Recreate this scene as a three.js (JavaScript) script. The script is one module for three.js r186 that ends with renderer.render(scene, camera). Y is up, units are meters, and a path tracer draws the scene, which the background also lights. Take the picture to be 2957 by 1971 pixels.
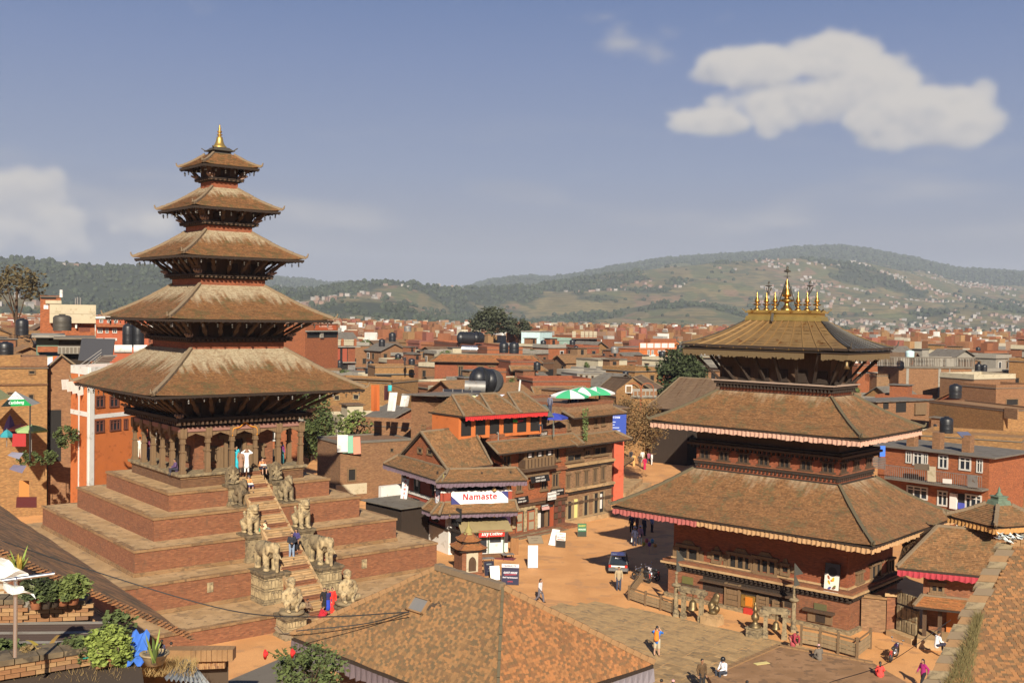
import*as THREE from 'three';
import{mergeGeometries}from 'three/addons/utils/BufferGeometryUtils.js';
// camera, sky, sun, exposure
const V=(x,y,z)=>new THREE.Vector3(x,y,z);
const{sin,cos,abs,floor,min,max,PI,hypot,sqrt,pow,atan2,round,exp}=Math;
const PW=2957,PH=1971,FOC=3173.87,PITCH=.025249,ROLL=.015495,EYE=V(0,20,0);
const scene=new THREE.Scene();
const camera=new THREE.PerspectiveCamera(2*Math.atan(PH/2/FOC)*180/PI,1024/682,.5,16000);
camera.rotation.order='YXZ';
camera.position.copy(EYE);
camera.rotation.set(-PITCH,0,ROLL);
const renderer=new THREE.WebGLRenderer({antialias:true});
renderer.toneMapping=THREE.LinearToneMapping;
renderer.toneMappingExposure=1.65;
renderer.shadowMap.enabled=true;
const SUN_DIR=V(.067,.492,.868).normalize();
const sun=new THREE.DirectionalLight(new THREE.Color().setRGB(1,.9,.74),5.0);
sun.position.copy(SUN_DIR).multiplyScalar(400);
sun.castShadow=true;sun.shadow.mapSize.set(4096,4096);
Object.assign(sun.shadow.camera,{left:-160,right:160,top:160,bottom:-160,near:1,far:900});
scene.add(sun,sun.target);
const SKY_LIGHT=.5;
scene.environmentIntensity=SKY_LIGHT;scene.backgroundIntensity=SKY_LIGHT;
scene.fog=new THREE.FogExp2(new THREE.Color().setRGB(.76,.85,1),.00009);
// random numbers, noise
function rng(s){return()=>{s=(s+0x6d2b79f5)|0;let t=Math.imul(s^(s>>>15),1|s);t=(t+Math.imul(t^(t>>>7),61|t))^t;return((t^(t>>>14))>>>0)/4294967296;};}
const rnd=rng(11),rr=(a,b)=>a +(b-a)*rnd(),pick=(a)=>a[floor(rnd()*a.length)];
function h2(x,y,s=0){let h=Math.imul(x,374761393)^Math.imul(y,668265263)^Math.imul(s+1,974711237);h=Math.imul(h^(h>>>13),1274126177);return((h^(h>>>16))>>>0)/4294967296;}
const sm=(t)=>t*t*(3-2*t),lerp=(a,b,t)=>a +(b-a)*t,clamp=(x,a=0,b=1)=>x<a?a:x>b?b:x,step=(a,b,x)=>sm(clamp((x-a)/(b-a)));
function vn(x,y,p=0,s=0){
const xi=floor(x),yi=floor(y),fx=sm(x-xi),fy=sm(y-yi),w=(a)=>p?((a%p)+ p)%p:a;
const x0=w(xi),x1=w(xi+1),y0=w(yi),y1=w(yi+1);
return lerp(lerp(h2(x0,y0,s),h2(x1,y0,s),fx),lerp(h2(x0,y1,s),h2(x1,y1,s),fx),fy);
}
function fbm(x,y,o=4,p=0,s=0){let a=.5,v=0,n=0;for(let i=0;i<o;i++){v +=a*vn(x,y,p,s+i);n +=a;a*=.5;x*=2;y*=2;p*=2;}return v/n;}
const fields=new Map();
function nf(u,v,fx,fy,o,s=0){
const key=((fx*64+fy)*8+o)*128+s,N=256;let F=fields.get(key);
if(!F){F=new Float32Array(N*N);fields.set(key,F);for(let y=0;y<N;y++)for(let x=0;x<N;x++){let a=.5,w=0,n=0,p=fx,q=fy;for(let i=0;i<o;i++){const X=x/N*p,Y=y/N*q,xi=floor(X),yi=floor(Y),gx=sm(X-xi),gy=sm(Y-yi),x1=(xi+1)%p,y1=(yi+1)%q;w +=a*lerp(lerp(h2(xi,yi,s+i),h2(x1,yi,s+i),gx),lerp(h2(xi,y1,s+i),h2(x1,y1,s+i),gx),gy);n +=a;a*=.5;p*=2;q*=2;}F[y*N+x]=w/n;}}
u=(u-floor(u))*N;v=(v-floor(v))*N;const xi=floor(u),yi=floor(v),gx=u-xi,gy=v-yi,x1=(xi+1)&255,y1=(yi+1)&255;
return(F[yi*N+xi]*(1-gx)+ F[yi*N+x1]*gx)*(1-gy)+(F[y1*N+xi]*(1-gx)+ F[y1*N+x1]*gx)*gy;
}
function vn3(x,y,z){const zi=floor(z),f=sm(z-zi);return lerp(vn(x,y,0,zi*7+3),vn(x,y,0,zi*7+10),f);}
function fbm3(x,y,z,o=4){let a=.5,v=0,n=0;for(let i=0;i<o;i++){v +=a*vn3(x,y,z+i*17);n +=a;a*=.5;x*=2.03;y*=2.03;z*=2.03;}return v/n;}
// where a picture point lies in the world
const horizonY=(px)=>PH/2-FOC*Math.tan(PITCH)+(px-PW/2)*ROLL;
function ray(px,py){
const X=(px-PW/2)/FOC,Y=-(py-PH/2)/FOC,cr=cos(ROLL),sr=sin(ROLL),x=X*cr-Y*sr,up=X*sr+Y*cr,cp=cos(PITCH),sp=sin(PITCH);
return V(x,up*cp-sp,-(up*sp+cp));
}
function atY(p,y=0){const r=ray(...p);return r.multiplyScalar((y-EYE.y)/r.y).add(EYE);}
function atD(p,d){const r=ray(...p);return r.multiplyScalar(d/hypot(r.x,r.z)).add(EYE);}
function onWall(p,A,B){const r=ray(...p),n=V(B.z-A.z,0,A.x-B.x);return r.multiplyScalar((n.x*(A.x-EYE.x)+ n.z*(A.z-EYE.z))/(n.x*r.x+n.z*r.z)).add(EYE);}
const zo=(ox,oy,s)=>(x,y)=>[ox+x/s,oy+y/s];
const Z={n1:zo(180,340,2.6133),n2:zo(180,900,2.6133),pl:zo(100,1300,1.961),st:zo(1080,1100,2.614),b1:zo(1740,740,2.2085),b2:zo(1740,1350,1.9334),lt:zo(0,800,2.24),fl:zo(0,1450,3.01),
c1:zo(820,880,3.92),c2:zo(1400,880,3.92),c3:zo(2357,880,3.92),c4:zo(2357,1200,3.92),na:zo(1130,1330,4.48),su:zo(1440,1330,4.48),bh:zo(1880,1580,4.48),bi:zo(2250,1580,4.48),s5:zo(630,1290,4.48),s6:zo(680,1560,5.2275),
l2:zo(0,1130,4.237),f1:zo(0,1580,4.009),f2:zo(320,1720,6.247),f3:zo(640,1750,5.739),rt:zo(2560,1420,2.846),mk:zo(1840,1250,9.225),ca:zo(1750,1450,5.81)};
// sky: air and clouds, computed all round
{
const W=2048,H=1024,data=new Float32Array(W*H*4);
const l3=(r,g,b)=>[r,g,b].map((c)=>.8*pow(c/255,2.2)/SKY_LIGHT/renderer.toneMappingExposure);
const air=[[-90,l3(120,112,100)],[-1,l3(176,178,188)],[3.7,l3(171,176,192)],[7.3,l3(155,169,200)],[12.7,l3(132,152,196)],[16,l3(114,139,189)],[30,l3(76,104,160)],[90,l3(42,66,118)]];
const P=(px,py,rx,ry,z=0,k=1)=>[(px-PW/2)/55.4,(horizonY(px)- py)/55.4,z,rx/55.4,ry/55.4,k];
const heap=[P(2134,226,160,62,.7),P(2365,212,130,70,-.4,.8),P(2480,300,150,95,0),P(2560,370,190,95,.4),P(2690,402,112,70,.8),P(2036,362,130,40,.5,.7),P(2270,325,220,70,-.5,.55),P(2745,330,34,50,.2,.5)];
const bank=[P(135,598,150,80,.2),P(0,610,130,75,.5),P(215,648,120,60,.3,.8),P(60,690,260,70,0,.7),P(-190,640,170,85,.2),P(-420,690,200,70,0),P(400,655,130,42,0,.4)];
const dens=(list,base,x,y,z)=>{
let d=-1;
for(const[cx,cy,cz,rx,ry,k]of list){const q=1 -((x-cx)/rx)**2 -((y-cy)/ry)**2 -((z-cz)/(.8*rx))**2;if(q*k>d)d=q*k;}
if(d<-.75)return 0;
d +=(fbm3(x*.62+40,y*.75+9,z*.62+5,5)- .5)*2.3;
return clamp(d*1.6-.15)*step(base-.25,base+.45,y+.5*(vn(x*.8,z)- .5));
};
const S=[.067,.492,.868];
function march(list,base,x,y,thick){
let T=1,L=0;
for(let i=0;i<26&&T>.02;i++){
const z=3-i*.23,d=dens(list,base,x,y,z);
if(d<=0)continue;
let od=0;
for(let j=1;j<=4;j++)od +=dens(list,base,x+S[0]*j*.32,y+S[1]*j*.32,z+S[2]*j*.32);
const a=1-exp(-d*.23*thick);
L +=T*a*(.75*exp(-od*.55)+ .25*exp(-od*.16));T*=1-a;
}
return[1-T,L];
}
const lit=l3(232,226,220),shade=l3(158,166,188);
for(let j=0;j<H;j++){
const el=((j+.5)/H-.5)*180;
let k=1;while(air[k][0]<el&&k<air.length-1)k++;
const f=clamp((el-air[k-1][0])/(air[k][0]- air[k-1][0])),base=[0,1,2].map((c)=>lerp(air[k-1][1][c],air[k][1][c],f));
for(let i=0;i<W;i++){
const u=((i+.5)/W)*360-180,o=(j*W+i)*4;
let az=u+90;if(az>180)az -=360;
let c=base.slice();
if(el>-1&&el<60){

const n=fbm(az*.11+60,el*.62+3,5),band=step(.5,.78,n+.16*step(9,2.5,el)- .1)*step(-1,1.2,el)*step(11,4,el)*.6;
for(let q=0;q<3;q++)c[q]=lerp(c[q],lerp(shade[q],lit[q],.45+.9*(fbm(az*.23+9,el*.9,4)- .4)),band);

const w=step(.68,.9,fbm(az*.19+7,el*.4+11,5,0,4))*step(9,13,el)*step(58,30,el)*.75;
if(w>0)for(let q=0;q<3;q++)c[q]=lerp(c[q],lerp(shade[q],lit[q],.6),w);
const near=(list,m)=>list.some(([cx,cy,,rx,ry])=>abs(az-cx)<rx*1.35+m&&abs(el-cy)<ry*1.4+m);
for(const[list,low,thick]of[[heap,(horizonY(2300)- 462)/55.4,3.0],[bank,1.5,1.7]]){
if(!near(list,.3))continue;
const[al,L]=march(list,low,az,el,thick);
for(let q=0;q<3;q++)c[q]=c[q]*(1-al)+ al*lerp(shade[q],lit[q],clamp(1.18*L/max(al,.001)));
}
}
data[o]=c[0];data[o+1]=c[1];data[o+2]=c[2];data[o+3]=1;
}
}
const t=new THREE.DataTexture(data,W,H,THREE.RGBAFormat,THREE.FloatType);
t.mapping=THREE.EquirectangularReflectionMapping;t.magFilter=t.minFilter=THREE.LinearFilter;t.needsUpdate=true;
scene.background=t;scene.environment=t;
}
// textures and materials (linear colours)
const toS=(c)=>round(255*(c<=.0031308?12.92*max(c,0):1.055*pow(min(c,1),1/2.4)- .055));
const LUT=new Uint8Array(4097);for(let i=0;i<=4096;i++)LUT[i]=toS(i/4096);
const fS=(c)=>LUT[c<=0?0:c>=1?4096:(c*4096+.5)|0];
function tex(W,H,fn,su=1,sv=1){
const d=new Uint8Array(W*H*4);
for(let y=0;y<H;y++)for(let x=0;x<W;x++){const c=fn(x,y),o=(y*W+x)*4;d[o]=fS(c[0]);d[o+1]=fS(c[1]);d[o+2]=fS(c[2]);d[o+3]=255;}
const t=new THREE.DataTexture(d,W,H,THREE.RGBAFormat);
t.colorSpace=THREE.SRGBColorSpace;t.wrapS=t.wrapT=THREE.RepeatWrapping;t.magFilter=THREE.LinearFilter;t.minFilter=THREE.LinearMipmapLinearFilter;t.generateMipmaps=true;t.repeat.set(1/su,1/sv);t.needsUpdate=true;
return t;
}
const col=(r,g,b)=>new THREE.Color().setRGB(r,g,b);
function mat(r,g,b,o={}){return new THREE.MeshStandardMaterial({color:col(r,g,b),roughness:.9,side:THREE.DoubleSide,...o});}
const mix=(a,b,t)=>[lerp(a[0],b[0],t),lerp(a[1],b[1],t),lerp(a[2],b[2],t)],mul=(a,k)=>[a[0]*k,a[1]*k,a[2]*k];
function brickTex(rows,cols,W,H,opt){
const{a,b,joint,stain,stainAt=.6,seed=1,jw=.13,jh=.2}=opt;
return(x,y)=>{
const v=y/H*rows,r=floor(v),u=x/W*cols +(r&1)*.5,c=((floor(u)%cols)+ cols)%cols,fu=u-floor(u),fv=v-r;
const t=h2(c,r,seed),t2=h2(c,r,seed+9);
let k=mix(a,b,t*.75+.25*nf(x/W,y/H,12,12,1,5));
k=mul(k,.78+.44*t2);
const g=h2(x,y,3);
if(fu<jw*.5||fu>1-jw*.5||fv<jh*.5||fv>1-jh*.5)k=mix(joint,k,.25+.35*g);
const s=step(stainAt,stainAt+.25,nf(x/W,y/H,9,3,4,21)*.6+.4*nf(x/W,y/H,24,6,3,31));
k=mix(k,stain,s*.75);
return mul(k,.9+.2*g);
};
}
const T={};
T.brick=tex(960,624,brickTex(40,26,960,624,{a:[.165,.056,.025],b:[.24,.092,.039],joint:[.14,.085,.05],stain:[.088,.054,.034],seed:3}),6.24,2.8);
T.oldbrick=tex(960,624,brickTex(40,26,960,624,{a:[.175,.077,.034],b:[.25,.125,.054],joint:[.16,.105,.062],stain:[.11,.068,.038],seed:13,stainAt:.66}),6.24,2.8);
const grain=(W,a,b,f,o={})=>(x,y)=>{const n=nf(x/W,y/W,f,f,5,o.s||1),g=h2(x,y,7);let c=mix(a,b,step(.3,.7,n));if(o.c)c=mix(c,o.c,step(o.at||.6,(o.at||.6)+ .15,nf(x/W,y/W,f*2,f*2,4,40)));return mul(c,.86+.28*g);};
T.sand=tex(640,640,grain(640,[.53,.255,.09],[.62,.31,.115],8,{c:[.46,.235,.098],at:.6}),14,14);
T.paved=tex(512,512,grain(512,[.33,.22,.105],[.43,.285,.13],6,{c:[.23,.165,.09],at:.62}),3,3);
T.ledge=tex(640,640,grain(640,[.34,.215,.1],[.43,.28,.14],9,{c:[.25,.165,.085],at:.57}),6,6);
T.stone=tex(512,512,grain(512,[.16,.12,.068],[.27,.205,.115],7,{c:[.09,.07,.045],at:.6}),1.6,1.6);
T.plaster=tex(512,512,grain(512,[.9,.9,.9],[1,1,1],6,{c:[.74,.72,.68],at:.64}),4,4);
T.wood=tex(256,512,(x,y)=>mul(mix([.55,.55,.55],[1,1,1],nf(x/256,y/512,24,3,4,2)),.9+.2*h2(x,y,3)),.8,2);
T.metal=tex(512,512,grain(512,[.8,.8,.8],[1,1,1],5,{c:[.55,.4,.28],at:.66}),3,3);
T.moss=tex(640,640,grain(640,[.13,.075,.03],[.25,.135,.05],14,{c:[.085,.06,.026],at:.55}),7,7);

function roofTex(rows,cols,W,H,o){
return tex(W,H,(x,y)=>{
const v=y/H*rows,r=floor(v),u=x/W*cols +(r&1)*.5+.2*h2(1,r,5),c=((floor(u)%cols)+ cols)%cols,fu=u-floor(u);
const g=h2(x,y,8),t=h2(c,r,2);
let k=mul(mix(o.a,o.b,t),.72+.5*h2(c,r,6));
if(fu<.1)k=mul(k,.6);
k=mix(k,o.moss,step(o.mossAt,o.mossAt+.22,nf(x/W,y/H,10,5,4,12)*.7+.3*t));
if(o.lichen){
const s=y/H,n=nf(x/W,y/H,40,5,3,50)*.55+nf(x/W,y/H,14,2,3,60)*.45,L=step(o.li,o.li+.35,s +(n-.5)*.75);
k=mix(k,mul(o.lichen,.75+.4*g),L*(.55+.45*step(.2,.7,.5*t+.5*n)));
}
if(o.band){const s=y/H,L=step(.05,.0,abs(s-o.band-.03*(nf(x/W,.5,8,8,3,3)- .5)));k=mix(k,[.1,.065,.035],.55*L*step(.35,.6,nf(x/W,y/H,30,8,3,9)));}
return mul(k,.84+.32*g);
},o.su,1);
}
T.roofBig=roofTex(56,64,768,672,{a:[.17,.078,.028],b:[.24,.118,.043],moss:[.115,.082,.03],mossAt:.5,lichen:[.40,.33,.22],li:.5,su:8});
T.roofMid=roofTex(34,40,480,408,{a:[.18,.083,.03],b:[.25,.122,.044],moss:[.12,.085,.03],mossAt:.5,lichen:[.40,.33,.22],li:.55,su:5});
T.roofTop=roofTex(20,24,384,256,{a:[.19,.09,.03],b:[.27,.128,.045],moss:[.12,.085,.03],mossAt:.5,su:3});
T.roofBh=roofTex(48,64,768,576,{a:[.19,.092,.036],b:[.27,.136,.053],moss:[.14,.098,.042],mossAt:.52,lichen:[.35,.255,.16],li:.82,band:.5,su:8});
T.roof=roofTex(30,48,576,360,{a:[.19,.096,.038],b:[.28,.143,.056],moss:[.125,.085,.038],mossAt:.5,su:6});
const M={
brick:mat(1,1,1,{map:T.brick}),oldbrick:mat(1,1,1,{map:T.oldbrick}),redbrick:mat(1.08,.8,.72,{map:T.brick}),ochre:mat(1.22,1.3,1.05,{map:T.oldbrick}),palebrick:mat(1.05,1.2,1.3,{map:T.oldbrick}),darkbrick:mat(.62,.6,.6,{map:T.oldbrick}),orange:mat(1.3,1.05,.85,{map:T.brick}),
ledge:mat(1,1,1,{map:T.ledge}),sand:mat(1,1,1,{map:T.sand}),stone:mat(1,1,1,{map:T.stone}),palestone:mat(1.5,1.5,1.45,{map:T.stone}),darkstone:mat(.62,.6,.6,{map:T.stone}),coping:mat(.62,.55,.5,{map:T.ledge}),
wood:mat(.09,.05,.026,{map:T.wood}),darkwood:mat(.035,.021,.013,{map:T.wood}),oldwood:mat(.21,.13,.065,{map:T.wood}),palewood:mat(.34,.24,.13,{map:T.wood}),redwood:mat(.16,.05,.028,{map:T.wood}),
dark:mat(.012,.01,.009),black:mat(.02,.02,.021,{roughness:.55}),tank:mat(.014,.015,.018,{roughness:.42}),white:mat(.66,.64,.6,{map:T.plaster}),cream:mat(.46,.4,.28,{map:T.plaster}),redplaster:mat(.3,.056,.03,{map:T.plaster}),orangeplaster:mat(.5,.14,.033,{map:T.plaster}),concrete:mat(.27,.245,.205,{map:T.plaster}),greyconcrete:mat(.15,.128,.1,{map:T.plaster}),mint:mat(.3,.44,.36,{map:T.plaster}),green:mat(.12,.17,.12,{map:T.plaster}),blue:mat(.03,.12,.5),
brass:mat(.55,.34,.1,{metalness:1,roughness:.36,map:T.metal}),gilt:mat(.62,.42,.12,{metalness:.85,roughness:.45,map:T.metal}),bronze:mat(.22,.16,.08,{metalness:.8,roughness:.5,map:T.metal}),oldmetal:mat(.07,.062,.05,{metalness:.3,roughness:.6}),steel:mat(.55,.55,.56,{metalness:.9,roughness:.3}),tin:mat(.25,.24,.225,{metalness:.35,roughness:.55,map:T.metal}),brownroof:mat(.15,.093,.052,{map:T.metal}),greyroof:mat(.15,.132,.108,{map:T.metal}),
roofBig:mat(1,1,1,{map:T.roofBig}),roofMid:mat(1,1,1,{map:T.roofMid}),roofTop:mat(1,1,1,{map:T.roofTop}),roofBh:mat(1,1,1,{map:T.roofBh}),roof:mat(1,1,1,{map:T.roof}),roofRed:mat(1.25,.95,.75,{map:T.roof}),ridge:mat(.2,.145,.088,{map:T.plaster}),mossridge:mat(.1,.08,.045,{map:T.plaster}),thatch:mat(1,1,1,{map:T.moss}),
glass:mat(.02,.026,.035,{roughness:.12}),frame:mat(.5,.48,.44),terracotta:mat(.36,.13,.055,{map:T.plaster}),soil:mat(.06,.04,.025),
cloth:(r,g,b)=>mat(r,g,b,{roughness:.95}),
};
// building geometry and things
class MB{
constructor(){this.p=[];this.n=[];this.u=[];this.m=null;}
at(m){this.m=m;return this;}
v(p,n,u){if(this.m){p=p.clone().applyMatrix4(this.m);n=n.clone().transformDirection(this.m);}this.p.push(p.x,p.y,p.z);this.n.push(n.x,n.y,n.z);this.u.push(u[0],u[1]);}
tri(a,b,c,ua,ub,uc,ns){
const n=V(0,0,0).crossVectors(b.clone().sub(a),c.clone().sub(a)).normalize(),ax=abs(n.x),ay=abs(n.y),az=abs(n.z);
const f=(p)=>ay>.75?[p.x,p.z]:ax>az?[p.z,p.y]:[p.x,p.y];
this.v(a,ns?ns[0]:n,ua||f(a));this.v(b,ns?ns[1]:n,ub||f(b));this.v(c,ns?ns[2]:n,uc||f(c));return this;
}
quad(a,b,c,d,uv=[]){this.tri(a,b,c,uv[0],uv[1],uv[2]);return this.tri(a,c,d,uv[0],uv[2],uv[3]);}
box(x,y,z,w,h,d,o={}){
const X=w/2,D=d/2,tx=o.tx??1,tz=o.tz??tx;
let q=[V(-X,0,D),V(X,0,D),V(X,0,-D),V(-X,0,-D),V(-X*tx,h,D*tz),V(X*tx,h,D*tz),V(X*tx,h,-D*tz),V(-X*tx,h,-D*tz)];
if(o.rx||o.ry||o.rz){const e=new THREE.Euler(o.rx||0,o.ry||0,o.rz||0,'YXZ');q.forEach((p)=>p.applyEuler(e));}
q.forEach((p)=>{p.x +=x;p.y +=y;p.z +=z;});
const F=(a,b,c,e)=>this.quad(q[a],q[b],q[c],q[e]);
F(0,1,5,4);F(1,2,6,5);F(2,3,7,6);F(3,0,4,7);F(4,5,6,7);if(!o.open)F(3,2,1,0);
return this;
}
bar(a,b,w,d=w,up=V(0,1,0)){
const z=b.clone().sub(a),L=z.length();z.normalize();if(abs(z.dot(up))>.98)up=V(1,0,0);
const x=V(0,0,0).crossVectors(up,z).normalize(),y=V(0,0,0).crossVectors(z,x),o=this.m,m=new THREE.Matrix4().makeBasis(x,y,z).setPosition(a);
this.m=o?o.clone().multiply(m):m;this.box(0,-d/2,L/2,w,d,L);this.m=o;return this;
}
geo(g,m,us=1){
g=g.index?g.toNonIndexed():g;const P=g.attributes.position,N=g.attributes.normal,U=g.attributes.uv,p=V(0,0,0),n=V(0,0,0);
for(let i=0;i<P.count;i++){p.fromBufferAttribute(P,i);n.fromBufferAttribute(N,i);if(m){p.applyMatrix4(m);n.transformDirection(m);}this.v(p,n,U?[U.getX(i)*us,U.getY(i)*us]:[p.x,p.y]);}
return this;
}
cyl(a,b,r0,r1=r0,seg=8,cap=true){const d=b.clone().sub(a),L=d.length(),g=new THREE.CylinderGeometry(r1,r0,L,seg,1,!cap);g.translate(0,L/2,0);const m=new THREE.Matrix4().makeRotationFromQuaternion(new THREE.Quaternion().setFromUnitVectors(V(0,1,0),d.normalize())).setPosition(a);return this.geo(g,m,L);}
tube(pts,r,seg=5,n=0){return this.geo(new THREE.TubeGeometry(new THREE.CatmullRomCurve3(pts),n||pts.length*3,r,seg),null);}
lathe(pts,x,y,z,seg=14,s=1){return this.geo(new THREE.LatheGeometry(pts.map(([r,h])=>new THREE.Vector2(max(r,.0005)*s,h*s)),seg),new THREE.Matrix4().makeTranslation(x,y,z));}
ball(x,y,z,rx,ry=rx,rz=rx,d=8){return this.geo(new THREE.SphereGeometry(1,d,max(5,d-2)),new THREE.Matrix4().makeScale(rx,ry,rz).setPosition(x,y,z));}
get empty(){return!this.p.length;}
geometry(){const g=new THREE.BufferGeometry(),f=(a,k)=>new THREE.BufferAttribute(new Float32Array(a),k);g.setAttribute('position',f(this.p,3));g.setAttribute('normal',f(this.n,3));g.setAttribute('uv',f(this.u,2));return g;}
}
const taken={};
const numbered=(n)=>{const k=taken[n]=(taken[n]??-1)+ 1;return k?n+'_'+String(k).padStart(3,'0'):n;};
function tag(o,label,category,group,kind){Object.assign(o.userData,{label,category});if(group)o.userData.group=group;if(kind)o.userData.kind=kind;return o;}
function thing(name,label,category,pos=V(0,0,0),turn=0,group){
const o=new THREE.Group();o.name=numbered(name);o.position.copy(pos);o.rotation.y=turn;scene.add(o);tag(o,label,category,group);return o;
}
function part(name,g,m,parent,label){const o=new THREE.Mesh(g instanceof MB?g.geometry():g,m);o.name=name;if(label)o.userData.label=label;parent.add(o);return o;}
function limb(name,parent){const o=new THREE.Group();o.name=name;parent.add(o);return o;}
function one(name,label,category,g,m,pos=V(0,0,0),turn=0,group){const o=new THREE.Mesh(g instanceof MB?g.geometry():g,m);o.name=numbered(name);o.position.copy(pos);o.rotation.y=turn;scene.add(o);return tag(o,label,category,group);}
function copyOf(src,pos,turn,label,group){const o=src.clone();o.name=numbered(src.name.replace(/_\d+$/,''));o.userData={...src.userData};o.position.copy(pos);if(turn!==undefined)o.rotation.y=turn;if(label)o.userData.label=label;if(group)o.userData.group=group;scene.add(o);return o;}
function setting(name,g,m,label){const o=new THREE.Mesh(g instanceof MB?g.geometry():g,m);o.name=numbered(name);scene.add(o);o.userData.kind='structure';if(label){o.userData.label=label;}return o;}
const R4=(p,ry)=>new THREE.Matrix4().makeRotationY(ry).setPosition(p);
// ground, fields, hills
const gnd=(p,y=0)=>atY(p,y);
const table=(pts)=>(x)=>{let i=1;while(i<pts.length-1&&pts[i][0]<x)i++;const[a,b]=[pts[i-1],pts[i]];return lerp(a[1],b[1],clamp((x-a[0])/(b[0]- a[0])));};
const crest1=table([[-900,735],[-300,752],[0,747],[60,744],[120,752],[220,761],[290,767],[440,771],[600,790],[760,832],[900,838],[960,826],[1040,818],[1112,813],[1165,814],[1240,822],[1346,832],[1450,828],[1550,818],[1700,800],[1900,776],[2100,757],[2300,746],[2500,760],[2626,788],[2721,812],[2781,825],[2957,838],[3300,850],[4000,870]]);
const crest2=table([[-900,790],[300,800],[700,800],[795,803],[892,808],[943,819],[1015,816],[1150,832],[1300,836],[1346,827],[1410,808],[1495,799],[1540,798],[1600,800],[1650,797],[1690,789],[1750,775],[1826,763],[1900,751],[2012,741],[2137,734],[2301,714],[2426,712],[2514,724],[2640,748],[2766,778],[2850,781],[2957,787],[3300,800],[4000,815]]);
const foot=table([[-900,1300],[700,1500],[1000,1500],[1600,1800],[2400,2300],[2957,2500]]),depth1=table([[-900,2600],[700,2700],[1200,3000],[1600,3700],[2400,4400],[2957,4600]]);
function terrainY(x,z){
const d=-z;if(d<900)return -.2;
const px=clamp(PW/2+FOC*x/d,-900,4000),hy=horizonY(px),d0=foot(px),d1=depth1(px),d2=6900;
const H1=20+d1*(hy-crest1(px))/FOC,H2=20+d2*(hy-crest2(px))/FOC;
const n=fbm(x/420+31,z/420+7,4)- .5,g=abs(fbm(x/900+3,z/1500+9,3)- .5)*2;
let h=-.2,rise=0;
if(d>d0&&d<=d1){const t=(d-d0)/(d1-d0);rise=sin(PI*pow(t,.8));h=H1*(.25*t+.75*pow(t,1.45));h +=rise*(n*95 -(.5-g)*45);h=max(h,-.2);}
else if(d>d1&&d<=d2){const t=(d-d1)/(d2-d1),dip=(px<1600?.55:.18)*H1*sin(PI*t);h=lerp(H1,H2,sm(t))- dip+sin(PI*t)*n*60;}
else if(d>d2)h=H2*max(0,1 -(d-d2)/2600);
return h +(d>d0?(n*10)*step(d0,d0+500,d):0);
}
const TX0=-5400,TX1=5400,TZ0=-640,TZ1=-9000,TNX=330,TNZ=260;
const woodAt=(x,z,y)=>{
const d=-z,px=PW/2+FOC*x/d,open=step(1400,2000,px)*.15-step(700,300,px)*.09-step(5200,6100,d)*.4+step(2100,1100,d)*.09*step(1900,2100,px);
return step(.47,.58,fbm(x/260+5,z/330+2,5)- open+.05);
};
{
const W=TNX+1,pos=new Float32Array(W*(TNZ+1)*3),uv=new Float32Array(W*(TNZ+1)*2),idx=[];
for(let j=0;j<=TNZ;j++)for(let i=0;i<=TNX;i++){
const o=j*W+i,x=lerp(TX0,TX1,i/TNX),z=lerp(TZ0,TZ1,j/TNZ);
pos[o*3]=x;pos[o*3+1]=terrainY(x,z);pos[o*3+2]=z;uv[o*2]=i/TNX;uv[o*2+1]=j/TNZ;
if(i<TNX&&j<TNZ)idx.push(o,o+1,o+W+1,o,o+W+1,o+W);
}
const g=new THREE.BufferGeometry();g.setAttribute('position',new THREE.BufferAttribute(pos,3));g.setAttribute('uv',new THREE.BufferAttribute(uv,2));g.setIndex(idx);g.computeVertexNormals();
const yAt=(u,v)=>{const x=u*TNX,y=v*TNZ,i=min(floor(x),TNX-1),j=min(floor(y),TNZ-1),fx=x-i,fy=y-j,q=(a,b)=>pos[((j+b)*W+i+a)*3+1];return lerp(lerp(q(0,0),q(1,0),fx),lerp(q(0,1),q(1,1),fx),fy);};
const t=tex(1800,1600,(i,j)=>{
const u=(i+.5)/1800,v=(j+.5)/1600,x=lerp(TX0,TX1,u),z=lerp(TZ0,TZ1,v),y=yAt(u,v),w=woodAt(x,z,y),g0=h2(i,j,4);
const plot=h2(floor(x/46+2*vn(x/90,z/90)),floor((z*.35+y*2.1)/17),8),ter=abs(((y/7+vn(x/120,z/120)*2)%1+1)%1-.5)<.14;
let f=mix([.19,.155,.058],[.30,.24,.10],plot);if(plot>.72)f=mix(f,[.13,.15,.05],.8);if(plot<.1)f=mix(f,[.33,.2,.11],.7);
if(ter&&y>1)f=mul(f,.66);
const n=vn(x/28,z/28,0,3);f=mix(f,[.1,.11,.042],step(.6,.85,n));
return mul(mix(f,mix([.035,.05,.026],[.055,.066,.03],g0),w),.85+.3*g0);
});
t.repeat.set(1,1);t.wrapS=t.wrapT=THREE.ClampToEdgeWrapping;
setting('hills',g,mat(.68,.68,.72,{map:t}),'wooded and terraced hills round the valley');
}
{
const m=new MB(),s=20;
for(let i=-22;i<22;i++)for(let j=-36;j<4;j++)m.quad(V(i*s,0,j*s+s),V(i*s+s,0,j*s+s),V(i*s+s,0,j*s),V(i*s,0,j*s));
setting('ground',m,M.sand,'sandy earth of the square and street');
}
// tiled roofs

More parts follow.
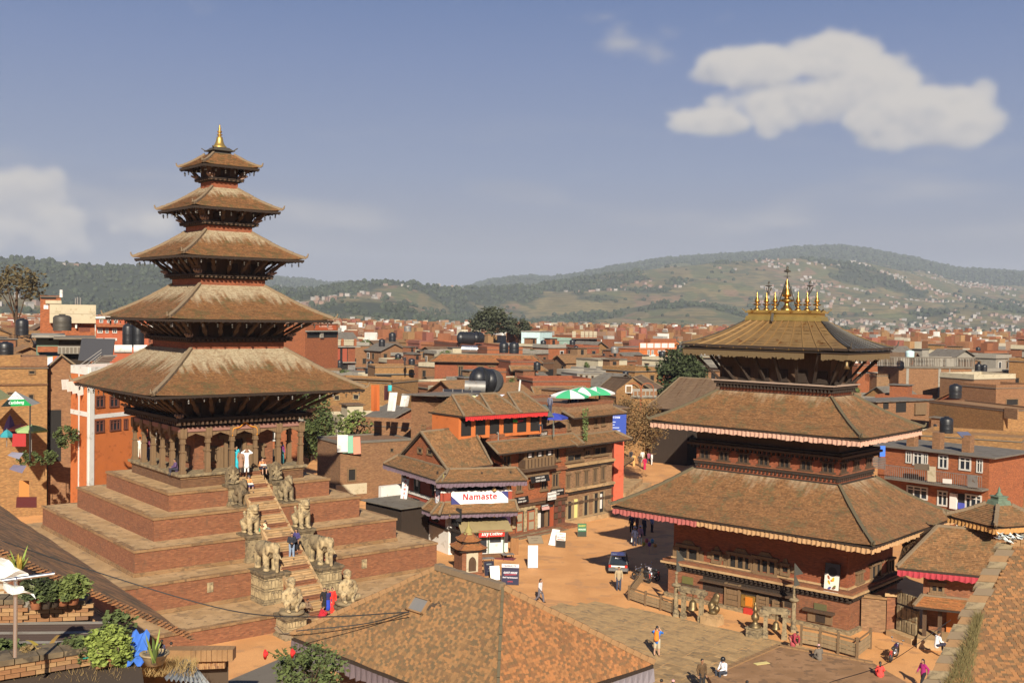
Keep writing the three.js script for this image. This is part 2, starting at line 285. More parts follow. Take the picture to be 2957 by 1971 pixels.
function courses(P,rows,seg,lift,uvu,rough=.5){
const m=new MB(),q=[];
for(let r=0;r<rows;r++){
const s0=r/rows,s1=(r+1)/rows,a=[],b=[],c=[];
for(let i=0;i<=seg;i++){
const t=i/seg*2-1,p0=P(s0,t),p1=P(s1,t),e=P(s0,min(t+.02,1)).sub(P(s0,max(t-.02,-1))),n=V(0,0,0).crossVectors(e,p1.clone().sub(p0)).normalize();if(n.y<0)n.negate();
const k=lift*(1+rough*(h2(i,r,77)- .5)*2);
a.push(p0.clone().addScaledVector(n,k));b.push(p1.clone().addScaledVector(n,k*.15));c.push(p0.clone().addScaledVector(n,-.01));
}
for(let i=0;i<seg;i++){
const u=(k,s)=>uvu(k/seg*2-1,s),e=.3/rows;
m.quad(a[i],a[i+1],b[i+1],b[i],[[u(i,s0),s0+e*.2],[u(i+1,s0),s0+e*.2],[u(i+1,s1),s1-1e-4],[u(i,s1),s1-1e-4]]);
m.quad(c[i],c[i+1],a[i+1],a[i],[[u(i,s0),s0],[u(i+1,s0),s0],[u(i+1,s0),s0+e*.1],[u(i,s0),s0+e*.1]]);
}
}
return m;
}
const rot4=(k,p)=>k===0?p:k===1?V(p.z,p.y,-p.x):k===2?V(-p.x,p.y,-p.z):V(-p.z,p.y,p.x);

function hipRoof(parent,o){
const{ax,az,yt,bx,bz,yb,rows,m,ridge=M.ridge,sag=.05,lift=.03,seg=.55,horn=.35,th=.16,dark=M.darkwood,up=.1,hipR=.11}=o;
const roof=limb('roof',parent),f=(s)=>s-sag*sin(PI*s);
for(let k=0;k<4;k++){
const A=k%2?[az,ax]:[ax,az],B=k%2?[bz,bx]:[bx,bz];
const P=(s,t)=>rot4(k,V(t*lerp(B[0],A[0],s),lerp(yb,yt,f(s))+ up*pow(abs(t),8)*(1-s)**3,lerp(B[1],A[1],s)));
part('roof_slope',courses(P,rows,max(4,round(2*B[0]/seg)),lift,(t,s)=>t*lerp(B[0],A[0],s)),m,roof);

const e=new MB();e.quad(rot4(k,V(-B[0],yb-.03,B[1])),rot4(k,V(-B[0]+ .03,yb-th,B[1]- .03)),rot4(k,V(B[0]- .03,yb-th,B[1]- .03)),rot4(k,V(B[0],yb-.03,B[1])));
const iw=o.in??.45,I=[lerp(B[0],A[0],iw),lerp(B[1],A[1],iw)];
e.quad(rot4(k,V(-B[0]+ .03,yb-th,B[1]- .03)),rot4(k,V(-I[0],lerp(yb,yt,iw)- th-.05,I[1])),rot4(k,V(I[0],lerp(yb,yt,iw)- th-.05,I[1])),rot4(k,V(B[0]- .03,yb-th,B[1]- .03)));
part('eave_board',e,dark,roof);

const rf=new MB(),n=round(2*B[0]/.55);
for(let i=0;i<=n;i++){const x=lerp(-B[0]+ .15,B[0]- .15,i/n);rf.bar(rot4(k,V(x,yb-th-.02,B[1]- .06)),rot4(k,V(x*I[0]/B[0],lerp(yb,yt,iw)- th-.12,I[1])),.09,.1);}
part('rafters',rf,dark,roof);

const h=new MB(),N=14;
for(let i=0;i<N;i++){const p=P(i/N,1),q=P((i+1)/N,1),j=.9+.25*h2(i,k,5);p.y +=.06;q.y +=.05;h.bar(p,q,hipR*2*j,hipR*1.7*j);}
part('hip_ridge',h,ridge,roof);
if(horn){const c=P(0,1),d=rot4(k,V(1,0,1)).normalize(),g=new MB();const w=(a,b)=>c.clone().addScaledVector(d,a*horn).add(V(0,b*horn,0));g.bar(w(-.6,.1),w(.25,.08),.16,.16);g.bar(w(.2,.08),w(.65,.4),.13,.13);g.bar(w(.62,.37),w(.78,.95),.08,.08);part('corner_horn',g,ridge,roof);}
}
return roof;
}

function valance(parent,a,b,drop,m,o={}){
const g=new MB(),L=a.distanceTo(b),n=max(4,round(L/(o.step||.16))),d=b.clone().sub(a).normalize(),out=V(d.z,0,-d.x);let last=null;
for(let i=0;i<=n;i++){
const p=a.clone().lerp(b,i/n),w=(i%2?.035:-.035)+(h2(i,3,9)- .5)*.03,k=drop*(.85+.3*h2(i,7,2)),t=p.clone().addScaledVector(out,w*.3),l=p.clone().addScaledVector(out,w*1.6).add(V(0,-k,0)),u=[i*L/n,0],v=[i*L/n,k];
if(last)g.quad(last[1],l,t,last[0],[last[3],v,u,last[2]]);last=[t,l,u,v];
}
return part(o.name||'valance',g,m,parent);
}
// the five-tiered pagoda
const NP=V(-22.0655,0,-82.3618),NYAW=.681137;
const nLoc=(w)=>{const p=w.clone().sub(NP),c=cos(NYAW),s=sin(NYAW);return V(p.x*c-p.z*s,p.y,p.x*s+p.z*c);};
const nWorld=(l)=>{const c=cos(NYAW),s=sin(NYAW);return V(l.x*c+l.z*s+NP.x,l.y,-l.x*s+l.z*c+NP.z);};
const pagoda=thing('pagoda_temple','tall brick pagoda with five tiled roofs on a stepped plinth','temple',NP,NYAW);
const TIERS=[[11.91,1.12,3.08],[9.74,3.08,4.76],[7.77,4.76,6.31],[6.13,6.31,7.57],[4.72,7.57,8.36]];
{
const p=limb('plinth',pagoda),X0=-13.2,X1=12.5,Z0=-12.5,Z1=16.2,b=new MB(),c=new MB(),d=new MB();b.box((X0+X1)/2,-.3,(Z0+Z1)/2,X1-X0,1.26,Z1-Z0);part('brick_wall',b,M.brick,p);
for(let j=0;j<60;j++){const a=lerp(X0,X1,j/60),q=(h2(j,4)- .5)*.04;c.box(a+.21,.96,Z1-.12,.42,.15+q*.3,.4+q);if(j<56)for(const s of[X0+.12,X1-.12])c.box(s,.96,Z0+j*.51+.25,.4+q,.149,.5);}part('coping',c,M.coping,p);
const N=30;for(let i=0;i<N;i++)for(let j=0;j<N;j++){const f=(i)=>lerp(X0+.3,X1-.3,i/N),e=(j)=>lerp(Z0+.3,Z1-.3,j/N),y=(i,j)=>1.09+.03*vn(i,j,0,4);d.quad(V(f(i),y(i,j+1),e(j+1)),V(f(i+1),y(i+1,j+1),e(j+1)),V(f(i+1),y(i+1,j),e(j)),V(f(i),y(i,j),e(j)));}part('ledge',d,M.ledge,p);
}
TIERS.forEach(([w,y0,y1],i)=>{
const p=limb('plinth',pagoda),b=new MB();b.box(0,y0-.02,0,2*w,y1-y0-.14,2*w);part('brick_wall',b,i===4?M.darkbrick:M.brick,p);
const c=new MB(),o=.07;for(let k=0;k<4;k++){const n=round(2*w/.42);for(let j=0;j<n;j++){const a=lerp(-w-o,w+o,j/n),e=lerp(-w-o,w+o,(j+1)/n),q=(h2(j,i*4+k,6)- .5)*.03,z=w+o+q;c.at(new THREE.Matrix4().makeRotationY(k*PI/2)).box((a+e)/2,y1-.16,z-.2-.001*k,e-a-.012,.152+q*.4,.4);}}
part('coping',c,M.coping,p);
const d=new MB(),n=max(10,round(w*1.4));for(let a=0;a<n;a++)for(let e=0;e<n;e++){const f=(t)=>lerp(-w+.1,w-.1,t/n),q=(a,e)=>y1-.02+.025*vn(a*.9,e*.9,0,i);d.quad(V(f(a),q(a,e+1),f(e+1)),V(f(a+1),q(a+1,e+1),f(e+1)),V(f(a+1),q(a+1,e),f(e)),V(f(a),q(a,e),f(e)));}
part('ledge',d,M.ledge,p);
if(i<2){const f=new MB();for(let k=0;k<4;k++)f.at(new THREE.Matrix4().makeRotationY(k*PI/2)).box(0,y0,w+.05-.002*k,2*w+.12,.14,.14).box(0,y0+.14,w+.02,2*w+.06,.1,.08);part('footing',f,M.coping,p);}
});
{
for(const q of[Z.pl(992,773),Z.pl(1865,640)]){const r=ray(...q),n=V(sin(NYAW),0,cos(NYAW)),t=(n.dot(NP)+ 11.93-n.dot(EYE))/n.dot(r),l=nLoc(r.multiplyScalar(t).add(EYE)),b=new MB();b.box(l.x,l.y-.33,11.94,.4,.62,.07);part('stone_tablet',b,M.palestone,pagoda);}
}

const stairX=(z)=>lerp(.1,-.75,(z-5)/13),stairY=(z)=>clamp((18-z)/13)*8.4;
{
const N=34,st=limb('stairs',pagoda);
for(let i=0;i<N;i++){const z0=lerp(18,5,i/N),z1=lerp(18,5,(i+1)/N),y=(i+1)/N*8.4,x=stairX(z0),w=lerp(2.25,1.85,i/N),b=new MB();b.box(x,0,(z0+z1)/2-.1,w,y-.09,z0-z1+.2);b.box(x,y-.09+h2(i,1)*.01,(z0+z1)/2+.03,w+.02,.088,z0-z1+.06);part('step',b,i%3?M.ledge:M.brick,st);}
for(const s of[-1,1]){const b=new MB();b.bar(V(stairX(18)+ s*1.12,.1,18),V(stairX(5)+ s*.95,8.36,5),.16,.3);part('stair_cheek',b,M.ledge,st);}
}
const rayStair=(p)=>{const r=ray(...p);let lo=20,hi=130;for(let i=0;i<60;i++){const t=(lo+hi)/2,w=r.clone().multiplyScalar(t/r.length()).add(EYE),l=nLoc(w);if(l.y>stairY(l.z))lo=t;else hi=t;}return r.multiplyScalar(lo/r.length()).add(EYE);};
{
const deck=new MB();deck.box(0,8.36,0,9.9,.18,9.9);part('stone_deck',deck,M.stone,pagoda);
const core=limb('sanctum',pagoda),b=new MB();b.box(0,8.54,0,6.1,4.2,6.1);part('brick_wall',b,M.brick,core);
for(let k=0;k<4;k++){
const r=new THREE.Matrix4().makeRotationY(k*PI/2),d=new MB().at(r),f=new MB().at(r);d.box(0,8.54,3.06,1.15,2.0,.1);part('door_leaf',d,M.darkwood,core);
for(const s of[-1,1]){f.box(s*.72,8.54,3.1,.26,2.25,.24).box(s*1.15,8.54,3.08,.5,1.5,.14).box(s*1.9,9.1,3.08,.85,1.05,.16).box(s*1.9,9.9,3.12,1.1,.14,.24).box(s*1.9,9.05,3.12,1.0,.12,.22);}f.box(0,10.62,3.12,2.5,.3,.28);f.box(0,10.9,3.1,1.6,.35,.2,{tx:.4,tz:1});part('door_frame',f,M.oldwood,core);
}
const X=[-4.55,-2.72,-.9,.9,2.72,4.55];
const shaft=(c,x,z)=>{const m=c.at(new THREE.Matrix4().makeTranslation(x,0,z));m.box(0,8.54,0,.42,.2,.42).box(0,8.74,0,.32,1.15,.32).box(0,9.86,0,.26,.16,.26).box(0,10.02,0,.38,.1,.38).box(0,10.12,0,.24,.5,.24).box(0,10.62,0,.36,.1,.36).box(0,10.72,0,.3,.3,.3).box(0,11.0,0,.44,.12,.44);return m;};
for(let k=0;k<4;k++)for(let i=0;i<5;i++){const p=rot4(k,V(X[i],0,4.55)),c=shaft(new MB(),p.x,p.z);part('column',c,M.oldwood,pagoda);}
for(let k=0;k<4;k++){
const r=new THREE.Matrix4().makeRotationY(k*PI/2),a=new MB().at(r),bm=new MB().at(r),br=new MB().at(r);
for(let i=0;i<5;i++){const x0=X[i],x1=X[i+1],c=(x0+x1)/2,w=(x1-x0)/2;const pr=[[0,.34],[.35,.5],[.75,.62],[1,.72]];for(const s of[-1,1])for(let j=0;j<3;j++){const[u0,v0]=pr[j],[u1,v1]=pr[j+1],xa=c+s*w*(1-u0),xb=c+s*w*(1-u1),q=[V(xa,10.6+v0,4.63),V(xb,10.6+v1,4.63),V(xb,11.45,4.63),V(xa,11.45,4.63)];a.quad(...(s<0?q:[q[1],q[0],q[3],q[2]]));const back=q.map((v)=>V(v.x,v.y,4.47));a.quad(...back);a.quad(q[0],q[1],back[1],back[0]);}}
part('carved_arch',a,M.oldwood,pagoda);
bm.box(0,11.45,4.56-.001*k,9.62-.02*k,.3,.34);part('painted_beam',bm,mat(.26,.13,.1,{map:T.plaster}),pagoda);
for(const x of X)br.box(x,11.1,4.62,.46,.62,.36);part('capital',br,M.oldwood,pagoda);
}
}

function storey(w,y0,y1,cw,cy,strutTo,strutY,red){
const s=limb('storey',pagoda),b=new MB(),up=new MB();b.box(0,y0,0,2*w,cy-y0,2*w,{open:1});part('brick_wall',b,red?M.redbrick:M.darkbrick,s);up.box(0,cy,0,2*w,y1-cy,2*w,{open:1});part('timber_wall',up,M.wood,s);  // timber above the cornice; dark tone also paints in the shade under the eaves
const hgt=max(.1,(cw-w)*.28);
for(let k=0;k<4;k++){
const r=new THREE.Matrix4().makeRotationY(k*PI/2),c=new MB().at(r),d=new MB().at(r),t=new MB().at(r),st=limb('strut_row',pagoda);
const y=cy-hgt*2.6;
c.box(0,y,w-.1,2*w+.2,hgt,.5).box(0,y+hgt,w+.02,2*(w+.28),hgt*.7,.6).box(0,y+hgt*1.7,cw-.3-.002*k,2*cw-.004*k,hgt*.9,.6);
part('cornice',c,M.darkwood,s);
const n=round(2*cw/.34);for(let i=0;i<n;i++){const x=lerp(-cw+.17,cw-.17,i/(n-1));d.box(x,y+hgt*.7,cw-.12,.15,hgt*.9,.26,{tx:.8});}part('dentils',d,M.wood,s);
for(const e of[-1,1]){const g=new MB().at(r);for(let i=0;i<3;i++)g.bar(V(e*(cw-.28+i*.02),cy+.02,cw-.1-i*.16),V(e*(cw+.22-i*.1),cy+.26,cw+.06-i*.22),.1,.12);part('corner_carving',g,mat(.3,.2,.15,{map:T.plaster}),s);}

const nw=max(1,round(w/.9));for(let i=0;i<nw;i++){const x=(i -(nw-1)/2)*2*w/nw;t.box(x,cy+.12,w+.02,.66,min(.85,(strutY-cy)*.6),.1).box(x,cy+.08,w+.05,.9,.08,.16);}part('lattice_window',t,M.darkwood,s);
const ns=max(2,2*round(strutTo/1.35));for(let i=0;i<ns;i++){const u=lerp(-1,1,i/(ns-1)),g=new MB().at(r),a=V(u*w*.97,cy+.02,w+.08),e=V(u*strutTo*.93,strutY,strutTo);g.bar(a,e,.2,.16);g.bar(a.clone().lerp(e,.3),a.clone().lerp(e,.52),.3,.2);g.bar(a.clone().lerp(e,.7),a.clone().lerp(e,.85),.27,.2);part('strut',g,M.wood,st);}
}
}
const RF=[[8.0,14.19,3.6,17.15,50,M.roofBig],[6.274,19.23,2.52,21.75,40,M.roofBig],[4.668,23.68,1.8,25.72,32,M.roofMid],[3.38,27.25,.98,28.98,26,M.roofMid],[2.209,30.43,.8,31.5,16,M.roofTop]];
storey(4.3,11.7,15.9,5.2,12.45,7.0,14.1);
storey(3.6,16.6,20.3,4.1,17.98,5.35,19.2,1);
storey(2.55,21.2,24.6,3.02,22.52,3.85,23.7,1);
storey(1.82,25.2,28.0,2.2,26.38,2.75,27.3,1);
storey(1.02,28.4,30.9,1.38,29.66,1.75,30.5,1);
RF.forEach(([b,yb,a,yt,rows,m],i)=>{
const roof=hipRoof(pagoda,{ax:a,az:a,yt,bx:b,bz:b,yb:yb+.08,rows,m,ridge:M.ridge,lift:.028,horn:.42-i*.03,hipR:.13-i*.012,th:.2,in:.6});
const bell=new MB();bell.cyl(V(0,0,0),V(0,-.12,0),.008,.008,4).lathe([[.0,-.12],[.045,-.14],[.055,-.22],[.085,-.27],[.0,-.26]],0,0,0,8).box(0,-.42,0,.09,.12,.02);const bg=bell.geometry();
const n=[15,12,9,8,6][i];
for(let k=0;k<4;k++)for(let j=0;j<n;j++){const p=rot4(k,V(lerp(-b+.35,b-.35,j/(n-1)),yb-.12,b-.28)),q=part('eave_bell',bg,h2(j,k,i)>.85?M.tin:M.oldmetal,roof);q.position.copy(p);q.scale.setScalar(.65+.35*h2(j,k,i+3));}
});
{
const b=new MB();b.box(0,31.4,0,1.45,.35,1.45,{tx:.8}).box(0,31.74,0,1.7,.08,1.7).box(0,31.82,0,1.5,.2,1.5,{tx:.7});for(let k=0;k<4;k++){const c=rot4(k,V(.85,31.78,.85));b.bar(c.clone().multiplyScalar(1).sub(rot4(k,V(.1,0,.1))),c.clone().add(rot4(k,V(.14,.2,.14))),.07);}
const cap=limb('crown',pagoda);part('crown_base',b,M.oldmetal,cap);
part('pinnacle',new MB().lathe([[.52,0],[.54,.08],[.4,.2],[.3,.4],[.24,.66],[.22,.8],[.12,.86],[.1,.9],[.2,.95],[.2,1.0],[.1,1.04],[.1,1.1],[.17,1.18],[.17,1.24],[.06,1.32],[.11,1.4],[.1,1.46],[.04,1.54],[.07,1.6],[.05,1.68],[0,1.75]],0,32.02,0,20),M.gilt,cap);

const g=new MB(),pts=(a,c,e)=>[a,c,e];g.tube([V(-.95,11.0,4.75),V(-.9,11.5,4.78),V(-.45,11.6,4.8),V(0,11.95,4.8)],.045);g.tube([V(0,11.95,4.8),V(.45,11.62,4.8),V(.88,11.5,4.78),V(.95,10.95,4.75)],.045);one('flower_garland','orange marigold garland looped over the pagoda stair','garland',g,mat(.6,.24,.02),NP,NYAW);
}
// the three-tiered temple with the metal roof
const BP=V(19.0606,0,-76.5738),BYAW=-.7243955;
const bLoc=(w)=>{const p=w.clone().sub(BP),c=cos(BYAW),s=sin(BYAW);return V(p.x*c-p.z*s,p.y,p.x*s+p.z*c);};
const bWorld=(l)=>{const c=cos(BYAW),s=sin(BYAW);return V(l.x*c+l.z*s+BP.x,l.y,-l.x*s+l.z*c+BP.z);};
const bhai=thing('three_roofed_temple','broad brick temple with two tiled roofs and a gilded metal top roof','temple',BP,BYAW);
{
const wall=(name,hx,hz,y0,y1,m)=>{const b=new MB();b.box(0,y0,0,2*hx,y1-y0,2*hz,{open:1});return part(name,b,m,bhai);};
wall('ground_storey',6.8,3.8,-.2,2.45,M.brick);wall('upper_storey',6.55,3.55,2.4,7.8,M.redbrick);wall('second_storey',5.35,2.66,8.4,10.95,M.redbrick);wall('timber_storey',5.35,2.66,10.95,13.4,M.wood);wall('third_storey',4.2,1.62,14.1,15.6,M.redbrick);wall('timber_storey',4.2,1.62,15.6,18.3,M.wood);  // timber storeys are dark wood, their tone doubling as painted eave shade
const base=new MB();base.box(0,-.05,0,14.1,.3,8.1);part('stone_footing',base,M.stone,bhai);
const band=(hx,hz,y,h,out,m,name='cornice',dent=0)=>{
const b=new MB();for(let k=0;k<4;k++){const A=k%2?hz:hx,B=k%2?hx:hz,r=new THREE.Matrix4().makeRotationY(k*PI/2);b.at(r).box(0,y,B+out/2-.15-.002*k,2*(A+out)- .004*k,h,out+.3);}part(name,b,m,bhai);
if(dent){const d=new MB();for(let k=0;k<4;k++){const A=k%2?hz:hx,B=k%2?hx:hz,n=round(2*A/dent);d.at(new THREE.Matrix4().makeRotationY(k*PI/2));for(let i=0;i<=n;i++)d.box(lerp(-A,A,i/n),y-h*.95-.05,B+out-.16,dent*.42,h*.9+.05,.26,{tx:.75});}part('dentils',d,M.darkwood,bhai);}
};
band(6.8,3.8,2.42,.14,.42,M.ledge,'cornice',.34);band(6.8,3.8,2.56,.16,.3,M.brick,'cornice');band(6.8,3.8,2.0,.2,.12,M.darkwood);band(6.55,3.55,2.75,.12,.12,M.ledge);
band(5.35,2.66,9.15,.14,.1,M.darkwood);band(5.35,2.66,9.6,.16,.12,M.darkwood,'cornice',.3);band(5.35,2.66,9.8,.08,.16,M.brick);band(5.35,2.66,10.95,.16,.5,M.wood,'cornice',.34);band(5.35,2.66,11.15,.14,.38,M.darkwood);
band(4.2,1.62,14.75,.1,.08,M.darkwood);band(4.2,1.62,15.3,.2,.3,M.darkwood,'cornice',.26);band(4.2,1.62,15.5,.1,.42,mat(.3,.22,.17,{map:T.plaster}));
hipRoof(bhai,{ax:5.5,az:2.8,yt:9.2,bx:9.62,bz:6.96,yb:6.5,rows:48,m:M.roofBh,ridge:M.mossridge,lift:.03,horn:.3,hipR:.11,in:.7});
hipRoof(bhai,{ax:4.28,az:1.7,yt:14.8,bx:7.84,bz:5.0,yb:12.6,rows:40,m:M.roofBh,ridge:M.mossridge,lift:.028,horn:.3,hipR:.1,in:.7});

const roof=limb('metal_roof',bhai),bx=6.29,bz=3.51,ax=2.8,az=.42,yb=17.88,yt=19.85,f=(s)=>s-.07*sin(PI*s);
const old=mat(.27,.165,.065,{metalness:.35,roughness:.5,map:T.metal}),lead=mat(.1,.092,.08,{metalness:.4,roughness:.5,map:T.metal});
for(let k=0;k<4;k++){
const A=k%2?[az,ax]:[ax,az],B=k%2?[bz,bx]:[bx,bz],P=(s,t)=>rot4(k,V(t*lerp(B[0],A[0],s),lerp(yb,yt,f(s))+ .22*pow(abs(t),6)*(1-s)**3,lerp(B[1],A[1],s))),mm=k%2?lead:old;
const n=k%2?8:12;
for(let i=0;i<n;i++)for(let j=0;j<2;j++){const g=new MB(),q=5;for(let c=0;c<q;c++){const s0=(j+c/q)/2,s1=(j +(c+1)/q)/2,t0=i/n*2-1,t1=(i+1)/n*2-1,lift=(p,a)=>V(p.x,p.y+a +(j?0:.012),p.z),bow=h2(i,j*7+k,4)*.03*sin(PI*(c+.5)/q);for(let z=0;z<3;z++){const a=lerp(t0,t1,z/3),b=lerp(t0,t1,(z+1)/3);g.quad(lift(P(s0,a),bow*(z===1||z===2?1:0)),lift(P(s0,b),bow*(z===0||z===1?1:0)),lift(P(s1,b),0),lift(P(s1,a),0));}}part('sheet',g,mm,roof);}
for(let i=0;i<=n;i++){const g=new MB(),t=i/n*2-1;for(let c=0;c<8;c++)g.bar(P(c/8,t).add(V(0,.03,0)),P((c+1)/8,t).add(V(0,.03,0)),.06,.08);g.ball(...P(.02,t).add(V(0,.06,0)).toArray(),.07);part('seam',g,k%2?lead:old,roof);}
const e=new MB();e.quad(P(0,-1),P(0,-1).add(V(0,-.16,0)),P(0,1).add(V(0,-.16,0)),P(0,1));e.quad(rot4(k,V(-B[0],yb-.12,B[1])),rot4(k,V(-A[0]- 1,yb+.7,A[1]+ 1)),rot4(k,V(A[0]+ 1,yb+.7,A[1]+ 1)),rot4(k,V(B[0],yb-.12,B[1])));part('eave_board',e,M.darkwood,roof);
const d=rot4(k,V(1,0,1)).normalize(),c=P(0,1),g=new MB(),w=(a,b)=>c.clone().addScaledVector(d,a).add(V(0,b,0));g.bar(w(-.3,0),w(.1,-.02),.14).bar(w(.08,-.02),w(.3,.16),.1).bar(w(.28,.15),w(.34,.42),.06);part('corner_horn',g,M.oldmetal,roof);
const fr=new MB(),nf=round(2*B[0]/.1);for(let i=0;i<nf;i++){const x=lerp(-B[0]+ .1,B[0]- .1,(i+.5)/nf);if(vn(x*.5,k,0,5)<.22)continue;const p=rot4(k,V(x,0,B[1]- .1)),L=.36+.16*h2(i,k,3);fr.at(new THREE.Matrix4().makeRotationY(k*PI/2).setPosition(p.x,0,p.z)).box(0,yb-.12-L,0,.085,L,.02);}part('hanging_fringe',fr,mat(.17,.12,.06,{metalness:.3,roughness:.6}),roof);

const sr=limb('strut_row',bhai);for(let i=0;i<(k%2?4:8);i++){const u=lerp(-1,1,i/((k%2?4:8)- 1)),A2=k%2?1.62:4.2,B2=k%2?4.2:1.62,g2=new MB();g2.bar(rot4(k,V(u*A2,15.6,B2+.05)),rot4(k,V(u*(A2+1.5),17.7,B2+1.6)),.2,.16);part('strut',g2,M.darkwood,sr);}
const wn=k%2?2:6,A2=k%2?1.62:4.2,B2=k%2?4.2:1.62;for(let i=0;i<wn;i++){const x=lerp(-A2+.6,A2-.6,i/max(1,wn-1)),g3=new MB().at(new THREE.Matrix4().makeRotationY(k*PI/2));g3.box(x,15.7,B2+.03,.75,.8,.1).box(x,15.66,B2+.08,.95,.08,.16);part('lattice_window',g3,M.darkwood,bhai);}
}

const rg=limb('gilded_ridge',bhai),b=new MB();b.box(0,19.8,0,5.9,.32,1.1,{tx:.96,tz:.9}).box(0,20.12,0,5.4,.22,.9).box(0,20.34,0,5.8,.09,1.15).box(0,20.43,0,5.5,.1,.95);part('ridge_crest',b,M.gilt,rg);
for(const s of[-1,1])for(const e of[-1,1]){const g=new MB();g.bar(V(s*2.8,20.38,e*.5),V(s*3.1,20.62,e*.62),.07);part('crest_horn',g,M.bronze,rg);}
const pin=[[.26,0],[.27,.06],[.15,.18],[.1,.28],[.1,.36],[.3,.4],[.31,.48],[.12,.53],[.1,.6],[.22,.64],[.2,.72],[.13,.95],[.06,1.02],[.12,1.06],[.04,1.12],[.09,1.18],[.03,1.25],[.05,1.32],[0,1.45]];
[-2.26,-1.52,-.86,.9,1.58,2.3].forEach((x)=>part('pinnacle',new MB().lathe(pin,x,20.53,0,14,.9),M.brass,rg));
part('centre_pinnacle',new MB().lathe(pin,.04,20.53,0,16,1.55),M.brass,rg);
const tri=new MB();for(const s of[-1,1])tri.bar(V(.04+s*.72,20.75,0),V(.04+s*.06,22.6,0),.09,.05);tri.cyl(V(.04,22.5,0),V(.04,23.6,0),.035,.02,6).lathe([[.02,0],[.3,.02],[.02,.08]],.04,22.86,0,8).lathe([[.02,0],[.27,.04],[.2,.12],[.02,.14]],.04,23.18,0,8).lathe([[.02,0],[.14,.05],[.05,.12],[.1,.2],[0,.36]],.04,23.3,0,8);part('parasol_finial',tri,M.oldmetal,rg);
for(const[x,s]of[[-1.45,1],[1.68,-1]]){const u=new MB();u.cyl(V(x,21.5,0),V(x+.1,22.6,0),.022,.015,5).lathe([[.02,0],[.24,.05],[.2,.1],[.02,.12]],x+.09,22.16,0,9).lathe([[.1,0],[.07,.1],[0,.2]],x+.1,22.4,0,7);for(let i=0;i<7;i++)u.bar(V(x+.05,21.62,0),V(x+.09+.22*cos(i),22.12,.22*sin(i)),.025);part('parasol',u,M.oldmetal,rg);}

const tg=new MB();tg.bar(V(-.75,20.35,.5),V(-.55,19.75,.95),.16,.04);part('banner_tongue',tg,M.oldmetal,rg);
const bl=new MB();bl.cyl(V(6.0,17.7,3.2),V(6.0,17.3,3.2),.02).lathe([[0,.5],[.1,.44],[.13,.2],[.2,0],[0,.02]],6.0,16.8,3.2,10);part('corner_bell',bl,M.bronze,bhai);

for(let k=0;k<4;k++){const wn=k%2?3:7,A2=k%2?2.66:5.35,B2=k%2?5.35:2.66;for(let i=0;i<wn;i++){const x=lerp(-A2+.7,A2-.7,i/max(1,wn-1)),r=new THREE.Matrix4().makeRotationY(k*PI/2),g=new MB().at(r),w=limb('window',bhai),p=new MB().at(r);g.box(x,9.98,B2+.03,.1,.62,.12).box(x-.34,9.98,B2+.03,.1,.62,.12).box(x+.34,9.98,B2+.03,.1,.62,.12).box(x,9.9,B2+.05,1.05,.1,.2).box(x,10.56,B2+.05,1.1,.09,.18);part('frame',g,M.wood,w);p.box(x,10.0,B2-.02,.66,.56,.08);part('pane',p,M.dark,w);}}

const pink=mat(.36,.1,.09,{map:T.plaster}),buff=mat(.42,.25,.12,{map:T.plaster}),pale=mat(.5,.3,.22,{map:T.plaster});
for(let k=0;k<4;k++){
const bx3=k%2?6.9:9.55,bz3=k%2?9.5:6.88,bx2=k%2?4.95:7.78,bz2=k%2?7.76:4.94;
const P3=(x)=>rot4(k,V(x,6.36,bz3)),P2=(x)=>rot4(k,V(x,12.44,bz2));
if(k===0){valance(bhai,P3(-bx3),P3(-2.6),.42,pink);valance(bhai,P3(-2.6),P3(bx3),.36,buff);}else valance(bhai,P3(-bx3),P3(bx3),.36,buff);
valance(bhai,P2(-bx2),P2(bx2),.34,pale);
}
}
// houses
const yOver=(p,P)=>{const r=ray(...p);return EYE.y+r.y/hypot(r.x,r.z)*hypot(P.x-EYE.x,P.z-EYE.z);};
function board(w,h,draw,res=96){
const c=document.createElement('canvas');c.width=round(w*res);c.height=round(h*res);const g=c.getContext('2d');draw(g,c.width,c.height);
const t=new THREE.CanvasTexture(c);t.colorSpace=THREE.SRGBColorSpace;t.magFilter=THREE.LinearFilter;return mat(.85,.85,.85,{map:t,roughness:.6});
}
const text=(g,s,x,y,px,fill,w,font='bold',fam='sans-serif')=>{g.fillStyle=fill;g.textAlign='center';g.textBaseline='middle';g.font=font+' '+round(px)+ 'px '+fam;if(w)g.fillText(s,x,y,w);else g.fillText(s,x,y);};
const plate=(w,h)=>{const g=new THREE.PlaneGeometry(w,h);return g;};

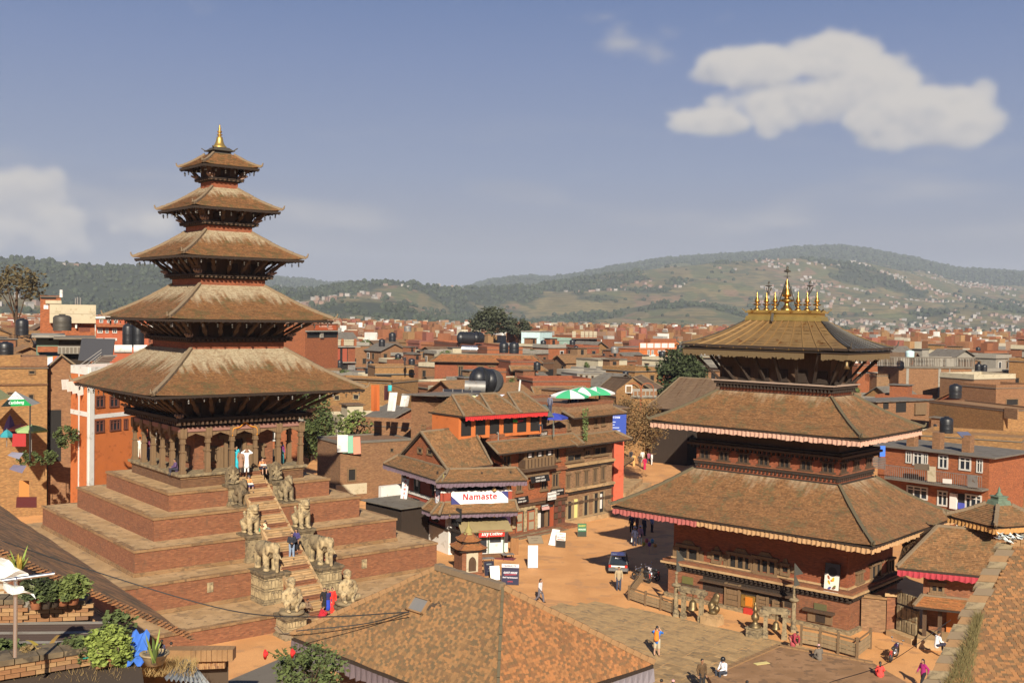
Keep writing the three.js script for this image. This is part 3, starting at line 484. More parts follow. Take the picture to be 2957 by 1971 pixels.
function sign(name,label,w,h,draw,m,back=M.darkwood,group){
const o=new THREE.Group();o.name=numbered(name);o.applyMatrix4(m);scene.add(o);tag(o,label,'sign',group);
const b=new MB();b.box(0,-h/2-.02,-.032,w+.05,h+.04,.05);part('backing',b,back,o);
const f=part('printed_face',plate(w,h),board(w,h,draw),o);f.position.z=-.002;return o;
}
class House{
constructor(name,label,cat,pts,h,m,o={}){
this.pts=pts;this.h=h;this.y0=o.y0??0;const P=pts[0];this.g=thing(name,label,cat,V(P.x,0,P.z),0,o.group);
this.faces=pts.map((A,i)=>{const B=pts[(i+1)%pts.length],d=V(B.x-A.x,0,B.z-A.z),L=d.length();d.normalize();const z=V(0,0,0).crossVectors(d,V(0,1,0));return{A,B,L,m:new THREE.Matrix4().makeBasis(d,V(0,1,0),z).setPosition(A.x-P.x,0,A.z-P.z),at:(p)=>{const w=onWall(p,A,B);return[(w.x-A.x)*d.x +(w.z-A.z)*d.z,w.y];}};});
if(m){const b=new MB();for(const f of this.faces)b.at(f.m).quad(V(0,this.y0-.3,0),V(f.L,this.y0-.3,0),V(f.L,h,0),V(0,h,0));b.at(null);const l=pts.map((p)=>V(p.x-P.x,h,p.z-P.z));for(let i=1;i+1<l.length;i++)b.tri(l[0],l[i],l[i+1]);part('wall',b,m,this.g);}
}
loc(w){return V(w.x-this.pts[0].x,w.y,w.z-this.pts[0].z);}

rect(f,a,b){const F=this.faces[f],my=(a[1]+ b[1])/2,mx=(a[0]+ b[0])/2,u0=F.at([a[0],my])[0],u1=F.at([b[0],my])[0],y1=F.at([mx,a[1]])[1],y0=F.at([mx,b[1]])[1];return[(u0+u1)/2,y0,u1-u0,y1-y0];}
block(name,f,u,y,w,h,m,out=.06,inn=.05,parent){const b=new MB().at(this.faces[f].m);b.box(u,y,(out-inn)/2,w,h,out+inn);return part(name,b,m,parent||this.g);}

win(f,[u,y,w,h],kind='wood',o={}){
const F=this.faces[f].m,g=limb('window',this.g),fr=new MB().at(F),pn=new MB().at(F),t=min(.13,w*.16),fm=kind==='white'?M.frame:kind==='shutter'?M.black:kind==='hole'?(o.m||M.oldwood):kind==='blue'?M.redwood:M.oldwood;
pn.box(u,y,-.03,w,h,.07);part('pane',pn,kind==='white'||kind==='blue'?M.glass:M.dark,g);
fr.box(u-w/2+t/2,y,.02,t,h,.12).box(u+w/2-t/2,y,.02,t,h,.12).box(u,y+h-t,.024,w,t,.13).box(u,y,.026,w,t,.14);
if(kind==='wood')fr.box(u,y+h,.05,w*1.35,.12,.22).box(u,y-.1,.05,w*1.3,.12,.24).box(u,y,.01,t*.8,h,.1);
if(kind==='white'||kind==='blue'){const n=w>1.2?3:2;for(let i=1;i<n;i++)fr.box(u-w/2+w*i/n,y,.015,t*.8,h,.1);fr.box(u,y+h*.68,.012,w,t*.6,.08);}
if(kind==='lattice')for(let i=1;i<5;i++)fr.box(u-w/2+w*i/5,y,.01,t*.4,h,.06).box(u,y+h*i/5,.012,w,t*.4,.06);
part('frame',fr,fm,g);
if(kind==='shutter'&&o.open)for(const s of o.open===1?[-1]:o.open===2?[1]:[-1,1]){const sh=new MB().at(F);sh.box(u+s*(w/2+.02+.2*w),y+h*.3,.1,w*.5,h*.72,.04,{ry:s*.5});part('shutter',sh,M.black,g);}
return g;
}
slope(corners,rows,m=M.roof,o={}){
const[a,b,c,d]=corners.map((w)=>this.loc(w)),L=a.distanceTo(b),L2=d.distanceTo(c),S=a.clone().add(b).distanceTo(c.clone().add(d))/2,g=limb(o.name||'roof',this.g);
const P=(s,t)=>a.clone().lerp(b,t/2+.5).lerp(d.clone().lerp(c,t/2+.5),s).add(V(0,(o.sag??-.04)*S*sin(PI*s)*.6,0));
part('roof_slope',courses(P,rows,max(4,round(L/.5)),o.lift??.03,(t,s)=>t*lerp(L,L2,s)/2,.7),m,g);
const e=new MB(),th=o.th??.14,dn=(p)=>V(p.x,p.y-th,p.z);for(let i=0;i<5;i++){const p=P(i/5,-1),q=P(i/5,1),u=P((i+1)/5,1),v=P((i+1)/5,-1);e.quad(dn(p),dn(q),dn(u),dn(v)).quad(q,u,dn(u),dn(q)).quad(v,p,dn(p),dn(v));}e.quad(a,b,dn(b),dn(a));part('eave_board',e,M.darkwood,g);
if(o.ridge!==0){const r=new MB();for(const[p,q]of[[b,c],[d,a],[c,d]])for(let i=0,n=max(3,round(p.distanceTo(q)/.6));i<n;i++){const k=.14+.05*h2(i,n,4);r.bar(p.clone().lerp(q,i/n).add(V(0,.05,0)),p.clone().lerp(q,(i+1)/n).add(V(0,.05,0)),k,k*.8);}part('ridge',r,M.ridge,g);}
return g;
}
w(list,kind,f=0,oo){list.forEach(([p,q])=>this.win(f,this.rect(f,p,q),kind,oo));}
parapet(y,h,th,m,name='parapet',skip=[]){const b=new MB();this.faces.forEach((f,i)=>{if(skip.includes(i))return;b.at(f.m).box(f.L/2,y-.001*i,-th/2+.03,f.L+.04,h,th);});return part(name,b,m,this.g);}
slab(y,h,out,m,name='roof_slab',th){const b=new MB(),c=this.pts.reduce((s,p)=>s.add(p),V(0,0,0)).divideScalar(this.pts.length),l=this.pts.map((p)=>{const d=V(p.x-c.x,0,p.z-c.z),k=1+out*1.2/d.length();return V(c.x+d.x*k-this.pts[0].x,y,c.z+d.z*k-this.pts[0].z);}),n=l.length;for(let i=0;i<n;i++){const p=l[i],q=l[(i+1)%n];b.quad(p,q,q.clone().setY(y+h),p.clone().setY(y+h));}for(const yy of[y,y+h])for(let i=1;i+1<n;i++)b.tri(l[0].clone().setY(yy),l[i].clone().setY(yy),l[i+1].clone().setY(yy));return part(name,b,m,this.g);}
inFace(f,x,y,z=0){return V(x,y,z).applyMatrix4(this.faces[f].m).add(this.g.position);}
faceM(f,x,y,z=0){return this.faces[f].m.clone().premultiply(new THREE.Matrix4().makeTranslation(this.g.position.x,0,this.g.position.z)).multiply(new THREE.Matrix4().makeTranslation(x,y,z));}
}
// red and white corner restaurant
const cornerG=gnd(Z.st(560,1310)),rightG=gnd(Z.st(1010,1290)),leftG=gnd(Z.st(205,1165));
{
const d=rightG.clone().sub(cornerG),D=8.2,n=V(d.z,0,-d.x).normalize().multiplyScalar(D),backR=rightG.clone().add(n);
const H=new House('restaurant_house','red and white three storey corner restaurant with a gabled tile roof','house',[cornerG,rightG,backR,leftG],6.9,null),g=H.g;
const yBase=yOver(Z.st(560,1120),cornerG),yMid=yOver(Z.na(1020,620),cornerG),F=H.faces;
const w=new MB(),r=new MB(),top=6.9;
for(const f of F){w.at(f.m).quad(V(0,-.3,0),V(f.L,-.3,0),V(f.L,yBase,0),V(0,yBase,0));r.at(f.m).quad(V(0,yBase,0),V(f.L,yBase,0),V(f.L,top,0),V(0,top,0));}
part('whitewashed_base',w,M.white,g);part('red_wall',r,M.redplaster,g);
const LF=F[3],FF=F[0];
for(const[f,u,ww]of[[3,.42,.84],[3,LF.L-.22,.44],[0,.3,.62],[0,FF.L-.25,.5]])H.block('white_pilaster',f,u,yBase,ww,top-yBase,M.white,.07,.02);
const ym=LF.at(Z.na(420,460))[1];H.block('string_course',3,LF.L*.42,ym-.12,LF.L*.66,.26,M.white,.1);H.block('string_course',3,LF.L/2,yBase-.1,LF.L+.1,.16,M.darkwood,.14);
for(const[a,b,op]of[[Z.na(300,175),Z.na(372,410),0],[Z.na(537,200),Z.na(612,458),1],[Z.na(292,490),Z.na(366,738),1],[Z.na(532,530),Z.na(612,783),1],[Z.na(786,600),Z.na(868,833),3]]){const q=H.rect(3,a,b);H.win(3,q,'shutter',{open:op});const c=new MB().at(LF.m);c.box(q[0]+ q[2]*.05,q[1]+ q[3]*.35,.05,q[2]*.35,q[3]*.4,.03);part('curtain',c,M.white,g);}
H.block('door',3,...H.rect(3,Z.na(282,815),Z.na(374,985)),M.black,.05);H.block('shutter_gate',3,...H.rect(3,Z.na(772,915),Z.na(985,1200)),M.black,.04);H.block('door_lintel',3,...H.rect(3,Z.na(760,905),Z.na(990,935)),M.darkwood,.12);

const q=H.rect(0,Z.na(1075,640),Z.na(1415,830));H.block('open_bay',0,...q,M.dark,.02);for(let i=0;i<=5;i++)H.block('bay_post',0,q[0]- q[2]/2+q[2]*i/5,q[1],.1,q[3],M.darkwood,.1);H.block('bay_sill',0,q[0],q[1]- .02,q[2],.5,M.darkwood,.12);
const chair=new MB().at(FF.m);chair.box(q[0]- 1.5,q[1]+ .5,.1,.5,.6,.06);part('wicker_chair_back',chair,mat(.5,.3,.05),g);

const yb=yOver(Z.st(740,832),cornerG),yt=yOver(Z.st(800,755),cornerG.clone().add(V(.6,0,.9))),u0=LF.at(Z.na(705,300))[0];
H.block('balcony_opening',3,(u0+LF.L)/2+.05,yb,LF.L-u0-.1,1.5,M.dark,.015);H.block('balcony_opening',0,FF.L/2,yb,FF.L-.1,1.5,M.dark,.015);
const out=.95,par=new MB();par.at(LF.m).box((u0+LF.L+out)/2,yb-.95,out,LF.L-u0+out,1.0,.14);par.at(FF.m).box((FF.L-out)/2+.0,yb-.95,out,FF.L+out,.999,.14);part('balcony_parapet',par,M.redplaster,g);
const cap=new MB();cap.at(LF.m).box((u0+LF.L+out)/2,yb+.05,out,LF.L-u0+out,.12,.24);cap.at(FF.m).box((FF.L-out)/2,yb+.05,out+.002,FF.L+out,.122,.24);part('parapet_cap',cap,M.white,g);
const fl=new MB();fl.at(LF.m).box((u0+LF.L)/2,yb-1.0,out/2,LF.L-u0,.08,out);fl.at(FF.m).box(FF.L/2,yb-1.002,out/2,FF.L,.08,out);part('balcony_floor',fl,M.oldwood,g);
for(const[f,x]of[[3,LF.L+.85],[0,FF.L-.1],[0,FF.L/2],[3,u0+.1]]){const b=new MB().at(F[f].m);b.box(x,yb+.15,out-.1,.12,1.5,.12);part('balcony_post',b,M.darkwood,g);}
const I=(f,x,y,z)=>H.inFace(f,x,y,z),ys=yb-.75,ye=ys-.75;
H.slope([I(3,u0-.6,ye,1.9),I(3,LF.L+1.9,ye,1.9),I(3,LF.L+.95,ys,.97),I(3,u0-.6,ys,.97)],8,M.roof);H.slope([I(0,-1.9,ye,1.9),I(0,FF.L+.3,ye,1.9),I(0,FF.L+.3,ys,.97),I(0,-.95,ys,.97)],8,M.roof);
const mauve=mat(.16,.11,.14,{map:T.plaster});valance(g,H.loc(I(3,u0-.6,ye-.1,1.88)),H.loc(I(3,LF.L+1.85,ye-.1,1.88)),.3,mauve);valance(g,H.loc(I(0,-1.85,ye-.1,1.88)),H.loc(I(0,FF.L+.3,ye-.1,1.88)),.3,mauve);

const mid=LF.L*.46,eF=6.35,y1=7.1,yr=yOver(Z.st(385,385),I(3,mid,0,.25));
H.slope([I(0,-1.5,eF,2.0),I(0,FF.L+1.0,eF,2.0),I(0,FF.L+.6,y1,.1),I(0,-.1,y1,.1)],14,M.roof);
H.slope([I(3,-.8,eF+.1,1.5),I(3,LF.L+1.5,eF,1.5),I(3,LF.L+.1,y1,.1),I(3,-.6,y1+.05,.1)],12,M.roof);
const pk=I(3,mid,yr,.25),pkB=atD(Z.st(740,345),97.5),vR=atD(Z.st(890,630),91.9);
H.slope([I(0,-.2,y1-.05,.15),vR,pkB,pk],24,M.roof);H.slope([I(2,-.7,y1,.3),I(2,H.faces[2].L+.2,y1,.3),pk,pkB],24,M.roof);
const ga=new MB(),a=H.loc(I(3,.2,y1,.0)),b=H.loc(I(3,LF.L-.1,y1,.0)),c=H.loc(I(3,mid,yr-.15,.0));ga.tri(a,b,c);part('gable',ga,M.orange,g);
const ga2=new MB();ga2.tri(H.loc(I(1,0,y1,.1)),H.loc(I(1,F[1].L,y1,.1)),H.loc(pkB));part('gable',ga2,M.oldbrick,g);
for(const p of[[Z.st(330,500),Z.st(366,548)],[Z.st(402,508),Z.st(444,560)]])H.win(3,H.rect(3,...p),'hole');
valance(g,H.loc(I(3,-.8,eF-.02,1.5)),H.loc(I(3,LF.L+1.5,eF-.1,1.5)),.34,mauve);valance(g,H.loc(I(0,-1.5,eF-.1,1.98)),H.loc(I(0,FF.L+1.0,eF-.1,1.98)),.36,mauve);

const hang=[[3,Z.na(238,180),.24,0],[3,Z.na(447,225),.2,1],[3,Z.na(487,190),.17,0],[3,Z.na(558,195),.14,2],[3,Z.na(650,230),.17,3],[3,Z.na(838,262),.14,2],[3,Z.na(715,640),.14,0],[3,Z.na(790,660),.14,3],[3,Z.na(925,690),.1,0],[0,Z.na(1185,660),.13,3],[0,Z.na(1282,670),.16,3],[0,Z.na(1468,310),.18,3],[0,Z.na(1285,335),.2,3]];
const BS=['at the far end of the red wall','','beside the second upper window','before the second upper window','next to the white pilaster','over the balcony side','below the skirt roof near the drainpipe','over the lower corner window','beside the lower corner window','before the open bay, nearer the corner','before the middle of the open bay','over the far end of the balcony front','standing on the balcony front'];
hang.forEach(([f,p,s,k],i)=>{const[u,y]=F[f].at(p),w0=H.inFace(f,u,y,f===3&&i<5?.5:1.2);const b=new MB();b.lathe([[0,-1.1],[.6,-1],[1,-.4],[.8,.2],[.35,.8],[.1,1.1],[.02,1.2]],0,0,0,9,s).cyl(V(0,s,0),V(0,s+.5,0),.012,.012,4);one(k===2?'paper_lantern':'hanging_basket',['small dark basket hung '+BS[i],'pale round basket hung between two windows of the red wall','yellow paper lantern hung '+BS[i],'straw basket hung '+BS[i]][k],k===2?'lantern':'basket',b,[mat(.16,.1,.05),mat(.5,.42,.28),mat(.6,.55,.03),mat(.45,.3,.12)][k],w0,0,'baskets and lanterns hung round the corner restaurant');});

const put=(f,a,b2,z)=>{const[u,y,ww,hh]=H.rect(f,a,b2);return[H.faceM(f,u,y+hh/2,z).multiply(new THREE.Matrix4().makeRotationX(-.12)),ww,hh];};
let[m,ww,hh]=put(0,Z.na(1055,385),Z.na(1485,490),1.1);
sign('restaurant_sign','big white and blue restaurant board with red lettering on the balcony front',FF.L*.94,1.0,(c,W,Hh)=>{c.fillStyle='#f4f2f0';c.fillRect(0,0,W,Hh);c.fillStyle='#2b2f72';c.beginPath();c.moveTo(0,Hh*.3);c.lineTo(W*.16,Hh);c.lineTo(0,Hh);c.fill();c.beginPath();c.moveTo(W*.86,0);c.lineTo(W,0);c.lineTo(W,Hh*.62);c.fill();text(c,'Namaste',W*.5,Hh*.42,Hh*.68,'#d3202c',W*.88,'900');text(c,'Restaurant',W*.52,Hh*.84,Hh*.2,'#c98f98',W*.5);},H.faceM(0,FF.L*.46,yb-.42,1.12).multiply(new THREE.Matrix4().makeRotationX(-.1)));
sign('restaurant_sign','smaller white restaurant board with thin red letters on the balcony side',LF.L-u0+.1,.95,(c,W,Hh)=>{c.fillStyle='#f0eff0';c.fillRect(0,0,W,Hh);c.fillStyle='#2b2f72';c.beginPath();c.moveTo(0,Hh*.55);c.lineTo(W*.2,Hh);c.lineTo(0,Hh);c.fill();c.beginPath();c.moveTo(W*.84,0);c.lineTo(W,0);c.lineTo(W,Hh*.5);c.fill();text(c,'Namaste',W*.22,Hh*.34,Hh*.36,'#cf3038',W*.38,'900');text(c,'Restaurant',W*.64,Hh*.46,Hh*.38,'#dd5f62',W*.46,'normal','serif');text(c,'Roof top terrace',W*.5,Hh*.8,Hh*.12,'#556',W*.5);},H.faceM(3,(u0+LF.L)/2+.35,yb-.42,1.12).multiply(new THREE.Matrix4().makeRotationX(-.1)));
[m,ww,hh]=put(3,Z.na(247,225),Z.na(285,570),.75);sign('upright_sign','tall narrow white sign with red letters down the red wall',.62,hh,(c,W,Hh)=>{c.fillStyle='#f2f0ee';c.fillRect(0,0,W,Hh);'NAMAS'.split('').forEach((s,i)=>text(c,s,W/2,Hh*(.09+.15*i),Hh*.12,'#cf3030',0,'900'));},m.clone().multiply(new THREE.Matrix4().makeRotationY(.5)),M.white);
[m,ww,hh]=put(3,Z.na(172,600),Z.na(274,685),.5);sign('wall_sign','small white sign with red letters at the corner of the red wall',1.0,.62,(c,W,Hh)=>{c.fillStyle='#efeeec';c.fillRect(0,0,W,Hh);text(c,'NAMASTE',W/2,Hh*.26,Hh*.27,'#cc3434',W*.9);text(c,'RESTAURANT',W/2,Hh*.62,Hh*.22,'#cc3434',W*.86);c.fillStyle='#33386e';c.fillRect(0,Hh*.86,W,Hh*.08);},m.clone().multiply(new THREE.Matrix4().makeRotationY(.4)),M.white);
[m,ww,hh]=put(0,Z.na(1418,600),Z.na(1530,805),.28);sign('poster_board','pale purple poster board beside the open restaurant bay',ww*.95,hh,(c,W,Hh)=>{c.fillStyle='#b79ce0';c.fillRect(0,0,W,Hh);c.fillStyle='#e4dcf4';for(let i=0;i<9;i++)c.fillRect(W*.14,Hh*(.2+i*.07),W*(.35+.35*h2(i,2)),Hh*.02);},m,M.white);

const k=thing('coffee_kiosk','white glazed coffee kiosk with a curved khaki awning before the restaurant','kiosk',H.inFace(0,.95,0,.06),-atan2(FF.B.z-FF.A.z,FF.B.x-FF.A.x)),KL=3.35,KD=1.7;
const b1=new MB();b1.box(KL/2,.35,KD/2,KL,2.15,KD,{open:1});part('cabin',b1,M.white,k);const b2=new MB();b2.box(KL/2,0,KD/2,KL+.3,.35,KD+.7);part('plinth',b2,M.darkbrick,k);
for(const[x,w2,y,hh2]of[[.42,.5,.45,1.75],[1.55,.62,.42,1.75],[2.6,.95,1.25,.85]]){const e=new MB();e.box(x,y,KD,w2,hh2,.06);part('pane',e,M.glass,k);}
for(const x of[.05,.85,1.15,2.0,KL-.05]){const e=new MB();e.box(x,.4,KD+.03,.09,2.0,.06);part('mullion',e,M.green,k);}const e0=new MB();e0.box(.0,.9,KD/2,.05,1.4,KD-.4);part('pane',e0,M.glass,k);
const aw=new MB(),N=8;for(let i=0;i<N;i++){const f=(t)=>[3.0-.75*(1-cos(t*1.5)),-.1+2.6*t],[ya,za]=f(i/N),[yc,zc]=f((i+1)/N);aw.quad(V(-.45,yc,zc),V(KL+.5,yc,zc),V(KL+.5,ya,za),V(-.45,ya,za));aw.quad(V(-.45,yc-.05,zc),V(-.45,ya-.05,za),V(KL+.5,ya-.05,za),V(KL+.5,yc-.05,zc));}part('awning',aw,mat(.3,.23,.11,{map:T.plaster}),k);
const st=new MB();st.bar(V(-.35,.4,2.4),V(-.35,2.4,2.4),.06);part('awning_post',st,M.steel,k);
sign('coffee_sign','red coffee sign with white script under the khaki awning',2.15,.5,(c,W,Hh)=>{c.fillStyle='#d5261c';c.fillRect(0,0,W,Hh);text(c,'illy',W*.24,Hh*.5,Hh*.78,'#fff',W*.35,'italic bold','serif');text(c,'Coffee',W*.66,Hh*.5,Hh*.66,'#fff',W*.54,'italic bold','serif');},new THREE.Matrix4().makeRotationY(k.rotation.y).setPosition(k.position).multiply(new THREE.Matrix4().makeTranslation(2.1,2.12,2.42)),M.redwood);
}
// guest house and its neighbour along the street
{
const A=V(-1.7,0,-96.9),B=gnd(Z.st(1440,1080)),C=gnd(Z.st(1790,1005)),nrm=(a,b,d)=>{const t=b.clone().sub(a).normalize();return V(t.z,0,-t.x).multiplyScalar(d);};
const n1=nrm(A,B,8.5),top1=yOver(Z.st(1450,372),B);
const H=new House('guest_house','brick guest house with carved timber bay, tiled skirt roof and roof terrace','house',[A,B,B.clone().add(n1),A.clone().add(n1)],top1,M.orange),F=H.faces[0],g=H.g;
const P=(a,b,f=0)=>H.rect(f,Z.st(...a),Z.st(...b));
H.parapet(top1-.06,.34,.3,M.brick,'parapet_coping');
const yS=F.at(Z.st(1180,430))[1],yE=F.at(Z.st(1180,500))[1];
H.slope([H.inFace(0,-.6,yE,1.5),H.inFace(0,F.L+.9,yE,1.5),H.inFace(0,F.L+.9,yS,.05),H.inFace(0,-.6,yS,.05)],12,M.roof);
H.win(0,P([968,555],[1030,648]));H.win(0,P([1345,492],[1398,602]));
{
const q=P([1092,500],[1320,640]),b=limb('timber_bay',g),m=(u,y,w,h,o,mm,nm)=>{const e=new MB().at(F.m);e.box(u,y,o/2,w,h,o);return part(nm,e,mm,b);};
m(q[0],q[1]- .05,q[2],q[3],.75,M.oldwood,'bay_body');m(q[0],q[1]- .32,q[2]+ .5,.28,.9,M.wood,'bay_sill');m(q[0],q[1]+ q[3]- .1,q[2]+ .5,.16,.95,M.wood,'bay_lintel');m(q[0],q[1]- .9,q[2]*.8,.6,.45,M.oldwood,'bay_bracket');
for(const k of[-1,0,1]){m(q[0]+ k*q[2]*.31,q[1]+ .95,q[2]*.22,q[3]- 1.15,.79,M.dark,'bay_light');m(q[0]+ k*q[2]*.31-.1+.06*k,q[1]+ 1.0,q[2]*.09,q[3]- 1.35,.83,M.white,'curtain');}
for(let i=0;i<=9;i++)m(q[0]- q[2]/2+q[2]*i/9,q[1]+ .05,.08,.75,.82,M.wood,'baluster');
}
for(const[y0,hh,mm,o]of[[F.at(Z.st(1250,690))[1],.26,M.brick,.22],[F.at(Z.st(1250,900))[1],.22,M.brick,.3],[F.at(Z.st(1250,908))[1]- .2,.24,M.wood,.2]])H.block('cornice',0,F.L/2,y0,F.L+.2,hh,mm,o);
for(const q of[[[1072,745],[1114,835]],[[1255,722],[1305,822]],[[1342,692],[1392,802]]])H.win(0,P(...q));H.win(0,P([1165,770],[1205,815]),'lattice');

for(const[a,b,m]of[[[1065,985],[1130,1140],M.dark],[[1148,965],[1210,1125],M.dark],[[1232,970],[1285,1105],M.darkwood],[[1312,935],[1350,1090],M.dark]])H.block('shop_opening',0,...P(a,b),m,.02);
for(const[a,b]of[[[1068,990],[1118,1140]],[[1156,975],[1208,1128]]]){const q=P(a,b),dr=limb('painted_door',g),bb=new MB().at(F.m);bb.box(q[0],q[1],.05,q[2],q[3],.07,{ry:.0});part('door_leaf',bb,mat(.36,.1,.04,{map:T.wood}),dr);for(const s of[.08,.55]){const p=new MB().at(F.m);p.box(q[0],q[1]+ q[3]*s,.1,q[2]*.7,q[3]*.37,.03);part('door_panel',p,mat(.3,.26,.17,{map:T.plaster}),dr);}}
for(const[a,b,m]of[[[1040,990],[1062,1110],M.palestone],[[1128,965],[1146,1140],M.palestone],[[1212,955],[1228,1120],M.palestone],[[1232,995],[1250,1105],M.white],[[1288,960],[1305,1095],M.oldwood]])H.block('door_post',0,...P(a,b),m,.14);
for(const[a,b]of[[[1035,945],[1125,985]],[[1128,935],[1212,965]]])H.block('carved_panel',0,...P(a,b),M.palestone,.1);
{const q=P([1355,890],[1438,1085]);for(let i=0;i<4;i++)for(let j=0;j<3;j++)H.block('carving_panel',0,q[0]- q[2]/2+q[2]*(j+.5)/3,q[1]+ q[3]*i/4+.06,q[2]/3-.06,q[3]/4-.1,i+j&1?M.wood:M.redwood,.1+.04*h2(i,j));H.block('carving_stand',0,q[0]- q[2]*.72,q[1],q[2]*.28,q[3]*.75,mat(.3,.06,.02),.12);}

const y0=F.at(Z.st(1100,1140))[1];for(let i=0;i<4;i++){const e=new MB().at(F.m);e.box(F.L*.42,-.1,.2+.2*(4-i),F.L*.84,y0*(i+1)/4+.1,.4+.4*(4-i));part('step',e,i%2?M.brick:M.stone,g);}
{const e=new MB().at(F.m);e.box(F.L-.7,-.1,.8,1.5,y0+.25,1.7);part('brick_pier',e,M.brick,g);}
const st=(name,label,a,b,z,draw,rot=0,back)=>{const[u,y,w,h]=P(a,b);sign(name,label,w,h,draw,H.faceM(0,u,y+h/2,z).multiply(new THREE.Matrix4().makeRotationX(rot)),back);};
const blk=(s,o={})=>(c,W,Hh)=>{c.fillStyle=o.bg||'#17130f';c.fillRect(0,0,W,Hh);s.forEach((l,i)=>text(c,l,W/2,Hh*(i+.55)/s.length,Hh/s.length*.72,o.fg||'#efe9df',W*.94,o.f||'bold',o.fam));};
st('terrace_sign','long dark sign with white capitals on the terrace parapet',[1157,380],[1303,417],.12,blk(['SUNNY GUEST HOUSE & CAFE'],{bg:'#3b2a1c'}));
st('slanted_sign','dark leaning guest house board under the carved bay',[1135,705],[1270,752],.85,blk(['SUNNY CAFE','GUEST HOUSE'],{f:'italic bold'}),-.35);
st('shop_sign','black workshop board with white capitals over the painted doors',[1036,868],[1136,912],.5,blk(['THANGKA','WORK SHOP'],{f:'italic bold'}),-.2);
st('shop_sign','black wood carving board above the carving display',[1318,812],[1418,858],.3,blk(['WOOD CARVING','SHOP'],{}),-.1);
st('hanging_sign','white hanging guest house sign above the shop steps',[1254,828],[1318,885],.95,blk(['NAMASTE','GUEST HOUSE'],{bg:'#eeeae4',fg:'#33363c'}),0,M.darkwood);
st('shop_sign','small faded pink shop canopy sign over a narrow door',[1236,925],[1292,965],.5,(c,W,Hh)=>{c.fillStyle='#c99a92';c.fillRect(0,0,W,Hh);c.fillStyle='#3b332e';c.fillRect(0,0,W,Hh*.4);text(c,'HANDICRAFT',W/2,Hh*.2,Hh*.3,'#eee',W*.9);},-.3);

{const u=F.at(Z.st(850,440))[0],y=yOver(Z.st(850,440),H.inFace(0,.3,0,1));sign('roof_sign','large black roof corner sign with white serif capitals',2.15,1.42,(c,W,Hh)=>{c.fillStyle='#0d0c0c';c.fillRect(0,0,W,Hh);c.strokeStyle='#d8d2c6';c.lineWidth=3;c.strokeRect(5,5,W-10,Hh-10);text(c,'SUNNY GUEST HOUSE',W/2,Hh*.27,Hh*.25,'#f2eee6',W*.92,'bold','serif');text(c,'&',W/2,Hh*.5,Hh*.16,'#f2eee6',0,'bold','serif');text(c,"SUNNY CAFE'",W/2,Hh*.74,Hh*.25,'#f2eee6',W*.9,'bold','serif');},new THREE.Matrix4().makeRotationY(.12).setPosition(atD(Z.st(851,444),97.4)),M.black);
const pp=atD(Z.st(851,500),97.6),b=new MB();b.bar(V(pp.x-.9,pp.y-1.6,pp.z-.1),V(pp.x-.9,pp.y+1,pp.z-.1),.06).bar(V(pp.x+.9,pp.y-1.6,pp.z-.1),V(pp.x+.9,pp.y+1,pp.z-.1),.06);one('sign_posts','two thin posts that hold up the big black roof sign','sign post',b,M.oldmetal);}

const T0=top1+.05,roofAt=(p,y)=>atY(p,y);
{const a=roofAt(Z.st(640,260),T0+2.1),b=roofAt(Z.st(1265,232),T0+2.0),n=nrm(a,b,4.0),W=new House('terrace_pavilion','tiled terrace pavilion with red cloth frill behind the coloured parasol','pavilion',[a,b,b.clone().add(n),a.clone().add(n)].map((p)=>V(p.x,0,p.z)),T0+2.2,M.orangeplaster,{y0:T0+.3}),L=W.faces[0].L;
for(let i=0;i<3;i++){const x0=L*i/3,x1=L*(i+1)/3;W.slope([W.inFace(0,x0-.1,T0+2.1,.9),W.inFace(0,x1+.1,T0+2.1,.9),W.inFace(0,x1-.7,T0+3.7,-2),W.inFace(0,x0+.7,T0+3.7,-2)],16,M.roof);for(const[p,q]of[[x1+.1,x1-.7],[x0-.1,x0+.7]])W.slope([W.inFace(0,p,T0+2.1,p>q?.9:-4.5),W.inFace(0,p,T0+2.1,p>q?-4.5:.9),W.inFace(0,q,T0+3.7,-2),W.inFace(0,q,T0+3.7,-2.02)],12,M.roof,{ridge:0});}
for(let i=0;i<6;i++){const e=new MB().at(W.faces[0].m);e.box(L*(i+.5)/6,T0+.3,.02,L/9,1.7,.06);part('opening',e,M.dark,W.g);}
valance(W.g,W.loc(W.inFace(0,0,T0+2.05,.92)),W.loc(W.inFace(0,L,T0+2.05,.92)),.34,mat(.42,.02,.02),{step:.12});}
const n2=nrm(B,C,9),B2=B.clone().addScaledVector(C.clone().sub(B).normalize(),.05),y2=yOver(Z.st(1445,290),B);
const K=new House('timber_fronted_house','long brick house with rows of timber windows and two tiled skirt roofs','house',[B2,C,C.clone().add(n2),B2.clone().add(n2)],yOver(Z.st(1445,192),B),M.palebrick),G=K.faces[0],Q=(a,b)=>K.rect(0,Z.st(...a),Z.st(...b)),yy=(x,y)=>G.at(Z.st(x,y))[1];
const s1=yy(1620,400),e1=yy(1620,455),s2=yy(1620,215),e2=yy(1620,255);
K.slope([K.inFace(0,-.3,e1,1.6),K.inFace(0,G.L+1.2,e1,1.6),K.inFace(0,G.L+.5,s1,.05),K.inFace(0,-.3,s1,.05)],12,M.roof);K.slope([K.inFace(0,-.3,e2,1.1),K.inFace(0,G.L+.9,e2,1.1),K.inFace(0,G.L+.6,s2,-.3),K.inFace(0,-.3,s2,-.3)],10,M.roof);K.slope([K.inFace(1,-1.2,e1,1.2),K.inFace(1,5,e1,1.2),K.inFace(1,5,s1,.05),K.inFace(1,-.3,s1,.05)],10,M.roof);
K.parapet(K.h-.05,.3,.35,M.brick);
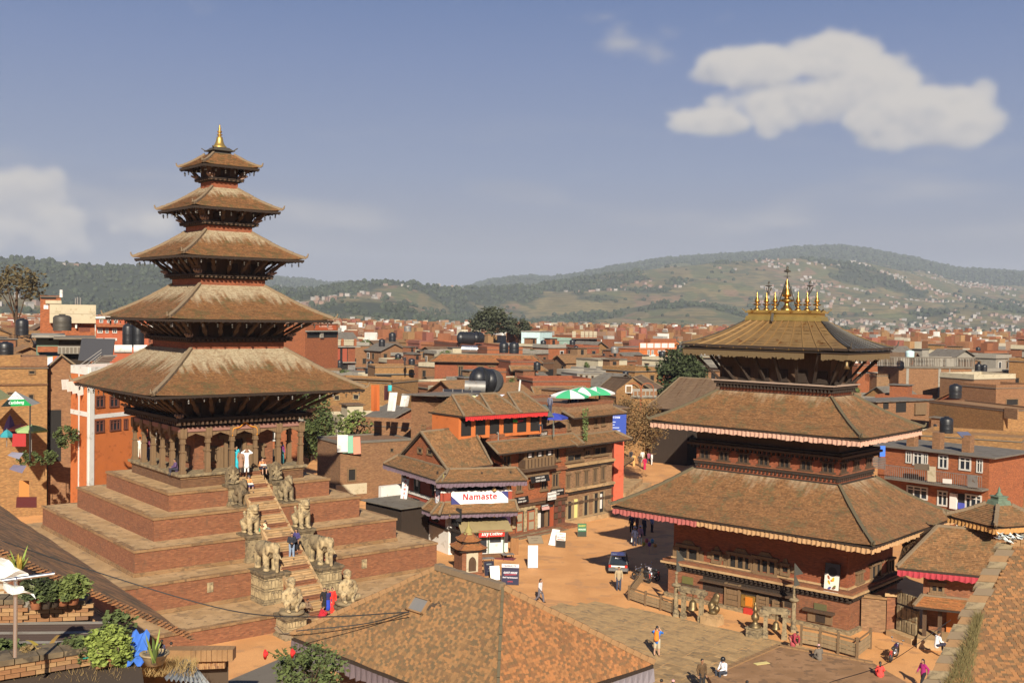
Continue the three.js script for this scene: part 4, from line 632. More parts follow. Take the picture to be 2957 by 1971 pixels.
for(const q of[[[1458,300],[1480,366]],[[1594,288],[1618,352]],[[1660,278],[1686,342]],[[1716,268],[1742,330]],[[1455,545],[1565,605]],[[1590,515],[1630,565]],[[1660,492],[1755,558]],[[1450,705],[1478,812]],[[1518,688],[1548,797]],[[1585,672],[1615,780]],[[1652,655],[1682,765]],[[1710,640],[1742,750]]])K.win(0,Q(...q));
for(const[x,y,o,m]of[[1600,622,.35,M.ledge],[1600,640,.2,M.darkwood],[1600,800,.4,M.ledge],[1600,822,.22,M.darkwood],[1600,905,.12,M.wood]])K.block('cornice',0,G.L/2,yy(x,y)- .1,G.L+.2,.24,m,o);
for(const q of[[[1455,910],[1490,1085]],[[1500,895],[1535,1065]],[[1578,865],[1612,1035]],[[1655,845],[1690,1010]],[[1695,835],[1732,1000]]]){const r=Q(...q);K.block('shop_opening',0,...r,M.dark,.02);K.block('door_frame',0,r[0]- r[2]/2,r[1],.14,r[3],M.palewood,.12);K.block('door_frame',0,r[0]+ r[2]/2,r[1],.14,r[3],M.palewood,.12);}
K.block('yellow_cloth',0,...Q([1508,890],[1530,1035]),mat(.62,.55,.2),.1);K.block('hung_cloth',0,...Q([1702,850],[1716,960]),M.white,.1);
K.block('footing',0,G.L/2,-.1,G.L+.3,.55,M.ledge,.8);
{const m=mat(.14,.19,.06),b=new MB();const o=K.inFace(0,1.6,e2-.1,1.0);for(let i=0;i<500;i++){const t=rnd(),x=(rnd()- .5)*(.9-.3*t),p=V(o.x+x*.7,o.y+.9-t*3.4,o.z+x*-.7+rr(-.2,.3));leaf(b,p,.09);}one('creeper','green creeper trailing down between the upper windows','creeper',b,m);}

{const Ap=atD(Z.st(1815,400),118).setY(0),Bp=atD(Z.st(1890,400),118.5).setY(0),R=new House('red_end_house','narrow red house at the end of the timber fronted row','house',[Ap,Bp,Bp.clone().add(V(-2,0,-6)),Ap.clone().add(V(-2,0,-6))],yOver(Z.st(1850,205),Ap),mat(.5,.1,.05,{map:T.plaster}));R.slab(R.h,.15,.8,M.brownroof);
const q=R.rect(0,Z.st(1772,300),Z.st(1850,368));sign('blue_board','bright blue notice board with white lines on the red end house',2.6,2.5,(c,W,Hh)=>{c.fillStyle='#2546a8';c.fillRect(0,0,W,Hh);text(c,'WELCOME',W/2,Hh*.16,Hh*.11,'#e8ecf6',W*.85);c.fillStyle='#cfd8ee';for(let i=0;i<5;i++)c.fillRect(W*.2,Hh*(.34+i*.12),W*(.3+.3*h2(i,4)),Hh*.03);},new THREE.Matrix4().makeRotationY(-.05).setPosition(atD(Z.st(1811,334),116.5)));}

{const a=gnd(Z.st(1772,880)),b=gnd(Z.st(1880,800)),n=nrm(a,b,3),S=new House('corner_stall','low timber street stall with white and yellow goods hung on its front','stall',[a,b,b.clone().add(n),a.clone().add(n)],3.5,M.darkbrick),L=S.faces[0].L;S.slope([S.inFace(0,-.6,3.3,1.2),S.inFace(0,L+.4,3.3,1.2),S.inFace(0,L+.4,4.2,-1),S.inFace(0,-.6,4.2,-1)],8,M.roof);
for(let i=0;i<6;i++)for(let j=0;j<2;j++){const e=new MB().at(S.faces[0].m);e.box(L*(i+.6)/7,j?2.2:1.3,.08,.34,.6,.05);part('hung_goods',e,j?mat(.5,.5,.08):M.white,S.g);}
const e=new MB().at(S.faces[0].m);e.box(L/2,0,1.0,L*1.3,.9,2.2).box(L*.55,0,2.4,L*1.4,.4,1.2);part('brick_platform',e,M.ledge,S.g);}
}
function leaf(b,p,s){const a=rnd()*6.3,t=rr(-.9,.9),u=V(cos(a),t*.6,sin(a)).multiplyScalar(s),v=V(-sin(a)*.7,.5-t,cos(a)*.7).multiplyScalar(s*.6);b.tri(p.clone().sub(v),p.clone().add(u),p.clone().add(v));b.tri(p.clone().sub(v),p.clone().add(v),p.clone().sub(u));}
// trees and shrubs
const G={dark:mat(.045,.06,.02),mid:mat(.075,.1,.028),light:mat(.13,.16,.04),dry:mat(.22,.15,.06),grey:mat(.055,.062,.033)};
function crown(R,rx,ry,n,per,s,low=-.55){
const b=new MB(),dirs=[];
for(let i=0;i<n;i++){const u=R()*2-1,a=R()*6.283,q=sqrt(1-u*u);if(u<low)continue;const k=.55+.5*sqrt(R()),c=V(q*cos(a)*rx*k,u*ry*k,q*sin(a)*rx*k),cr=(.16+.14*R())*rx;for(let j=0;j<per;j++){const d=V(R()- .5,R()- .5,R()- .5).multiplyScalar(2*cr);leaf(b,c.clone().add(d),s*(.6+.8*R()));}}
return b;
}
function tree(name,label,pos,h,rx,ry,m,o={}){
const R=rng(o.seed||5),t=thing(name,label,o.cat||'tree',pos),tr=new MB(),ty=h-ry;
tr.cyl(V(0,-.2,0),V(.1*rx,ty,0),.06*rx+.05,.035*rx+.03,7);for(let i=0;i<6;i++){const a=i*1.05+R();tr.cyl(V(.05*rx,ty*(.7+.05*i),0),V(cos(a)*rx*.6,ty+ry*(.1+.5*R()),sin(a)*rx*.6),.03*rx+.02,.012,5);}part('trunk',tr,M.wood,t);
const c=part('crown',crown(R,rx,ry,o.n||70,o.per||40,o.s||.22,o.low),m,t);c.position.y=ty +(o.dy||0);return t;
}
const shrub=(name,label,pos,rx,ry,m,o={})=>{const t=thing(name,label,o.cat||'shrub',pos),R=rng(o.seed||9),st=new MB();for(let i=0;i<5;i++){const a=i*1.3;st.cyl(V(0,-.05,0),V(cos(a)*rx*.5,ry,sin(a)*rx*.5),.03*rx+.004,.005,4);}part('stems',st,M.wood,t);const c=part('foliage',crown(R,rx,ry,o.n||40,o.per||30,o.s||.12,-.9),m,t);c.position.y=ry*.8;return t;};
// the houses round the square and behind it, each at its own place
const keep=[];
const GRP='houses of the old town';

function hero(name,label,a,b,h,depth,m,o={}){
const A=o.d?atD(a,o.d):atY(a,h),B=o.d?atD(b,o.d2||o.d):atY(b,h),H0=o.d?A.y:h;A.y=B.y=0;
const t=B.clone().sub(A).normalize(),n=V(t.z,0,-t.x).multiplyScalar(depth),H=new House(name,label,o.cat||'house',[A,B,B.clone().add(n),A.clone().add(n)],H0,m,{y0:o.y0});
keep.push([min(a[0],b[0]),max(a[0],b[0]),o.low||a[1]+ 60,hypot(A.x,A.z)]);
if(o.flat!==0){H.parapet(H0-.02,o.par??.5,.25,o.pm||m);H.slab(H0-.12,.1,.12,M.greyconcrete);}
return H;
}
function tank(label,pos,r=.55,h=1.35,m=M.tank,group){const b=new MB(),k=h*.84;b.lathe([[r,0],[r,k*.3],[r*1.03,k*.32],[r*1.03,k*.36],[r,k*.38],[r,k*.64],[r*1.03,k*.66],[r*1.03,k*.7],[r,k*.72],[r,k],[r*.8,h*.95],[r*.35,h],[r*.35,h*1.05],[0,h*1.05]],0,0,0,14);return one('water_tank',label,'water tank',b,m,pos,0,group);}
function rail(parent,face,u0,u1,y,h,z,m,sp=.14,w=.03){const g=limb('railing',parent),b=new MB().at(face);b.box((u0+u1)/2,y+h-.04,z,u1-u0,.06,.05).box((u0+u1)/2,y+.06,z,u1-u0,.04,.04);part('rail',b,m,g);const n=round((u1-u0)/sp);for(let i=0;i<=n;i++){const q=new MB().at(face);q.box(lerp(u0,u1,i/n),y,z,w,h,w);part('baluster',q,m,g);}}
const pxs=(f,...l)=>l.map(([a,b,c,d])=>[f(a,b),f(c,d)]);
{
let H=hero('guest_house','brown guest house with a white balustrade terrace behind the pagoda eaves',Z.c1(60,465),Z.c1(805,465),11.5,9,M.redbrick,{par:0,low:1090});
{const F=H.faces[0];for(let i=0;i<=5;i++)H.block('pier',0,F.L*i/5,H.h,.6,1.75,M.orange,.1,.5);for(let i=0;i<5;i++)for(let j=0;j<9;j++)H.block('baluster',0,F.L*(i+.12+.76*(j+.5)/9)/5,H.h+.12,F.L/5*.055,1.3,M.cream,.02,.2);H.block('handrail',0,F.L/2,H.h+1.4,F.L,.2,M.cream,.05,.3);H.slab(H.h-.3,.25,1.1,M.concrete);
H.w(pxs(Z.c1,[110,490,255,568],[270,490,350,568]),'white');H.block('dark_bay',0,...H.rect(0,Z.c1(432,480),Z.c1(720,640)),M.dark,.02);for(const x of[500,580,660])H.block('red_door',0,...H.rect(0,Z.c1(x,492),Z.c1(x+52,640)),mat(.28,.06,.03),.06);H.block('lower_gallery',0,...H.rect(0,Z.c1(440,672),Z.c1(720,800)),M.dark,.02);H.block('balcony_slab',0,F.L*.7,F.at(Z.c1(600,655))[1],F.L*.6,.2,M.concrete,.9);H.block('white_sheet_wall',0,...H.rect(0,Z.c1(722,680),Z.c1(805,790)),M.tin,.08);}
H=hero('rooftop_house','orange brick rooftop house with pale painted letters beside the pagoda',Z.c1(240,215),Z.c1(612,215),17.2,8,M.orange,{low:990,par:.1});
{const[u,y,w,h]=H.rect(0,Z.c1(340,228),Z.c1(590,285));sign('painted_sign','orange brick band with pale painted guest house letters',w,h,(c,W,Hh)=>{c.fillStyle='#b3582f';c.fillRect(0,0,W,Hh);text(c,'TRADITIONAL GUEST',W*.5,Hh*.28,Hh*.4,'#e9cdb8',W*.94);text(c,'HOUSE',W*.72,Hh*.74,Hh*.42,'#e9cdb8',W*.44);},H.faceM(0,u,y+h/2,.08));H.block('balcony_slab',0,H.faces[0].L/2,y-.3,H.faces[0].L,.2,M.concrete,.8);H.block('dark_bay',0,...H.rect(0,Z.c1(260,300),Z.c1(600,372)),M.dark,.02);H.block('post',0,...H.rect(0,Z.c1(400,300),Z.c1(432,372)),M.concrete,.4);}
H=hero('ochre_house','ochre brick house with small timber windows behind the clothes line',Z.c1(365,840),Z.c1(1210,880),9.6,8,M.ochre,{low:1215,par:.3});H.w(pxs(Z.c1,[565,1018,632,1080],[780,1008,852,1072],[788,1152,836,1232],[1085,1140,1142,1218]),'hole',0,{m:M.palestone});H.block('eave_board',0,H.faces[0].L/2,H.h+.3,H.faces[0].L+.6,.1,M.oldwood,.4);
H=hero('low_brick_house','low ruined brick house with a sheet roof below the ochre house',Z.c1(720,1345),Z.c1(1440,1385),7.2,4,M.oldbrick,{low:1260});H=hero('lean_to_house','pinkish brick lean-to house with washing on its gallery',Z.c1(640,1565),Z.c1(1440,1520),6.2,6,mat(.95,1.0,1.05,{map:T.oldbrick}),{low:1420,par:.15,pm:M.greyroof});H.block('gallery',0,...H.rect(0,Z.pl(1712,-60),Z.pl(1790,10)),M.dark,.02);H.w([[Z.pl(1770,100),Z.pl(1820,175)],[Z.pl(2010,-14),Z.pl(2032,10)]],'hole');H.block('plaster_patch',0,...H.rect(0,Z.pl(1705,190),Z.pl(1880,250)),M.cream,.03);
[['white sheet drying on the lean-to gallery',-40,M.white,1710],['green and white cloth drying on the lean-to gallery',-34,mat(.2,.42,.3),1742],['pale red cloth drying on the lean-to gallery',-28,mat(.6,.24,.16),1785]].forEach(([l,y,m,x],i)=>{const[u,yy]=H.faces[0].at(Z.pl(x,y)),b=new MB();b.box(0,-1.6,0,1.1,1.8,.05,{rz:.03*i});one('drying_cloth',l,'cloth',b,m,H.inFace(0,u+.5,yy+.7,.35),H.g.rotation.y+.2);});
{const b=hero('tin_shed','brown tin shed with a white wall patch beside the corner restaurant',Z.pl(1875,285),Z.pl(2078,330),3.6,5,M.darkwood,{low:1500,flat:0});b.slab(3.6,.08,.4,M.greyroof);hero('white_wall','short whitewashed wall behind the tin shed',Z.pl(1962,205),Z.pl(2082,192),4.6,.4,M.white,{low:1440,flat:0,cat:'wall'});}
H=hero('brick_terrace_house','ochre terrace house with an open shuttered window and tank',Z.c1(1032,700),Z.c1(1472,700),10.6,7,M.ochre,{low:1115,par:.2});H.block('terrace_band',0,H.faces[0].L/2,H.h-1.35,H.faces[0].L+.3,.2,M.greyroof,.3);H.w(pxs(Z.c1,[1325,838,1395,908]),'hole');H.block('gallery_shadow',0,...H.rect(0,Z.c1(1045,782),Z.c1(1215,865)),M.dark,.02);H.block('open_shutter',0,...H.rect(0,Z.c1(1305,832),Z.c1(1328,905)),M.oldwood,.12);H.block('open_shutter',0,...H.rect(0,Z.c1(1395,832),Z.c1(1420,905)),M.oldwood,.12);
H=hero('red_brick_house','red brick house with a low tiled hip roof and tall timber window',Z.c1(1705,632),Z.c1(2880,652),11,10,M.redbrick,{low:1108,flat:0});{const L=H.faces[0].L,I=(x,y,z)=>H.inFace(0,x,y,z);H.slope([I(-.9,10.9,.9),I(L+.9,10.9,.9),I(L-1,12.2,-2.5),I(1,12.2,-2.5)],14,M.roofRed);H.slope([I(L+.9,10.9,.9),I(L+.9,10.9,-10.9),I(L-1,12.2,-7.5),I(L-1,12.2,-2.5)],14,M.roofRed);H.slope([I(-.9,10.9,-10.9),I(-.9,10.9,.9),I(1,12.2,-2.5),I(1,12.2,-7.5)],14,M.roofRed);const f=new MB().at(H.faces[0].m);f.box(L/2,12.1,-5,L-2,.1,5.2);part('roof_deck',f,M.greyconcrete,H.g);}H.w(pxs(Z.c1,[1970,690,2030,822],[2190,690,2262,800],[2310,690,2390,800],[1805,825,1858,880],[2520,690,2580,740]),'wood');
H=hero('red_house','pinkish red house with a yellow door and tiled skirt roof',Z.c2(292,640),Z.c2(578,640),11.4,8,M.redbrick,{low:1095,par:.2});H.block('yellow_door',0,...H.rect(0,Z.c2(437,742),Z.c2(510,840)),mat(.5,.32,.05),.05);H.w(pxs(Z.c2,[318,745,370,808]));{const L=H.faces[0].L,y=H.faces[0].at(Z.c2(430,690))[1];H.slope([H.inFace(0,-.3,y-.9,1.2),H.inFace(0,L+2,y-.9,1.2),H.inFace(0,L+1,y,.04),H.inFace(0,-.3,y,.04)],8);}
H=hero('grey_house','low brown house with a dark open gallery right of the red house',Z.c2(590,660),Z.c2(780,650),10.8,6,M.darkbrick,{low:1085});H.block('gallery',0,...H.rect(0,Z.c2(690,728),Z.c2(775,800)),M.dark,.02);
H=hero('parapet_house','long red brick parapet house behind the green and white parasols',Z.c2(545,862),Z.c2(1200,858),10,7,M.redbrick,{low:1140,par:.4});{const L=H.faces[0].L,y=H.faces[0].at(Z.c2(800,925))[1];H.slope([H.inFace(0,-.3,y-1.1,1.5),H.inFace(0,L*.9,y-1.1,1.5),H.inFace(0,L*.9,y,.04),H.inFace(0,-.3,y,.04)],8);}
H=hero('brick_cube_house','small brick rooftop room between black tanks',Z.c2(110,755),Z.c2(240,752),11.2,3,M.orange,{low:1140});
H=hero('tin_gable_house','brown tin roofed house with an ochre gable facing the square',Z.c2(1290,990),Z.c2(1545,1030),8.4,7,M.darkwood,{low:1170,flat:0});{const L=H.faces[0].L,I=(x,y,z)=>H.inFace(0,x,y,z),rp=atD(Z.c2(1440,815),163),rq=atD(Z.c2(1682,826),155);H.slope([I(-.4,8.3,.8),I(L+.2,8.3,.8),rq,rp],6,M.brownroof,{lift:.02});const gA=atD(Z.c2(1490,968),151),gB=atD(Z.c2(1860,950),157),b=new MB();b.tri(H.loc(gA),H.loc(gB),H.loc(rq));const lo=(p)=>{const q=H.loc(p);q.y=3;return q;};b.quad(lo(gA),lo(gB),H.loc(gB),H.loc(gA));part('gable',b,M.ochre,H.g);H.slope([gB.clone().add(V(.5,-.2,.3)),gB.clone().add(V(3,-.2,-7)),rq.clone().add(V(2,0,-7)),rq.clone().add(V(0,.05,.3))],6,M.brownroof);const w=new MB(),c=H.loc(atD(Z.c2(1628,945),153));w.box(c.x,c.y-.6,c.z+.35,.95,1.1,.1);part('window',w,M.white,H.g);const w2=new MB();w2.box(c.x,c.y-.5,c.z+.42,.7,.85,.06);part('window_pane',w2,M.oldwood,H.g);}
H=hero('old_parapet_house','weathered ochre house with an ornate crumbling parapet and blind arches',Z.c2(1545,1048),Z.c2(1955,1045),8.6,8,M.ochre,{low:1225,par:.1});{const L=H.faces[0].L;H.block('ornate_parapet',0,L*.48,H.h,L*.98,1.2,M.concrete,.05,.25);for(let i=0;i<9;i++)H.block('parapet_panel',0,L*(i+.5)/9,H.h+.3,L/9*.7,.55,M.oldbrick,.09,0);H.block('moulding',0,L/2,H.h-.1,L+.3,.16,M.greyroof,.2);for(const x of[1690,1835]){const[u,y]=H.faces[0].at(Z.c2(x,1200));const b=new MB().at(H.faces[0].m.clone().multiply(new THREE.Matrix4().makeTranslation(u,y,.02)));for(let i=0;i<9;i++){const a0=PI*i/9,a1=PI*(i+1)/9;b.bar(V(cos(a0)*.9,3.2+sin(a0)*.7,0),V(cos(a1)*.9,3.2+sin(a1)*.7,0),.12,.14);}for(const s of[-.9,.9])b.box(s,0,0,.12,3.2,.12);part('blind_arch',b,M.orange,H.g);}}
H=hero('long_roof_house','house with a long plain brown roof beside the three roofed temple',Z.c2(1880,1150),Z.c2(2300,1180),7.6,9,M.darkwood,{low:1180,flat:0});{const L=H.faces[0].L,I=(x,y,z)=>H.inFace(0,x,y,z);H.slope([I(-.3,7.5,.6),I(L+5,7.5,.6),I(L+5,11.4,-6),I(1.2,11.4,-6)],22,M.brownroof);}
H=hero('brick_tower_house','two storey brick tower house with dark windows on the skyline',Z.c2(450,265),Z.c2(620,262),15.5,6,M.orange,{low:1000,par:.2});H.w(pxs(Z.c2,[500,308,536,356],[556,306,580,344],[500,398,534,448],[556,400,580,450]),'hole');
H=hero('pale_blue_house','house with a pale blue rooftop room beside the brick tower house',Z.c2(625,305),Z.c2(762,303),15,6,mat(.5,.66,.66,{map:T.plaster}),{low:985,par:.2,pm:M.concrete});
H=hero('mint_house','pale mint house with a small dark window',Z.c2(768,405),Z.c2(980,400),12,7,M.mint,{low:1003,par:.8});H.w(pxs(Z.c2,[893,430,925,470]),'white');
H=hero('cream_parapet_house','brick house with cream parapet panels and a dark balcony',Z.c2(985,345),Z.c2(1272,345),13.5,8,M.orange,{low:1000,par:.1});{const L=H.faces[0].L;for(let i=0;i<6;i++)if(i%2===0||i>2)H.block('cream_panel',0,L*(i+.5)/6,H.h-.6,L/6*.8,1.9,M.cream,.05);H.block('dark_bay',0,...H.rect(0,Z.c2(990,395),Z.c2(1265,450)),M.dark,.02);H.block('balcony_slab',0,L/2,H.faces[0].at(Z.c2(1100,385))[1],L+1,.25,M.greyconcrete,1.2);}
H=hero('terrace_house','orange red terrace house with white parapet panels and white windows',Z.c2(1752,500),Z.c2(2200,498),12,9,M.orangeplaster,{low:1040,par:0});{const L=H.faces[0].L;for(let i=0;i<5;i++)H.block('white_panel',0,L*(i+.5)/5.6,H.h+.3,L/5.6*.84,1.1,M.white,.04);H.block('parapet',0,L/2,H.h,L,1.5,M.orangeplaster,0,.25);H.w(pxs(Z.c2,[1840,510,1868,565],[1885,510,1912,565],[1958,512,1995,550],[2008,512,2042,550]),'white');H.block('lower_white_rail',0,...H.rect(0,Z.c2(1742,565),Z.c2(1922,590)),M.white,.4);H.block('upper_room',0,...H.rect(0,Z.c2(1890,385),Z.c2(2210,440)),M.orange,-.5,3);}
H=hero('white_house','stained white concrete house with a red door flap',Z.c2(1285,625),Z.c2(1612,620),11,7,M.cream,{low:1070,par:.2,pm:M.greyconcrete});H.block('dark_bay',0,...H.rect(0,Z.c2(1460,645),Z.c2(1500,698)),M.dark,.02);H.block('red_flap',0,...H.rect(0,Z.c2(1300,698),Z.c2(1338,740)),mat(.4,.02,.02),.1);
H=hero('concrete_gable_house','grey concrete sided house with small square windows',Z.c2(1045,778),Z.c2(1430,775),10.3,6,M.concrete,{low:1110,par:.1});H.w(pxs(Z.c2,[1075,790,1105,825],[1138,795,1165,838],[1205,800,1232,870]),'hole');

H=hero('gable_brick_house','bare brick gable house with three small windows behind the restaurant roof',Z.c1(1440,1180),Z.c1(2150,1240),10,6.5,M.oldbrick,{low:1300,flat:0});
{const F=H.faces[0],q=(x,y)=>{const[u,v]=F.at(Z.c1(x,y));return V(u,v,.012);},b=new MB().at(F.m),pts=[[1440,1010],[1720,1030],[1732,1172],[1846,1082],[2195,1398],[2150,1500],[1440,1500]].map((p)=>q(...p));for(let i=1;i+1<pts.length;i++)b.tri(pts[0],pts[i],pts[i+1]);part('gable_wall',b,M.oldbrick,H.g);
const back=(p)=>V(p.x+1.0,p.y,p.z-6),W=(p)=>p.clone().applyMatrix4(F.m).add(H.g.position);H.slope([W(q(2200,1400)).add(V(.2,0,.3)),W(back(q(2200,1400))),W(back(q(1846,1078))),W(q(1846,1078)).add(V(0,.1,.3))],14,M.roof);const wing=new MB().at(F.m),a=q(1440,1005),c=q(1725,1028);wing.box((a.x+c.x)/2,3,-2.5,c.x-a.x,a.y-3,4.9);part('side_wing',wing,M.oldbrick,H.g);const sh=new MB().at(F.m);sh.box((a.x+c.x)/2+.6,a.y-.05,-2,c.x-a.x+2.4,.1,6,{rz:.03});part('sheet_roof',sh,M.greyroof,H.g);}
H.w(pxs(Z.c1,[1562,1040,1612,1100],[1742,1225,1798,1285],[1556,1356,1606,1410]),'hole');
{const a=atD(Z.c1(1800,962),117),b=atD(Z.c1(2235,925),117),t=b.clone().sub(a),s=thing('solar_panel_row','row of dark solar panels tilted on the brick house roof','solar panels',a,-atan2(t.z,t.x)),L=t.length();for(let i=0;i<4;i++){const m=new MB();m.box(L*(i+.5)/4,-1.2,0,L/4-.1,1.9,.08,{rx:-.9});part('panel',m,mat(.03,.03,.035,{roughness:.3}),s);const f=new MB();f.box(L*i/4,-1.2,0,.08,1.9,.11,{rx:-.9});part('panel_frame',f,M.tin,s);}
const c=new MB();c.cyl(atD(Z.c1(2045,925),119),atD(Z.c1(2280,935),119),.72,.72,14);one('water_heater_drum','long grey drum with printed label above the solar panels','water heater',c,M.tin);
[['white sheet spread to dry below the solar panels',1895,2010,M.white],['pale blue sheet spread to dry below the solar panels',1975,2120,mat(.5,.6,.8)],['pale yellow sheet spread to dry below the solar panels',2090,2160,mat(.75,.7,.35)],['second white sheet spread to dry below the solar panels',2170,2320,M.white],['third white sheet spread to dry by the flower pots',2330,2600,mat(.78,.75,.82)]].forEach(([l,x0,x1,m],i)=>{const k=(x,y,d)=>atD(Z.c1(x,y),d),g=new MB();const p=[k(x0+90,1125-i*6,108),k(x1+90,1115-i*8,108),k(x1,1030-i*5,113),k(x0,1042-i*6,113)];for(let s=0;s<4;s++){const f=(t,e)=>p[0].clone().lerp(p[1],e).lerp(p[3].clone().lerp(p[2],e),t).add(V(0,.06*sin(7*t+e*3),0));g.quad(f(s/4,0),f(s/4,1),f((s+1)/4,1),f((s+1)/4,0));}one('drying_sheet',l,'sheet',g,m);});}
{const a=gnd(Z.c2(0,1160),8.6),H2=new House('rear_terrace','brick rear terrace with a pot lined wall behind the roof terrace','house',[atY(Z.c1(1950,1150),8.7),atY(Z.c2(700,1120),8.7),atY(Z.c2(700,1040),8.7),atY(Z.c1(1950,1060),8.7)].map((p)=>V(p.x,0,p.z)),8.7,M.orangeplaster);H2.slab(8.7,.1,.2,M.greyconcrete);}
const pole=new MB();pole.cyl(atD(Z.c2(378,1085),112),atD(Z.c2(402,850),112),.1,.09,8);one('white_pole','tall white pole standing on the rear terrace','pole',pole,M.white);

const cl=new MB();cl.tube([atD(Z.c1(940,872),120),atD(Z.c1(1200,905),118),atD(Z.c1(1430,985),116)],.03);one('clothes_line','clothes line strung before the ochre house','clothes line',cl,M.black);
[['long rust red cloth hanging on the clothes line',985,905,1080,1200,mat(.4,.1,.02)],['dark maroon cloth hanging on the clothes line',1135,912,1185,1078,mat(.06,.012,.015)],['turquoise shirt hanging on the clothes line',1178,908,1222,975,mat(.05,.5,.55)],['white shirt hanging long on the clothes line',1195,990,1285,1200,M.white],['white and black cloth hanging at the clothes line end',1335,1005,1428,1150,M.white]].forEach(([l,x0,y0,x1,y1,m],i)=>{const g=new MB(),k=(x,y)=>atD(Z.c1(x,y),117),N=6,sk=i>2?-28:0;for(let s=0;s<N;s++)for(let c=0;c<3;c++){const f=(t,e)=>k(lerp(x0,x1,e)+ sk*t,lerp(y0,y1,t)).add(V(0,0,.18*sin(e*6+i)*(.4+t)));g.quad(f((s+1)/N,c/3),f((s+1)/N,(c+1)/3),f(s/N,(c+1)/3),f(s/N,c/3));}one('hanging_cloth',l,'cloth',g,m);});
}
{
let H=hero('brick_stair_tower','tall plain brick tower beside the metal roofed temple',Z.c3(470,682),Z.c3(700,680),11.6,6,M.orange,{low:1150,par:.1});H.block('concrete_band',0,H.faces[0].L/2,H.faces[0].at(Z.c3(580,775))[1],H.faces[0].L+.1,.25,M.concrete,.04);
H=hero('balustrade_house','wide unplastered brick house with a tall streaked balustrade on top',Z.c3(940,705),Z.c3(1792,712),11.5,9,M.oldbrick,{low:1135,par:.1,pm:M.greyconcrete});{const F=H.faces[0];for(const x of[1035,1398,1512,1775]){const u=F.at(Z.c3(x,850))[0];H.block('concrete_column',0,u,0,x===1512?.2:.5,H.h,M.concrete,.05);}H.block('roof_beam',0,F.L/2,H.h-.15,F.L+.5,.35,M.greyconcrete,.2);const u0=F.at(Z.c3(700,640))[0],n=60;for(let i=0;i<=n;i++)H.block('baluster',0,lerp(u0,F.L,i/n),H.h+.2,.13,1.5,h2(i,5)>.5?M.concrete:M.greyconcrete,.1,.05);for(const t of[.28,.62,.75])H.block('solid_panel',0,lerp(u0,F.L,t),H.h+.2,1.6,1.5,M.concrete,.06,.05);H.block('handrail',0,(u0+F.L)/2,H.h+1.7,F.L-u0+.3,.16,M.greyconcrete,.12,.1);}
hero('brick_wall_house','lower pinkish brick house with flower pots between tower and balustrade',Z.c3(690,800),Z.c3(945,800),9.8,5,M.palebrick,{low:1135,par:.3});
H=hero('sheet_roof_shed','grey sheet roofed rooftop shed with dark door and blue basin',Z.c3(700,1100),Z.c3(1290,1080),8.4,5,M.oldbrick,{low:1210,flat:0});H.slab(8.4,.1,.7,M.greyroof);H.block('open_door',0,...H.rect(0,Z.c3(905,1105),Z.c3(1020,1215)),M.dark,.02);H.block('dark_opening',0,...H.rect(0,Z.c3(760,1105),Z.c3(822,1180)),M.dark,.02);H.block('leaning_boards',0,...H.rect(0,Z.c3(1110,1110),Z.c3(1235,1240)),M.oldwood,.3);
H=hero('long_brick_house','long low brick house wall with thin dark coping on the far slope',Z.c3(1285,1092),Z.c3(2130,1192),8.8,6,M.ochre,{low:1260,par:.2,pm:M.darkbrick});H.block('lattice_screen',0,...H.rect(0,Z.c3(2140,1170),Z.c3(2290,1290)),M.palebrick,.1);
hero('far_terrace_house','grey roofed terrace house at the edge of the old town',Z.c3(2040,940),Z.c3(2500,930),9.6,7,M.oldbrick,{low:1160}).w(pxs(Z.c3,[2150,1060,2290,1140]),'hole');hero('white_band_house','brick house with a white roof band below the hill woods',Z.c3(1790,840),Z.c3(2260,830),10.2,7,M.oldbrick,{low:1135,par:.8,pm:M.cream});
H=hero('roof_garden_house','brick house with a roof garden and a big black tank',Z.c4(1190,215),Z.c4(2330,290),8.0,7,M.ochre,{low:1330,par:.35});hero('garden_wall','high bare brick wall end beside the roof garden',Z.c4(2005,285),Z.c4(2330,262),7.2,5,M.ochre,{low:1335,par:.1});
H=hero('balcony_house','brick house with a railed balcony and pale framed windows',Z.c4(705,340),Z.c4(1965,478),8.2,7,M.orange,{low:1560,flat:0});{const F=H.faces[0],L=F.L;H.slab(8.2,.12,.7,M.greyroof);const q=(...l)=>pxs(Z.c4,...l);
for(const[x0,y0,x1,y1]of[[928,250,1060,332],[1250,235,1325,362],[1588,262,1665,402]]){const[u,,w]=H.rect(0,Z.c4(x0,y0),Z.c4(x1,y1));H.block('roof_pier',0,u,8.3,.75,1.5,M.oldbrick,-1.2,2.0);}
H.w(q([1020,400,1085,535],[1100,410,1210,560],[1212,425,1270,550],[1388,440,1500,600],[1622,465,1760,620],[1820,490,1892,645]),'white');H.w(q([1028,795,1270,942],[1376,846,1495,1022],[1690,890,1880,1060],[1365,1245,1486,1388],[1590,1232,1770,1352]),'white');H.block('open_casement',0,...H.rect(0,Z.c4(1530,876),Z.c4(1606,1050)),M.white,.3);H.block('open_light',0,...H.rect(0,Z.c4(1612,880),Z.c4(1688,990)),M.dark,.03);H.block('blue_cloth',0,...H.rect(0,Z.c4(1614,985),Z.c4(1690,1055)),mat(.06,.08,.4),.12);
const yb=F.at(Z.c4(1400,752))[1],u0=F.at(Z.c4(855,690))[0],e=new MB().at(F.m);e.box((u0+L)/2,yb-.15,.65,L-u0,.16,1.3);part('balcony_slab',e,M.greyconcrete,H.g);rail(H.g,F.m,u0+.05,L-.05,yb,1.15,1.25,M.tin,.19,.028);
